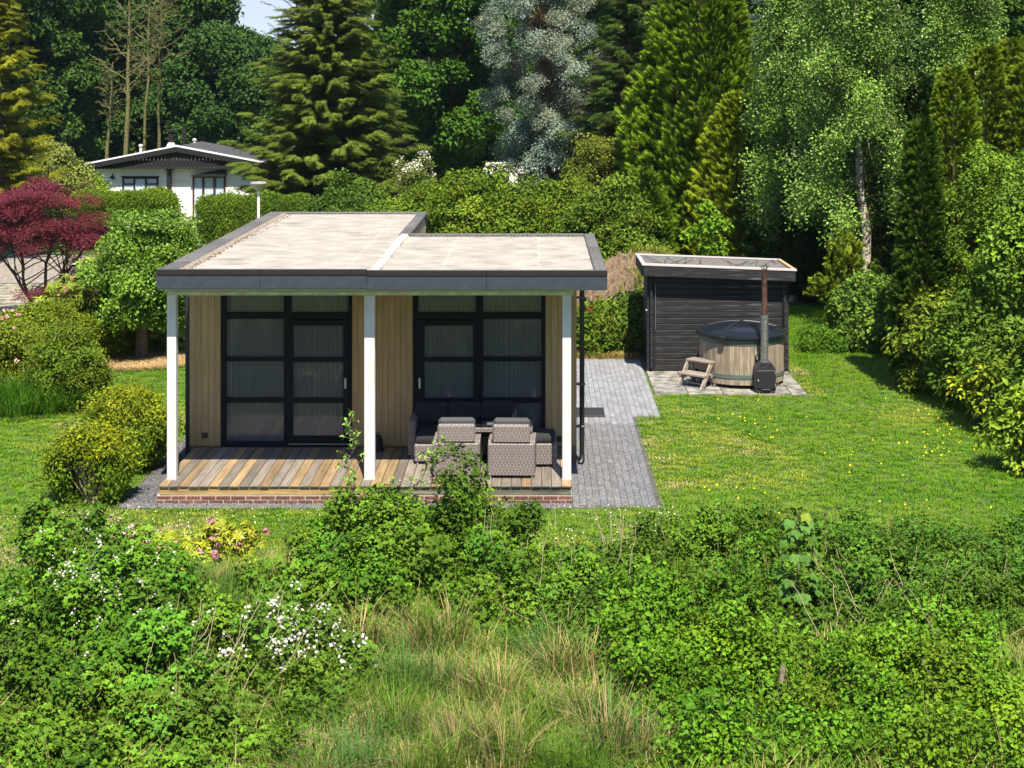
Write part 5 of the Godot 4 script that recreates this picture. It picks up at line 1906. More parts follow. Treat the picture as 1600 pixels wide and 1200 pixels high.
# clipped hedge
func hedge(called: String, label: String, lo: Vector3, hi: Vector3, count: int, col: Color, keys: Array, o := {}) -> Node3D:
	rng.seed = int(absf(lo.x) * 131.0 + absf(lo.z) * 17.0) + 17
	var base := Vector3((lo.x + hi.x) / 2, 0, (lo.z + hi.z) / 2)
	var t := thing(called, label, "hedge", base)
	var n1 := noise(int(rng.seed) % 1000, o.get("lump", 0.7), 3)
	var g := Geo.new()
	var x := lo.x + 0.3
	while x < hi.x:
		limb(g, Vector3(x, 0, base.z + R(-0.2, 0.2)), Vector3(x + R(-0.3, 0.3), hi.y * 0.85, base.z + R(-0.3, 0.3)), 0.04, 0.01)
		x += R(0.4, 0.7)
	part("stems", g, bark("brown"), t)
	var sp := []
	for k in keys:
		sp.append(Spread.new())
	var e := hi - lo
	var areas := [e.x * e.y, e.x * e.z, e.y * e.z * 2.0, e.x * e.y * 0.4]
	var tot := 0.0
	for q in areas:
		tot += q
	var rnd: float = o.get("round", 0.35)
	for i in count:
		var r := R(0, tot)
		var u := R(0, 1); var v := R(0, 1)
		var p: Vector3
		var d: Vector3
		if r < areas[0]:
			p = Vector3(u, v, 1); d = Vector3(0, 0, 1)
		elif r < areas[0] + areas[1]:
			p = Vector3(u, 1, v); d = Vector3.UP
		elif r < areas[0] + areas[1] + areas[2]:
			p = Vector3(rng.randi() % 2, u, v); d = Vector3(1 if p.x > 0.5 else -1, 0, 0)
		else:
			p = Vector3(u, v, 0); d = Vector3(0, 0, -1)
		var ctr := Vector3(0.5, 0.5, 0.5)
		var q := lo + p * e
		# rounded shoulders
		var over := Vector3(maxf(0, absf(p.x - 0.5) * e.x - (e.x / 2 - rnd)), maxf(0, (p.y - 0.5) * e.y - (e.y / 2 - rnd)), maxf(0, absf(p.z - 0.5) * e.z - (e.z / 2 - rnd)))
		var ol := over.length()
		if ol > rnd:
			var s := Vector3(signf(p.x - 0.5), 1, signf(p.z - 0.5))
			q -= s * over * (1.0 - rnd / ol)
			d = (s * over).normalized()
		var lump := n1.get_noise_3d(q.x, q.y, q.z)
		q += d * (lump * o.get("bump", 0.30) - pow(R(0, 1), 2.0) * 0.35)
		var y := (d * 0.5 + Vector3.UP * 0.55 + rand_dir() * 0.4).normalized()
		var k := R(0.75, 1.25)
		var lum := (1.0 + lump * 0.6) * R(0.72, 1.28)
		sp[rng.randi() % keys.size()].put(Transform3D(basis_up(y, R(0, TAU)).scaled(Vector3.ONE * k), q), Color(col.r * lum * (1.0 + lump * 0.2), col.g * lum, col.b * lum))
	for j in keys.size():
		many("foliage", sp[j], proto(keys[j]), leaf_mat(0.5, 0.4), t)
	return t

func bare_tree(called: String, label: String, base: Vector3, H: float, r: float, seed_: int, kind: String, group := "", start := 0.3) -> Node3D:
	rng.seed = seed_
	var t := thing(called, label, "tree", base, group)
	var g := Geo.new()
	var tp := bend(base, base + Vector3(R(-0.4, 0.4), H, R(-0.3, 0.3)), 8, H * 0.008)
	g.tube(tp, taper(r, r * 0.18, 8), 9)
	part("trunk", g, bark(kind), t)
	var b := Geo.new()
	for i in 30:
		var f := lerpf(start, 0.98, (i + R(0, 1)) / 30.0)
		var k := f * 8.0
		var p0: Vector3 = (tp[int(k)] as Vector3).lerp(tp[mini(int(k) + 1, 8)], k - int(k))
		var a := R(0, TAU)
		var l := H * 0.17 * R(0.5, 1.2) * (1.1 - f * 0.6)
		var e := p0 + Vector3(cos(a), R(0.25, 0.95), sin(a)) * l
		var br := bend(p0, e, 4, l * 0.08)
		b.tube(br, taper(r * 0.3 * (1.1 - f) + 0.012, 0.014, 4), 5, false)
		for j in 6:
			var q0: Vector3 = br[1 + rng.randi() % 4]
			var e2 := q0 + (Vector3(cos(a + R(-1.2, 1.2)), R(-0.3, 0.9), sin(a + R(-1.2, 1.2))) * l * R(0.25, 0.5))
			b.tube(bend(q0, e2, 3, l * 0.04), taper(0.020, 0.012, 3), 4, false)
	part("branches", b, bark(kind), t)
	return t

# ------------------------------------------------------------------ background
func build_background() -> void:
	var dark := Color(0.045, 0.085, 0.018)
	var oakc := Color(0.042, 0.088, 0.020)
	# far edge of the fields
	rng.seed = 900
	var fw := Spread.new()
	for i in 48:
		var d := R(190, 225)
		var b := base_at(-1400.0 + i * 72.0 + R(-20, 20), d)
		var hh := R(8.5, 12.0)
		for k in 13:
			lobe(fw, b + Vector3(R(-4.5, 4.5), hh * R(0.15, 0.9), R(-3, 3)), Vector3(2.4, 1.9, 2.4), 12, Color(0.045, 0.085, 0.03), 0.2, Vector2(0.9, 1.5))
	tag(many("far_wood", fw, proto("far"), leaf_mat(0.5, 0.35), self), "distant dark tree line at the far edge of the fields", "wood", "", "stuff")
	# woodland behind the chalets
	var woods := [
		[-60, 96, 14.0, 5.0], [40, 90, 14.5, 4.6], [118, 97, 15.0, 5.0], [180, 104, 15.5, 5.0], [262, 100, 15.0, 4.4], [318, 108, 13.5, 3.6],
	]
	var wl := ["dark broad tree at the far left edge behind the golden spruce", "tall dark oak behind the golden spruce, left of the bare trunks", "dark leafy oak above the grey-green round shrub on the left", "tall dark tree right behind the mossy bare trunk", "dark oak behind the second bare trunk, above the white chalet", "tall dark tree whose edge meets the patch of open sky"]
	for i in woods.size():
		var w = woods[i]
		broad("woodland_tree", wl[i], "tree", base_at(w[0], w[1]), {h = w[2], r = w[3], lobes = 48, lobe = 1.5, per = 46, col = oakc * R(0.85, 1.1), leaf = ["oak", "oak2"], trunk = 0.32, low = 0.10, skip = 3, thru = 0.35, bark = "grey"})
	broad("woodland_tree", "rounded dark oak right behind the chimneys of the white chalet", "tree", base_at(348, 94), {h = 9.0, r = 4.2, lobes = 44, lobe = 1.3, per = 50, col = Color(0.036, 0.08, 0.024), leaf = ["oak", "oak2"], trunk = 0.3, low = 0.08, skip = 3, thru = 0.35})
	broad("woodland_tree", "large dark green maple between the big spruce and the silver tree", "tree", base_at(682, 76), {h = 15.0, r = 3.9, lobes = 56, lobe = 1.05, per = 56, col = Color(0.045, 0.105, 0.013), leaf = ["oak", "oak2"], trunk = 0.3, low = 0.10, skip = 2, thru = 0.4})
	broad("woodland_tree", "dark tree filling the gap behind the large green maple", "tree", base_at(610, 98), {h = 15.0, r = 3.8, lobes = 26, lobe = 1.3, per = 40, col = Color(0.05, 0.10, 0.016), leaf = ["oak", "oak2"], trunk = 0.3, low = 0.1, skip = 3, thru = 0.35})
	broad("woodland_tree", "dark tree between the silver tree and the tall dark spruce", "tree", base_at(905, 90), {h = 16.0, r = 4.5, lobes = 44, lobe = 1.4, per = 44, col = Color(0.04, 0.085, 0.016), leaf = ["oak", "oak2"], trunk = 0.3, low = 0.1, skip = 3, thru = 0.35})
	broad("woodland_tree", "low dark tree in the gap between the green maple and the silver tree", "tree", base_at(772, 82), {h = 9.5, r = 2.6, lobes = 34, lobe = 1.0, per = 44, col = Color(0.045, 0.095, 0.016), leaf = ["oak"], trunk = 0.2, low = 0.05, skip = 3, thru = 0.35})
	var right_woods := [[1090, 74, "dark tree behind the big bright cypress"], [1230, 66, "dark tree behind the birch crown, right of the blue spruce"], [1340, 62, "dark tree straight behind the white birch trunk"], [1450, 60, "dark tree behind the tops of the column thujas"], [1590, 52, "dark broad tree in the top right corner"]]
	for w in right_woods:
		broad("woodland_tree", w[2], "tree", base_at(w[0], w[1]), {h = 13.5, r = 4.2, lobes = 46, lobe = 1.3, per = 44, col = Color(0.042, 0.09, 0.018), leaf = ["oak", "oak2"], trunk = 0.3, low = 0.08, skip = 3, thru = 0.35})
	# bare, moss-stained trunks
	bare_tree("bare_tree", "tallest mossy bare trunk with thin twigs behind the white chalet", base_at(195, 78), 13.5, 0.15, 401, "mossy", "", 0.38)
	bare_tree("bare_tree", "slender pale bare trunk right of the tallest mossy one", base_at(224, 82), 12.5, 0.10, 402, "mossy", "", 0.5)
	bare_tree("bare_tree", "thin dark bare trunk nearest the chalet chimney", base_at(247, 84), 12.0, 0.11, 403, "mossy", "", 0.45)
	bare_tree("bare_tree", "short twiggy dead stump left of the tallest mossy trunk", base_at(163, 80), 7.2, 0.14, 404, "mossy", "", 0.55)
	bare_tree("bare_tree", "leafless tree whose fine twigs show against the open sky", base_at(472, 84), 14.5, 0.14, 405, "brown", "", 0.5)
	# conifers
	spruce("spruce", "big yellow-green spruce with layered branches between the white chalet and the maple", base_at(512, 60), 10.6, 3.35, Color(0.100, 0.142, 0.030), {low = 0.04, gap = 0.20, pow = 0.5, more = 4})
	spruce("spruce", "golden spruce cut off by the left edge of the view", base_at(-2, 52), 9.5, 1.95, Color(0.165, 0.175, 0.016), {low = 0.27, gap = 0.34, pow = 0.6})
	spruce("spruce", "tall dark spruce between the silver tree and the bright cypress", base_at(985, 58), 12.5, 2.5, Color(0.045, 0.075, 0.016), {low = 0.08, gap = 0.32, pow = 0.7})
	spruce("spruce", "blue-grey spruce glimpsed between the bright cypress and the birch", base_at(1172, 55), 12.0, 1.5, Color(0.075, 0.12, 0.11), {low = 0.3, gap = 0.36, pow = 0.6})
	cypress("cypress", "big bright green cypress cone behind the log cabin", base_at(1092, 48), 11.6, 3.05, 7800, Color(0.10, 0.168, 0.011), ["thuja", "thuja2"], {pow = 0.72, rough = 0.42})
	cypress("cypress", "lower yellow-green cypress in front of the big one", base_at(1150, 45), 5.7, 1.45, 2600, Color(0.155, 0.205, 0.012), ["thuja", "thuja2"], {pow = 0.5, rough = 0.4})
	cypress("cypress", "small green cypress left of the log cabin roof", base_at(1003, 44), 3.7, 1.1, 1100, Color(0.095, 0.16, 0.012), ["thuja"], {pow = 0.6, rough = 0.4})
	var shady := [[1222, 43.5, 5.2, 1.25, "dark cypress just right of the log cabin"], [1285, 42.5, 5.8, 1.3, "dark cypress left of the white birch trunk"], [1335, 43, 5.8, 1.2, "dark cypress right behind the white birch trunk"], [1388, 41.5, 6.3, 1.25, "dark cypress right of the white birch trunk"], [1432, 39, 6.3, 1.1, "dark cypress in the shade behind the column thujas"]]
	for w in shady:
		cypress("shaded_cypress", w[4], base_at(w[0], w[1]), w[2], w[3], 1500, Color(0.03, 0.055, 0.012), ["thuja", "thuja2"], {pow = 0.45, rough = 0.3})  # the shade between these trees is put into their dark foliage colour
	# silver tree
	broad("silver_tree", "tall silver-leaved tree rising behind the hedge in the middle", "tree", base_at(866, 61), {h = 11.4, r = 2.7, lobes = 96, lobe = 0.5, per = 26, col = Color(0.215, 0.27, 0.20), vary = 0.28, leaf = ["silver"], trunk = 0.22, low = 0.17, bark = "grey", thru = 0.25, rough = 0.6, flat = 0.9, up = 0.6, pow = 0.5, lean = Vector3(-0.7, 0, 0), inner = Color(0.11, 0.085, 0.03), size = Vector2(0.6, 1.0)})
	# hedges
	hedge("hedge", "long leafy hedge behind the flat chalet roof", Vector3(gx(575, 46), 0, zd(47.3)), Vector3(gx(955, 46), 2.35, zd(45.8)), 4800, Color(0.09, 0.145, 0.016), ["fine", "laurel"], {bump = 0.55, lump = 0.5, round = 0.5})
	hedge("hedge", "clipped bright hedge in front of the white chalet window", Vector3(-17.2, 0, zd(56.2)), Vector3(gx(264, 55), 2.02, zd(55)), 3400, Color(0.095, 0.16, 0.016), ["fine", "box"], {bump = 0.22})
	hedge("hedge", "dark clipped hedge between the lamp post and the white chalet", Vector3(gx(312, 51), 0, zd(52.5)), Vector3(gx(480, 51), 2.2, zd(51)), 3600, Color(0.085, 0.145, 0.018), ["fine", "box"], {bump = 0.25})
	var loose := [[690, 46.6, 3.2, 1.15, "first loose shrub rising from the hedge, right of the roof step"], [752, 47.2, 3.35, 1.2, "tallest loose shrub in the hedge, left below the white caravan"], [815, 46.5, 2.95, 1.1, "loose shrub in the hedge straight below the silver tree"], [880, 46.8, 3.0, 1.15, "loose shrub at the hedge end nearest the dark spruce"]]
	for w in loose:
		broad("loose_shrub", w[4], "shrub", base_at(w[0], w[1]), {h = w[2], r = w[3], lobes = 40, lobe = 0.46, per = 28, col = Color(0.09, 0.145, 0.016), leaf = ["fine", "laurel"], trunk = 0.03, stems = 4, low = 0.2, vary = 0.3, flat = 1.0, pow = 0.45})
	broad("shrub", "dark shrub under the big spruce behind the roof", "shrub", base_at(555, 50), {h = 3.0, r = 1.7, lobes = 26, lobe = 0.6, per = 34, col = Color(0.06, 0.11, 0.018), leaf = ["mid", "fine"], trunk = 0.04, stems = 3, low = 0.15})
	broad("flowering_shrub", "pale flowering shrub at the right foot of the big spruce", "shrub", base_at(648, 54), {h = 3.6, r = 1.0, lobes = 14, lobe = 0.5, per = 26, col = Color(0.16, 0.20, 0.08), leaf = ["fine"], trunk = 0.03, stems = 3, low = 0.2, flowers = 160, flower_col = Color(0.6, 0.6, 0.48), flower = "white_flower", flower_size = 1.6})
	broad("round_shrub", "grey-green round shrub left of the white chalet", "shrub", base_at(86, 60), {h = 3.4, r = 1.4, lobes = 30, lobe = 0.65, per = 36, col = Color(0.17, 0.20, 0.07), leaf = ["fine", "mid"], trunk = 0.05, stems = 3, low = 0.15})
	broad("shrub", "dark bush above the red maple at the left edge", "shrub", base_at(28, 57), {h = 2.9, r = 1.3, lobes = 24, lobe = 0.6, per = 34, col = Color(0.05, 0.10, 0.018), leaf = ["mid", "fine"], trunk = 0.04, stems = 3, low = 0.12})
	broad("shrub", "bright green bush at the left corner of the white chalet", "shrub", base_at(136, 61), {h = 2.2, r = 0.9, lobes = 16, lobe = 0.5, per = 30, col = Color(0.15, 0.22, 0.025), leaf = ["fine", "mid"], trunk = 0.04, stems = 3, low = 0.1})
	broad("shrub", "mixed green shrub beyond the right end of the chalet roof", "shrub", base_at(952, 42.5), {h = 3.3, r = 1.25, lobes = 30, lobe = 0.6, per = 34, col = Color(0.09, 0.145, 0.022), leaf = ["mid", "fine"], trunk = 0.04, stems = 4, low = 0.08})
	broad("shrub", "olive bush between the hedge and the dark spruce", "shrub", base_at(935, 50), {h = 4.2, r = 1.2, lobes = 26, lobe = 0.6, per = 34, col = Color(0.14, 0.165, 0.03), leaf = ["mid", "fine"], trunk = 0.05, stems = 3, low = 0.1})
	# bright shoots over the cabin roof
	broad("vine_shoots", "bright large-leaved shoots rising behind the log cabin roof", "plant", base_at(1108, 36.5), {h = 3.35, r = 0.45, lobes = 9, lobe = 0.2, per = 5, col = Color(0.10, 0.20, 0.018), leaf = ["big"], trunk = 0.02, stems = 3, low = 0.62, vary = 0.15, thru = 0.6, size = Vector2(0.55, 0.8), bark = "grey"})
	# birch
	birch("birch", "white-barked birch right of the log cabin", base_at(1358, 38.8), 10.6, 2.45, Vector3(-0.55, 0, 0), 2.9)
	birch("birch", "younger birch with hanging foliage between the bright cypress and the white trunk", base_at(1238, 42.5), 9.8, 1.75, Vector3(0.1, 0, 0), 2.6)
	birch("birch", "second birch crown spreading over the column thujas", base_at(1515, 42), 10.4, 1.9, Vector3(-0.2, 0, 0), 4.6)

func birch(called: String, label: String, base: Vector3, H: float, rad: float, lean: Vector3, low: float) -> void:
	rng.seed = int(absf(base.x) * 100.0)
	var t := thing(called, label, "tree", base)
	var g := Geo.new()
	var tp := bend(base, base + Vector3(0, H, 0) + lean, 9, 0.10)
	g.tube(tp, taper(0.145, 0.02, 9), 12)
	part("trunk", g, bark("birch"), t)
	var b := Geo.new()
	var s := Spread.new()
	var col := Color(0.135, 0.23, 0.052)
	for i in 74:
		var f := lerpf(low / H, 0.98, (i + R(0, 1)) / 74.0)
		var k := f * 9.0
		var p0: Vector3 = (tp[int(k)] as Vector3).lerp(tp[mini(int(k) + 1, 9)], k - int(k))
		var a := i * 2.39996 + R(-0.5, 0.5)
		var l := rad * pow(maxf(0.0, 1.05 - f), 0.38) * R(0.45, 1.1)
		var pts := []
		for j in 6:
			var q := j / 5.0
			pts.append(p0 + Vector3(cos(a) * l * q, l * (0.55 * q - 0.85 * q * q), sin(a) * l * q))
		b.tube(pts, taper(0.028, 0.006, 5), 5, false)
		var lk := R(0.6, 1.5)  # contrast of sunlit clumps and dark gaps, put into the leaf colour
		for j in 24:
			var q := R(0.3, 1.08)
			var p: Vector3 = (pts[int(minf(q, 0.99) * 5)] as Vector3) + rand_dir() * 0.34 + Vector3.DOWN * R(0, 0.55)
			if p.y < 1.6 or (sin(a) > 0.1 and absf(p.x - p0.x) < 0.6 and p.y < 5.0):
				continue
			var kk := R(0.7, 1.15)
			var lum := lk * R(0.75, 1.25)
			s.put(Transform3D(basis_up((Vector3.UP + rand_dir() * 0.3).normalized(), R(0, TAU)).scaled(Vector3.ONE * kk), p), Color(col.r * lum, col.g * lum, col.b * lum))
	part("branches", b, bark("brown"), t)
	many("foliage", s, proto("birch"), leaf_mat(0.38, 0.5), t)

# ------------------------------------------------------------------ left side of the garden
func build_left_garden() -> void:
	# red maple
	rng.seed = 501
	var base := base_at(70, 39)
	var t := thing("red_maple", "dark red Japanese maple with layered crown on the left", "tree", base)
	var g := Geo.new()
	var s := Spread.new()
	var col := Color(0.125, 0.022, 0.032)
	var stems := []
	for k in 5:
		var top := base + Vector3(-1.3 + k * 0.62 + R(-0.2, 0.2), R(2.0, 2.9), R(-0.7, 0.7))
		var st := bend(base + Vector3(R(-0.12, 0.2), 0, R(-0.1, 0.1)), top, 6, 0.13)
		stems.append(st)
		g.tube(st, taper(0.055, 0.02, 6), 7, false)
	for i in 62:
		var f := R(0, 1)
		var a := i * 2.39996
		var rr := 1.75 * sqrt(R(0.02, 1.0))
		var y := 1.55 + 2.4 * pow(1.0 - pow(rr / 2.0, 2.0), 0.6) * R(0.35, 1.0)
		var c := base + Vector3(cos(a) * rr - 0.1, y, sin(a) * rr * 0.8)
		if i % 9 == 0:
			c.y = R(0.85, 1.5); c.x = base.x + R(-0.1, 1.1)
		lobe(s, c, Vector3(0.44, 0.15, 0.44), 17, col, 0.25, Vector2(0.6, 1.0), 0.8)
		var st: Array = stems[i % 5]
		limb(g, st[3 + i % 4] if i % 9 else st[2], c, 0.018, 0.006)
	part("stems", g, bark("brown"), t)
	many("foliage", s, proto("maple"), leaf_mat(0.5, 0.45), t)
	# bright small tree with a thick trunk
	rng.seed = 502
	var b2 := base_at(221, 33.8)
	var t2 := thing("garden_tree", "bright green small tree with thick grey trunk left of the chalet", "tree", b2)
	g = Geo.new()
	g.tube([b2 + Vector3(-0.03, -0.02, 0), b2 + Vector3(0, 0.12, 0), b2 + Vector3(0.0, 0.6, 0), b2 + Vector3(0.1, 1.15, -0.02), b2 + Vector3(0.12, 1.5, -0.05)], [0.24, 0.16, 0.125, 0.13, 0.10], 12)
	for k in 4:
		limb(g, b2 + Vector3(0.1, 1.2, -0.02), b2 + Vector3(-0.8 + k * 0.5, R(2.0, 2.8), R(-0.5, 0.4)), 0.07, 0.02)
	part("trunk", g, bark("grey"), t2)
	var s1 := Spread.new(); var s2 := Spread.new()
	for i in 48:
		var a := i * 2.39996
		var f := (i + 0.5) / 48.0
		var rr := 1.08 * pow(sin(PI * (0.2 + 0.72 * f)), 0.55) * R(0.35, 1.12)
		var c := b2 + Vector3(cos(a) * rr + 0.12, 0.95 + 2.15 * f, sin(a) * rr * 0.85)
		lobe(s1, c, Vector3(0.42, 0.32, 0.42), 17, Color(0.105, 0.20, 0.018), 0.25, Vector2(0.6, 1.0))
		lobe(s2, c, Vector3(0.42, 0.32, 0.42), 8, Color(0.105, 0.20, 0.018), 0.25, Vector2(0.6, 1.0))
	many("foliage", s1, proto("fine"), leaf_mat(0.42, 0.6), t2)
	many("foliage", s2, proto("mid"), leaf_mat(0.42, 0.6), t2)
	# rhododendrons
	broad("rhododendron", "tall pink-budded rhododendron between the red maple and the bright tree", "shrub", base_at(158, 34.9), {h = 2.05, r = 1.3, lobes = 34, lobe = 0.48, per = 20, col = Color(0.16, 0.21, 0.02), leaf = ["rhodo"], trunk = 0.04, stems = 4, low = 0.12, flowers = 70, flower_col = Color(0.50, 0.16, 0.22), flower_size = 0.6, rough = 0.4})
	broad("rhododendron", "pink rhododendron under the left eave of the chalet roof", "shrub", base_at(258, 34.8), {h = 1.75, r = 0.55, lobes = 18, lobe = 0.36, per = 16, col = Color(0.13, 0.19, 0.02), leaf = ["rhodo"], trunk = 0.03, stems = 3, low = 0.12, flowers = 22, flower_col = Color(0.55, 0.16, 0.38), flower_size = 0.9, rough = 0.4})
	broad("shrub", "yellow-green shrub below the pink-budded rhododendron", "shrub", base_at(140, 34.0), {h = 0.95, r = 0.75, lobes = 22, lobe = 0.34, per = 26, col = Color(0.15, 0.20, 0.02), leaf = ["fine", "laurel"], trunk = 0.03, stems = 4, low = 0.1})
	broad("lupin_clump", "pale feathery green plant at the foot of the red maple", "plant", base_at(62, 34.6), {h = 1.0, r = 0.4, lobes = 12, lobe = 0.24, per = 14, col = Color(0.15, 0.24, 0.09), leaf = ["nettle"], low = 0.1})
	# shrubs on the left lawn
	broad("azalea", "wide faded-pink azalea bank at the left edge of the lawn", "shrub", base_at(14, 30.6), {h = 1.3, r = 1.25, lobes = 34, lobe = 0.38, per = 26, col = Color(0.145, 0.19, 0.022), leaf = ["box", "fine"], trunk = 0.02, stems = 5, low = 0.1, flowers = 80, flower_col = Color(0.55, 0.33, 0.25), flower_size = 0.55})
	broad("azalea", "upright green azalea beside the straw ring on the left lawn", "shrub", base_at(106, 28.9), {h = 1.5, r = 0.62, lobes = 34, lobe = 0.34, per = 34, col = Color(0.105, 0.16, 0.020), leaf = ["box"], trunk = 0.02, stems = 5, low = 0.08})
	broad("azalea", "green azalea behind the wide faded-pink one", "shrub", base_at(72, 32.6), {h = 1.4, r = 1.0, lobes = 28, lobe = 0.36, per = 28, col = Color(0.14, 0.19, 0.02), leaf = ["box", "fine"], trunk = 0.02, stems = 5, low = 0.1})
	privet("privet_bush", "nearer yellow-green privet with bare stems at its flat-topped front", base_at(143, 22.5), 1.06, 0.52, 0.42, true)
	privet("privet_bush", "farther yellow-green privet beside the left deck corner", base_at(200, 24.6), 1.22, 0.62, 0.7, false)
	broad("iris_clump", "tall dark grass clump in front of the azaleas, at the left edge", "grass", base_at(6, 28.4), {h = 0.45, r = 0.5, lobes = 14, lobe = 0.28, per = 8, col = Color(0.04, 0.115, 0.010), leaf = ["wild"], low = 0.02, up = 0.95, size = Vector2(0.8, 1.25)})
	broad("iris_clump", "tall grass clump at the foot of the upright azalea", "grass", base_at(62, 28.3), {h = 0.4, r = 0.55, lobes = 14, lobe = 0.28, per = 8, col = Color(0.045, 0.12, 0.010), leaf = ["wild"], low = 0.02, up = 0.95, size = Vector2(0.75, 1.15)})
	# straw round the tree trunk
	rng.seed = 505
	s = Spread.new()
	for i in 1100:
		var a := R(0, TAU)
		var rr := sqrt(R(0, 1))
		var q := R(0.7, 1.25)
		s.put(Transform3D(Basis(Vector3.UP, R(0, TAU)).scaled(Vector3(1, R(0.3, 0.9), 1)), b2 + Vector3(cos(a) * rr * 1.25 + 0.05, 0.01, sin(a) * rr * 1.05 + 0.25)), Color(0.48 * q, 0.35 * q, 0.18 * q))
	tag(many("straw_ring", s, proto("straw"), leaf_mat(0.9, 0.3), self), "pale straw ring round the thick grey trunk on the left lawn", "straw", "", "stuff")
	# shrub between path and soil heap
	broad("shrub", "dark shrub with some red leaves at the far end of the path", "shrub", base_at(938, 34.6), {h = 1.05, r = 0.62, lobes = 24, lobe = 0.34, per = 30, col = Color(0.085, 0.14, 0.02), leaf = ["laurel", "fine"], trunk = 0.02, stems = 4, low = 0.06, flowers = 14, flower_col = Color(0.22, 0.03, 0.02), flower_size = 0.7})
	broad("shrub", "shaded shrub against the left wall of the log cabin", "shrub", base_at(984, 34.8), {h = 1.3, r = 0.55, lobes = 22, lobe = 0.34, per = 30, col = Color(0.07, 0.115, 0.018), leaf = ["laurel", "fine"], trunk = 0.02, stems = 4, low = 0.06})
	s = Spread.new()
	for i in 90:
		var q := R(0.8, 1.2)
		s.put(Transform3D(Basis(Vector3.UP, R(0, TAU)).scaled(Vector3.ONE * R(0.35, 0.7)), Vector3(R(0.7, 2.3), 0.0, zd(33.85) + R(-0.12, 0.1))), Color(0.38 * q, 0.30 * q, 0.09 * q))
	tag(many("dry_grass_edge", s, proto("wild2"), leaf_mat(0.8, 0.3), self), "dry yellow grass along the far end of the paved path", "grass", "", "stuff")

func privet(called: String, label: String, base: Vector3, H: float, rx: float, rz: float, bare_front: bool) -> void:
	rng.seed = int(absf(base.x) * 977.0)
	var t := thing(called, label, "shrub", base)
	var g := Geo.new()
	for i in 46:
		var a := R(0, TAU)
		var e := base + Vector3(cos(a) * rx * R(0.3, 0.95), H * R(0.6, 0.95), sin(a) * rz * R(0.3, 0.95))
		g.tube(bend(base + Vector3(R(-0.1, 0.1), 0, R(-0.1, 0.1)), e, 4, 0.05), taper(0.014, 0.005, 4), 5, false)
	part("stems", g, bark("straw") if bare_front else bark("grey"), t)
	var n1 := noise(int(absf(base.z) * 100.0), 0.55, 3)
	var s := Spread.new(); var s2 := Spread.new()
	for i in 1250:
		var d := rand_dir()
		var p := Vector3(signf(d.x) * pow(absf(d.x), 0.75) * rx, 0, signf(d.z) * pow(absf(d.z), 0.75) * rz)
		var y := H * (0.52 + 0.48 * d.y * (1.0 if d.y < 0 else 0.95))
		var k := pow(R(0, 1), 2.0) * 0.25
		p *= 1.0 - k
		var lump := n1.get_noise_3d(d.x * 2.0, d.y * 2.0, d.z * 2.0)
		p *= 1.0 + lump * 0.5
		if lump < -0.25 and R(0, 1) < 0.6:
			continue
		y *= 1.0 + lump * 0.18 * maxf(d.y, 0.0)
		var q := base + Vector3(p.x, y * (1.0 - k * 0.5), p.z) + rand_dir() * 0.07
		if bare_front and d.z > 0.1 and d.y < 0.45 and d.x < 0.6 and d.x > -0.75 and R(0, 1) < 0.93:
			continue
		if q.y < 0.06:
			continue
		if R(0, 1) < 0.06 and d.y > -0.2:
			q += d * R(0.05, 0.2)
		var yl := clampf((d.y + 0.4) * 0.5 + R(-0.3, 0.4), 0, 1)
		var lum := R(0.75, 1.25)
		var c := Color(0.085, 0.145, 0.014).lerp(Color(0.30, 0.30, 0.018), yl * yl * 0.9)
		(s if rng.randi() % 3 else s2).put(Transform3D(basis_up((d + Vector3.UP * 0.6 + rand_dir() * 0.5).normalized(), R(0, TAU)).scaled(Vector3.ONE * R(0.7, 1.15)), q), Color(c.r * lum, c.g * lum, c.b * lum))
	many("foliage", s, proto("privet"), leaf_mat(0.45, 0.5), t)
	many("foliage", s2, proto("privet"), leaf_mat(0.45, 0.5), t)

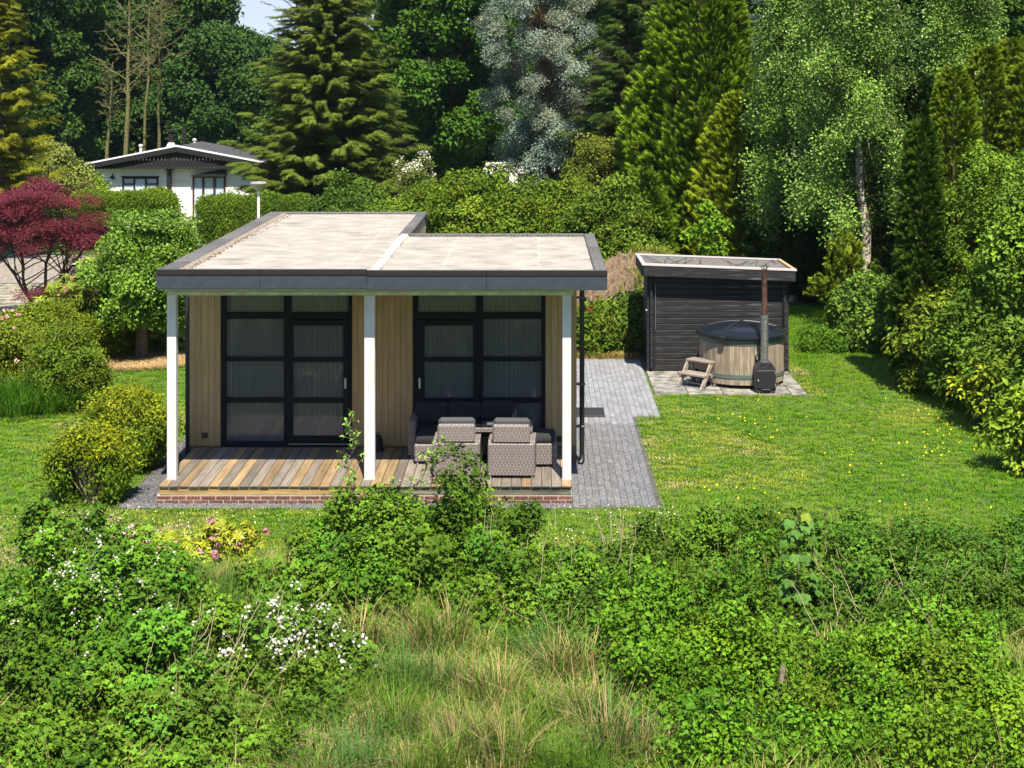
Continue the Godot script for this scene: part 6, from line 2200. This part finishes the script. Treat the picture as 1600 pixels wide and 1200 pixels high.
# ------------------------------------------------------------------ right side of the garden
func build_right_garden() -> void:
	var cols := [[1490, 31.6, 6.5, 0.72], [1540, 33.0, 7.0, 0.72], [1580, 34.2, 7.2, 0.70], [1604, 31.8, 6.7, 0.70], [1440, 30.9, 5.4, 0.55]]
	var cl := ["first column thuja counted from the birch, with the lowest full top", "second column thuja from the birch, tapering to a sharp top", "third column thuja from the birch, partly behind the willowy shrub", "column thuja cut by the right edge of the view", "shaded column thuja standing closest to the birch"]
	for i in cols.size():
		var w = cols[i]
		cypress("column_thuja", cl[i], base_at(w[0], w[1]), w[2], w[3], 2300, Color(0.115, 0.165, 0.012) if i < 4 else Color(0.045, 0.085, 0.011), ["column"], {pow = 0.34, rough = 0.22, lump = 1.4, size = Vector2(0.8, 1.3)})  # last column: its shade is put into a darker foliage colour
	broad("willow_shrub", "tall light green willowy shrub in front of the column thujas", "shrub", base_at(1556, 31.0), {h = 4.7, r = 1.1, lobes = 60, lobe = 0.36, per = 26, col = Color(0.13, 0.215, 0.03), leaf = ["fine", "nettle"], flat = 1.5, pow = 0.4, vary = 0.32, trunk = 0.05, stems = 5, low = 0.2, bark = "grey"})
	broad("willow_shrub", "light green willowy shrub cut by the right edge of the view", "shrub", base_at(1628, 29.0), {h = 4.2, r = 0.95, lobes = 44, lobe = 0.36, per = 26, col = Color(0.115, 0.195, 0.03), leaf = ["fine", "mid"], flat = 1.5, pow = 0.4, vary = 0.32, trunk = 0.05, stems = 4, low = 0.2, bark = "grey"})
	var ls := [[1470, 30.4, 2.0, 0.62, "yellow-tipped laurel at the left end of the right-hand hedge", Color(0.115, 0.16, 0.02)], [1530, 29.0, 2.0, 0.72, "glossy laurel in the middle of the right-hand shrub border", Color(0.075, 0.13, 0.018)], [1588, 27.3, 1.85, 0.72, "glossy laurel with yellow shoots low on the right", Color(0.085, 0.14, 0.02)], [1648, 26.2, 1.8, 0.72, "laurel at the right edge above the lawn corner", Color(0.075, 0.13, 0.018)]]
	for l in ls:
		broad("laurel", l[4], "shrub", base_at(l[0], l[1]), {h = l[2], r = l[3], lobes = 34, lobe = 0.38, per = 26, col = l[5], leaf = ["laurel", "fine"], trunk = 0.03, stems = 5, low = 0.06, rough = 0.46, vary = 0.3})
	broad("laurel_shoots", "bright yellow-green laurel shoots in front of the glossy laurels", "shrub", base_at(1560, 27.2), {h = 1.3, r = 0.6, lobes = 9, lobe = 0.2, per = 10, col = Color(0.26, 0.30, 0.03), leaf = ["laurel"], trunk = 0.015, stems = 4, low = 0.35, rough = 0.46})
	broad("laurel_shoots", "bright laurel sprig hanging over the lawn at the right edge", "shrub", base_at(1604, 24.2), {h = 1.35, r = 0.42, lobes = 10, lobe = 0.2, per = 10, col = Color(0.17, 0.26, 0.03), leaf = ["laurel"], trunk = 0.015, stems = 4, low = 0.12, rough = 0.46})
	broad("ivy_bush", "leafy bush wrapped round the foot of the white birch", "shrub", base_at(1362, 35.2), {h = 1.6, r = 0.72, lobes = 26, lobe = 0.32, per = 28, col = Color(0.10, 0.17, 0.035), leaf = ["mid", "fine"], trunk = 0.02, stems = 4, low = 0.08, rough = 0.46})
	broad("yew_bush", "feathery yellow-green bush between the log cabin and the birch", "shrub", base_at(1318, 36.2), {h = 2.35, r = 0.6, lobes = 22, lobe = 0.3, per = 24, col = Color(0.14, 0.19, 0.02), leaf = ["column"], trunk = 0.02, stems = 3, low = 0.15})
	broad("nettle_patch", "dark nettles at the right rear corner of the log cabin", "plant", base_at(1290, 35.0), {h = 0.5, r = 0.6, lobes = 16, lobe = 0.26, per = 16, col = Color(0.07, 0.15, 0.018), leaf = ["nettle"], low = 0.05})

# ------------------------------------------------------------------ rough growth in front
func thicket(called: String, label: String, category: String, mounds: Array, per: float, col: Color, keys: Array, o := {}) -> Node3D:
	rng.seed = int(o.get("seed", 1))
	var cx := 0.0; var cz := 0.0
	for m in mounds:
		cx += m[0] / mounds.size(); cz += m[1] / mounds.size()
	var t := thing(called, label, category, Vector3(cx, 0, cz))
	var sp := []
	for k in keys:
		sp.append(Spread.new())
	var gs := Spread.new()
	var g := Geo.new()
	for m in mounds:   # x, z, radius, height
		var r: float = m[2]; var h: float = m[3]
		var sub := int(9 * r * r) + 4
		for i in sub:
			var a := R(0, TAU)
			var q := sqrt(R(0, 1))
			var hh := h * (1.0 - 0.75 * pow(q, 2.4)) * R(0.72, 1.12)
			var c := Vector3(m[0] + cos(a) * q * r, maxf(hh - 0.14, 0.05), m[1] + sin(a) * q * r)
			var lr := R(0.16, 0.42)
			if R(0, 1) < 0.16:
				c.y += R(0.08, 0.26)
				lr *= 0.5
			var mot := R(0.5, 1.05)
			var yel := R(-0.15, 0.18)
			var base_col := col
			col = Color(base_col.r * mot * (1.0 + yel), base_col.g * mot, base_col.b * mot)
			for j in keys.size():
				lobe(sp[j], c, Vector3(lr, lr * 0.8, lr), int(per * lr / keys.size() * R(0.8, 1.2)), col, o.get("vary", 0.24), o.get("size", Vector2(0.75, 1.2)), o.get("up", 0.65))
				# skirt below, down to the ground
				if hh > 0.5:
					lobe(sp[j], c - Vector3(0, hh * 0.45, 0), Vector3(lr, hh * 0.45, lr), int(per * lr * 0.55 / keys.size()), col, 0.22, Vector2(0.75, 1.2), 0.4)
			col = base_col
			if i % 3 != 1:   # grass growing up through the leaves
				var gq := R(0.8, 1.2)
				var gk := maxf(hh + 0.22, 0.45) * R(0.9, 1.25)
				gs.put(Transform3D(Basis(Vector3.UP, R(0, TAU)).scaled(Vector3(0.9, gk, 0.9)), Vector3(c.x + R(-0.2, 0.2), 0, c.z + R(-0.2, 0.2))), Color(0.30 * gq, 0.25 * gq, 0.12 * gq) if R(0, 1) < 0.35 else Color(0.11 * gq, 0.19 * gq, 0.03 * gq))
			if i % 2 == 0:
				var e := c + Vector3(R(-0.3, 0.3), lr * R(0.4, 0.9), R(-0.3, 0.3))
				g.tube(bend(Vector3(c.x + R(-0.2, 0.2), 0, c.z + R(-0.2, 0.2)), e, 4, 0.10), taper(0.008, 0.004, 4), 4, false)
	part("stems", g, bark("grey"), t)
	many("grass_blades", gs, proto("reed"), leaf_mat(0.6, 0.5), t)
	for j in keys.size():
		many("foliage", sp[j], proto(keys[j]), leaf_mat(o.get("rough", 0.5), o.get("thru", 0.5)), t)
	for fl in o.get("flowers", []):   # [x, z, radius, count, colour, proto, size]
		var fs := Spread.new()
		var src: Spread = sp[0]
		var tries := 0
		while fs.t.size() < fl[3] and tries < 40000:
			tries += 1
			var x: Transform3D = src.t[rng.randi() % src.t.size()]
			var dd := Vector2(x.origin.x - fl[0], x.origin.z - fl[1]).length()
			if dd > fl[2] * R(0.2, 1.0):
				continue
			var hgt := 0.0
			for m in mounds:
				var dm := Vector2(x.origin.x - m[0], x.origin.z - m[1]).length() / float(m[2])
				if dm < 1.0:
					hgt = maxf(hgt, m[3] * (1.0 - 0.75 * pow(dm, 2.4)))
			if x.origin.y < hgt * 0.7:
				continue
			var q := R(0.8, 1.1)
			var c: Color = fl[4]
			fs.put(Transform3D(basis_up((Vector3.UP + rand_dir() * 0.5 + Vector3(0, 0, 0.4)).normalized(), R(0, TAU)).scaled(Vector3.ONE * fl[6] * R(0.7, 1.2)), x.origin + Vector3(0, R(0.08, 0.16), R(0.0, 0.1))), Color(c.r * q, c.g * q, c.b * q))
		many("blossoms", fs, proto(fl[5]), leaf_mat(0.6, 0.5), t)
	return t

func stalks(called: String, label: String, spots: Array, col_kind: String) -> void:   # dead stems: [x, z, height, lean x, lean z]
	var t := thing(called, label, "dead stalks", Vector3(spots[0][0], 0, spots[0][1]))
	for p in spots:
		var g := Geo.new()
		var a := Vector3(p[0], 0, p[1])
		var e := a + Vector3(p[3], p[2], p[4])
		var pts := bend(a, e, 5, 0.04)
		g.tube(pts, taper(0.007, 0.003, 5), 5, false)
		for k in rng.randi() % 3:
			var q: Vector3 = pts[2 + k]
			g.tube([q, q + Vector3(R(-0.12, 0.12), R(0.05, 0.14), R(-0.1, 0.1))], [0.003, 0.002], 4, false)
		part("stalk", g, bark(col_kind), t)

func P2(px: float, py: float) -> Vector2:   # a spot on the ground, from where it shows
	var d := 2330.0 * CAM_H / (py - 118.0)
	return Vector2(gx(px, d), zd(d))

func build_foreground() -> void:
	var br := Color(0.088, 0.195, 0.020)
	# left bramble bank with white blossom: x, z, radius, height
	thicket("bramble", "large bramble bank with white blossom in the lower left corner", "bramble", [
		[-5.75, 4.6, 0.9, 1.35], [-5.0, 4.9, 0.9, 1.25], [-4.5, 5.5, 0.8, 1.0], [-5.2, 5.9, 0.9, 1.05], [-4.3, 6.2, 0.8, 0.9], [-3.6, 6.3, 0.7, 0.8], [-4.8, 7.0, 0.9, 0.85], [-3.9, 7.1, 0.8, 0.75]], 105.0, br, ["bramble", "bramble2"], {seed = 601,
		flowers = [[-5.0, 5.6, 1.4, 85, Color(0.58, 0.56, 0.50), "white_flower", 0.7], [-4.3, 6.8, 1.4, 35, Color(0.58, 0.56, 0.50), "white_flower", 0.7]]})
	thicket("bramble", "low bramble covered in white blossom left of the rush tussocks", "bramble", [
		[-2.75, 6.6, 0.65, 0.75], [-2.25, 7.0, 0.5, 0.62], [-3.0, 7.4, 0.75, 0.62], [-2.3, 7.7, 0.6, 0.5], [-3.3, 8.2, 0.8, 0.5]], 105.0, Color(0.10, 0.20, 0.028), ["bramble2", "bramble"], {seed = 602,
		flowers = [[-2.5, 6.9, 1.0, 120, Color(0.60, 0.58, 0.52), "white_flower", 0.9]]})
	thicket("bramble", "leafy bramble bank along the lower left edge of the view", "bramble", [
		[-4.6, 8.0, 0.8, 0.65], [-4.0, 8.5, 0.8, 0.55], [-3.3, 9.0, 0.8, 0.45], [-2.5, 8.8, 0.6, 0.38], [-4.5, 9.2, 0.8, 0.5]], 105.0, Color(0.108, 0.222, 0.022), ["bramble", "bramble2"], {seed = 603})
	# central mound
	thicket("bramble", "bramble mound in the middle that hides part of the deck front", "bramble", [
		[-2.3, 3.1, 0.6, 1.2], [-1.6, 2.95, 0.7, 1.32], [-0.95, 2.95, 0.65, 1.36], [-0.4, 3.3, 0.6, 1.14], [-2.6, 3.8, 0.7, 0.98], [-1.8, 3.8, 0.7, 1.05], [-1.0, 3.9, 0.7, 1.0], [-0.2, 4.1, 0.65, 0.7], [-2.9, 4.5, 0.6, 0.62], [-2.1, 4.6, 0.7, 0.66], [-1.2, 4.7, 0.7, 0.6], [-0.4, 4.9, 0.7, 0.56], [0.4, 4.6, 0.6, 0.55]], 100.0, Color(0.092, 0.195, 0.020), ["bramble", "bramble2"], {seed = 604})
	sprig("bramble_sprig", "tall leafy sprig rising in front of the middle white post", Vector3(-2.42, 0.7, 3.0), Vector3(-2.46, 1.98, 2.6), 46, 611)
	sprig("bramble_sprig", "arching leafy shoot before the left armchair", Vector3(-1.75, 0.9, 2.9), Vector3(-1.25, 1.62, 2.5), 30, 612)
	thicket("nettle_patch", "fine-leaved dark nettles between the central bramble and the alder shoots", "plant", [
		[0.35, 3.9, 0.55, 0.5], [0.9, 4.2, 0.6, 0.55], [0.5, 5.2, 0.6, 0.55], [1.0, 5.4, 0.5, 0.6], [0.2, 5.9, 0.5, 0.42], [0.75, 6.3, 0.5, 0.5]], 80.0, Color(0.085, 0.17, 0.024), ["nettle", "bramble2"], {seed = 609})
	# right-hand growth
	thicket("young_alder", "broad thicket of light green alder shoots in the lower right", "shrub", [
		[1.5, 5.6, 0.6, 0.80], [2.15, 5.9, 0.6, 0.95], [1.2, 6.6, 0.6, 0.72], [1.95, 6.9, 0.65, 0.86], [2.75, 6.5, 0.55, 0.66], [1.25, 7.5, 0.5, 0.74], [2.15, 7.8, 0.6, 0.58], [2.95, 7.6, 0.6, 0.66], [1.75, 8.6, 0.55, 0.52], [2.6, 8.7, 0.6, 0.42]], 74.0, Color(0.102, 0.215, 0.018), ["alder", "alder2"], {seed = 605})
	thicket("young_alder", "light green alder shoots in the lower right corner", "shrub", [
		[3.65, 6.8, 0.55, 0.62], [4.4, 6.4, 0.65, 0.85], [3.5, 7.8, 0.55, 0.52], [4.25, 7.5, 0.65, 0.7], [3.7, 8.7, 0.6, 0.42], [4.5, 8.5, 0.6, 0.56]], 74.0, Color(0.118, 0.232, 0.018), ["alder", "alder2"], {seed = 606})
	thicket("bramble", "dark green bramble in front of the right lawn, left of the tall sapling", "bramble", [
		[2.3, 2.75, 0.7, 0.66], [3.0, 2.9, 0.6, 0.62], [1.6, 3.4, 0.6, 0.62], [2.3, 3.6, 0.7, 0.6], [3.0, 3.8, 0.7, 0.6], [1.2, 4.3, 0.6, 0.6], [1.9, 4.6, 0.7, 0.64], [2.7, 4.7, 0.7, 0.62]], 95.0, Color(0.082, 0.175, 0.02), ["bramble2", "alder2"], {seed = 607})
	thicket("bramble", "dark green bramble right of the tall sapling", "bramble", [
		[4.1, 3.0, 0.8, 0.62], [5.0, 3.0, 0.8, 0.58], [5.9, 2.9, 0.8, 0.55], [4.2, 4.0, 0.8, 0.66], [5.1, 4.1, 0.8, 0.62], [5.8, 4.0, 0.7, 0.55], [4.0, 5.1, 0.8, 0.6], [4.9, 5.2, 0.8, 0.64], [5.5, 5.0, 0.6, 0.6], [3.3, 5.4, 0.6, 0.5], [6.6, 2.7, 0.7, 0.5], [6.4, 3.7, 0.7, 0.6]], 88.0, Color(0.08, 0.172, 0.022), ["bramble2", "nettle"], {seed = 608})
	# sapling with large leaves
	rng.seed = 613
	var sb := Vector3(2.95, 0, 5.3)
	var sap := thing("sapling", "young sapling with large lobed leaves standing out of the right thicket", "sapling", sb)
	var g := Geo.new()
	g.tube(bend(sb, sb + Vector3(0.05, 1.45, 0), 5, 0.03), taper(0.016, 0.006, 5), 6)
	part("stem", g, bark("grey"), sap)
	for i in 46:
		var f := R(0.35, 1.0)
		var a := i * 2.39996
		var p := sb + Vector3(0.03 + cos(a) * 0.21 * (1.15 - f * 0.6), f * 1.45, sin(a) * 0.21 * (1.15 - f * 0.6))
		var d := Vector3(cos(a), R(-0.9, -0.2), sin(a)).normalized()
		var lg := Geo.new()
		var up := (Vector3.UP + Vector3(cos(a), 0, sin(a)) * 0.7 + rand_dir() * 0.3).normalized()
		var q := R(0.8, 1.25)
		lg.col = Color(0.06 * q, 0.135 * q, 0.024 * q) if f < 0.96 else Color(0.16 * q, 0.22 * q, 0.03 * q)
		for tw in [-0.75, 0.0, 0.75]:
			round_leaf(lg, p, d.rotated(up, tw), up, 0.14 * (1.0 if tw == 0.0 else 0.78), 0.085, 0.1, 0.2)
		lg.tube([sb + Vector3(0.03, f * 1.42, 0), p], [0.004, 0.003], 4, false)
		part("leaf", lg, leaf_mat(0.6, 0.5), sap)
	# pink rhododendrons in front of the deck
	broad("rhododendron", "low yellow-leaved rhododendron with pink flowers in front of the deck", "shrub", Vector3(-4.82, 0, 3.25), {h = 0.5, r = 0.5, lobes = 20, lobe = 0.24, per = 14, col = Color(0.22, 0.27, 0.02), leaf = ["rhodo"], trunk = 0.012, stems = 5, low = 0.12, flowers = 9, flower_col = Color(0.52, 0.17, 0.30), flower_size = 0.65, size = Vector2(0.55, 0.8), rough = 0.4})
	broad("rhododendron", "smaller rhododendron with pink and orange flowers nearest the deck front", "shrub", Vector3(-4.12, 0, 2.95), {h = 0.52, r = 0.42, lobes = 16, lobe = 0.22, per = 13, col = Color(0.27, 0.29, 0.025), leaf = ["rhodo"], trunk = 0.012, stems = 5, low = 0.12, flowers = 8, flower_col = Color(0.52, 0.18, 0.27), flower_size = 0.62, size = Vector2(0.5, 0.75), rough = 0.4})
	broad("rhododendron", "pale pink rhododendron beside the left bramble bank", "shrub", Vector3(-5.5, 0, 3.15), {h = 0.62, r = 0.32, lobes = 10, lobe = 0.2, per = 12, col = Color(0.10, 0.19, 0.03), leaf = ["laurel"], trunk = 0.012, stems = 4, low = 0.12, flowers = 14, flower_col = Color(0.72, 0.40, 0.48), flower_size = 0.85, size = Vector2(0.6, 0.85)})
	# rush and grass tussocks
	rng.seed = 621
	var rows := {
		"rear": [[270, 925], [325, 915], [375, 905], [430, 890]],
		"back": [[300, 960], [350, 955], [410, 950], [600, 1000], [700, 985], [850, 1005], [905, 1035]],
		"second": [[500, 1060], [575, 1065], [665, 1060], [760, 1075]],
		"third": [[500, 1115], [620, 1125], [720, 1140], [840, 1110], [935, 1105]],
		"front": [[470, 1200], [560, 1190], [680, 1205], [800, 1180], [900, 1190], [970, 1160]],
	}
	var nth := ["leftmost", "second from the left", "third from the left", "fourth from the left", "fifth from the left", "sixth from the left", "rightmost"]
	var rush_spots := []
	var rush_labels := []
	for r in rows:
		for i in rows[r].size():
			var q = rows[r][i]
			rush_spots.append(P2(q[0] - 10, q[1] + 45))
			rush_labels.append("tall rush tussock, %s in the %s row between the brambles" % [nth[i], r])
	for i in rush_spots.size():
		var p: Vector2 = rush_spots[i]
		var b := Vector3(p.x, 0, p.y)
		var kind := "rush" if i % 3 else "rush2"
		var t := thing("rush_tussock", rush_labels[i], "grass", b, "rush tussocks in the rough grass")
		var s := Spread.new()
		for k in 11:
			var q := R(0.8, 1.2)
			var dry := R(0, 1) < (0.12 if i % 3 == 0 else 0.32)
			var c := Color(0.28 * q, 0.23 * q, 0.10 * q) if dry else Color(0.075 * q, 0.145 * q, 0.022 * q)
			if i % 4 == 1 and not dry:
				c = Color(0.055 * q, 0.14 * q, 0.045 * q)
			var kk := R(0.6, 1.0) * (0.8 if i > 16 and i < 21 else 0.95)
			s.put(Transform3D(Basis(Vector3.UP, R(0, TAU)).scaled(Vector3(kk * 1.2, kk, kk * 1.2)), b + Vector3(R(-0.25, 0.25), 0, R(-0.25, 0.25))), c)
		many("blades", s, proto(kind), leaf_mat(0.6, 0.5), t)
	# wild grass everywhere between
	var w1 := Spread.new(); var w2 := Spread.new(); var st := Spread.new()
	for i in 5800:
		var z := R(2.5, 9.3)
		var half := (22.4 - z) * 0.37
		var x := R(-half - 1.0, half * 0.9 + 1.2)
		var edge := 2.9 + 0.4 * sin(x * 1.7) + 0.3 * sin(x * 0.6 + 1.0)
		if x > -0.6 and x < 1.3:
			edge += 0.9
		var front := clampf((z - edge) / 0.8, -0.4, 1.0)
		if front < R(-0.4, 0.4):
			continue
		var q := R(0.75, 1.25)
		var dry := R(0, 1)
		var c := Color(0.12 * q, 0.20 * q, 0.03 * q)
		if dry < 0.2: c = Color(0.36 * q, 0.29 * q, 0.13 * q)
		elif dry < 0.34: c = Color(0.08 * q, 0.17 * q, 0.05 * q)
		var k := R(0.5, 1.05) * (0.45 + 0.55 * maxf(front, 0.0))
		(w1 if i % 2 else w2).put(Transform3D(Basis(Vector3.UP, R(0, TAU)).scaled(Vector3(1.1, k, 1.1)), Vector3(x, 0, z)), c)
		var mat_spot := Vector2(x - 1.05, z - 6.9).length() < 0.8 or Vector2(x + 1.9, z - 8.6).length() < 0.7 or Vector2(x - 0.9, z - 5.0).length() < 0.6
		for again in (3 if mat_spot else 0):
			st.put(Transform3D(Basis(Vector3.UP, R(0, TAU)).scaled(Vector3(1.4, R(0.8, 1.8), 1.4)), Vector3(x + R(-0.2, 0.2), 0.04, z + R(-0.2, 0.2))), Color(0.42 * q, 0.33 * q, 0.17 * q))
		if i % 4 == 0:
			st.put(Transform3D(Basis(Vector3.UP, R(0, TAU)).scaled(Vector3(1.4, R(0.5, 1.2), 1.4)), Vector3(x, 0.02, z)), Color(0.42 * q, 0.33 * q, 0.17 * q))
	tag(many("tall_grass", w1, proto("wild"), leaf_mat(0.6, 0.5), self), "long wild grass between the brambles in the foreground", "grass", "", "stuff")
	tag(many("short_rough_grass", w2, proto("wild2"), leaf_mat(0.6, 0.5), self), "shorter broad-bladed rough grass under the brambles", "grass", "", "stuff")
	tag(many("fallen_straw", st, proto("straw"), leaf_mat(0.9, 0.3), self), "flattened pale straw lying in the rough grass", "straw", "", "stuff")
	rng.seed = 631
	var a1 := []; var a2 := []; var a3 := []; var a4 := []
	for i in 34:
		a1.append([R(-4.2, -2.8), R(6.2, 7.6), R(0.45, 1.0), R(0.1, 1.0), R(-0.6, 0.2)])
	for i in 14:
		a2.append([R(0.9, 2.4), R(2.4, 3.6), R(0.7, 1.05), R(-0.35, 0.0), R(-0.2, 0.2)])
	for i in 34:
		a3.append([R(3.0, 4.6), R(3.6, 6.4), R(0.35, 0.95), R(-0.6, 0.7), R(-0.5, 0.3)])
	for i in 24:
		a4.append([R(-0.9, 1.1), R(3.4, 5.4), R(0.6, 1.15), R(-0.15, 0.3), R(-0.2, 0.2)])
	stalks("dead_stalks", "pale dead stems leaning over the left brambles", a1, "straw")
	stalks("dead_stalks", "thin upright dead stems at the edge of the lawn near the path end", a2, "straw")
	stalks("dead_stalks", "pale dead stems tangled in the bramble right of the sapling", a3, "straw")
	stalks("dead_stalks", "dead stems on the right flank of the central bramble mound", a4, "straw")
	var st2 := Geo.new()
	st2.tube([Vector3(2.3, 0.0, 7.9), Vector3(2.42, 0.62, 7.7)], [0.035, 0.03], 9)
	tag(part("cut_stump", st2, bark("grey"), self), "short pale cut stake among the alder shoots", "stake")

func sprig(called: String, label: String, a: Vector3, b: Vector3, n: int, seed_: int) -> void:
	rng.seed = seed_
	var t := thing(called, label, "bramble", a)
	var g := Geo.new()
	var pts := bend(a, b, 6, 0.08)
	g.tube(pts, taper(0.010, 0.004, 6), 5, false)
	var lg := Geo.new()
	for i in n:
		var k := R(0.6, 5.99)
		var p: Vector3 = (pts[int(k)] as Vector3).lerp(pts[int(k) + 1], k - int(k)) 
		var e := p + Vector3(R(-1, 1), R(-0.1, 0.7), R(-1, 1)) * R(0.06, 0.24) * (1.2 - k / 9.0)
		g.tube([p, e], [0.004, 0.0025], 4, false)
		var q := R(0.75, 1.3)
		lg.col = Color(0.14 * q, 0.25 * q, 0.03 * q)
		for m in 3:
			var d := (rand_dir() + Vector3(0, -0.2, 0.2)).normalized()
			add_leaf(lg, e, d, (Vector3.UP + rand_dir() * 0.5).normalized(), R(0.05, 0.085), R(0.035, 0.055))
	part("stem", g, bark("grey"), t)
	tag(part("foliage", lg, leaf_mat(0.42, 0.55), t), "", "", "", "stuff")

# ------------------------------------------------------------------ lawn
func build_grass() -> void:
	rng.seed = 701
	var n1 := noise(711, 0.16, 4)
	var n2 := noise(712, 0.5, 3)
	var n3 := noise(713, 0.9, 2)
	var s := [Spread.new(), Spread.new()]
	var cl := Spread.new()
	var wf := Spread.new()
	var yf := Spread.new()
	var dry_spots := []   # worn patches: x, z, half width, half depth
	for q in [[1190, 705, 0.9, 0.7], [1150, 690, 0.5, 0.4], [1075, 645, 0.5, 0.35], [1235, 633, 0.7, 0.25], [1020, 665, 0.35, 0.7], [1110, 700, 0.45, 0.35], [1330, 600, 0.5, 0.3], [1060, 760, 0.6, 0.3], [60, 700, 0.7, 0.5], [40, 760, 0.8, 0.4], [200, 770, 0.4, 0.3]]:
		var pp := P2(q[0], q[1])
		dry_spots.append([pp.x, pp.y, q[2], q[3]])
	var z := -19.0
	while z < 4.4:
		var x := -14.0
		var stp := 0.135 if z > -6.0 else 0.165
		while x < 10.0:
			var p := Vector3(x + R(-0.08, 0.08), 0.0, z + R(-0.08, 0.08))
			x += stp
			if p.x > -6.3 and p.x < 0.55 and p.z < 0.27:
				continue
			if p.x > 0.5 and p.x < 1.855 and p.z < 0.24 and p.z > -5.9:
				continue
			if p.x > 0.5 and p.x < 2.315 and p.z <= -5.7 and p.z > -11.45:
				continue
			if p.x > 0.5 and p.x < 5.47 and p.z < -7.60:
				continue
			if (p.x - 22.4 + p.z) > 99.0 or p.x > (CAM_Z - p.z) * 0.35 + 0.3 or p.x < -(CAM_Z - p.z) * 0.38:
				continue
			var dry := n1.get_noise_2d(p.x, p.z) + n2.get_noise_2d(p.x, p.z) * 0.6
			if p.z > 0.4 and p.x < 1.9:
				dry += 0.42 + 0.42 * clampf((p.z - 0.9) / 1.2, 0.0, 1.0)
			if absf(p.x - 5.55) < 0.22 and p.z < -7.5 or (p.z > -7.66 and p.z < -7.4 and p.x > 4.4 and p.x < 5.6):
				dry += 0.7
			if p.x > 1.9 and p.x < 2.15 and p.z < -3.0:
				dry += 0.35
			if p.x < -6.0:
				dry += 0.05
			for ds in dry_spots:
				var dd: float = Vector2((p.x - ds[0]) / ds[2], (p.z - ds[1]) / ds[3]).length()
				if dd < 1.0:
					dry += 0.55 * (1.0 - dd)
			var wear := clampf(dry * 1.5 - 0.15, 0.0, 1.0)
			var lush := clampf(-dry * 1.4, 0.0, 1.0)
			var c := Color(0.116, 0.222, 0.007).lerp(Color(0.075, 0.188, 0.006), lush).lerp(Color(0.31, 0.30, 0.07), wear * 0.8)
			if dry > 0.72 and R(0, 1) < 0.6:
				c = Color(0.38, 0.32, 0.16)
			var q := R(0.9, 1.1)
			var k := R(0.75, 1.15) * (1.0 + lush * 0.5)
			# longer grass at the edges that the mower misses
			if p.x > 2.3 and p.x < 4.5 and p.z > -7.6 and p.z < -7.3: k *= 1.9
			if p.x > 5.5 and p.z < -8.0: k *= 1.5
			var b := Basis(Vector3.UP, R(0, TAU)).scaled(Vector3(1.15, k, 1.15))
			s[rng.randi() % 2].put(Transform3D(b, p), Color(c.r * q, c.g * q, c.b * q))
			var clv := n3.get_noise_2d(p.x * 0.6 + 40.0, p.z * 0.6)
			if clv > 0.05 and R(0, 1) < 0.45:
				cl.put(Transform3D(Basis(Vector3.UP, R(0, TAU)), p + Vector3.UP * 0.025), Color(0.08 * q, 0.19 * q, 0.02 * q))
			if p.z > 0.45 and p.z < 2.0 and p.x < 2.6 and R(0, 1) < (0.30 if p.x > 0.2 else 0.14):
				wf.put(Transform3D(Basis(Vector3.UP, R(0, TAU)).scaled(Vector3.ONE * R(0.8, 1.3)), p + Vector3.UP * 0.06), Color(0.62, 0.62, 0.5))
			if p.x > 1.9 and p.x < 7.5 and p.z > -7.2 and p.z < 1.6:
				var yk := n1.get_noise_2d(p.x * 2.2 + 90.0, p.z * 2.2)
				if R(0, 1) < clampf(yk * 0.6 - 0.05, 0.004, 0.3):
					yf.put(Transform3D(basis_up((Vector3.UP + Vector3(0, 0, 0.5)).normalized(), R(0, TAU)).scaled(Vector3.ONE * R(1.0, 1.5)), p + Vector3(R(-0.06, 0.06), 0.075, R(-0.06, 0.06))), Color(0.75, 0.60, 0.02))
		z += stp
	tag(many("lawn_grass", s[0], proto("grass"), leaf_mat(0.55, 0.5), self), "short mown grass of the garden lawn", "grass", "", "stuff")
	tag(many("lawn_grass", s[1], proto("grass2"), leaf_mat(0.55, 0.5), self), "slightly longer tufts in the mown garden lawn", "grass", "", "stuff")
	tag(many("clover", cl, proto("clover"), leaf_mat(0.55, 0.5), self), "clover patches in the mown lawn", "clover", "", "stuff")
	tag(many("clover_flowers", wf, proto("clover_flower"), leaf_mat(0.6, 0.4), self), "tiny white clover flowers in the lawn before the deck and path", "flowers", "", "stuff")
	tag(many("buttercups", yf, proto("yellow_flower"), leaf_mat(0.6, 0.4), self), "yellow buttercups dotted over the right lawn", "flowers", "", "stuff")
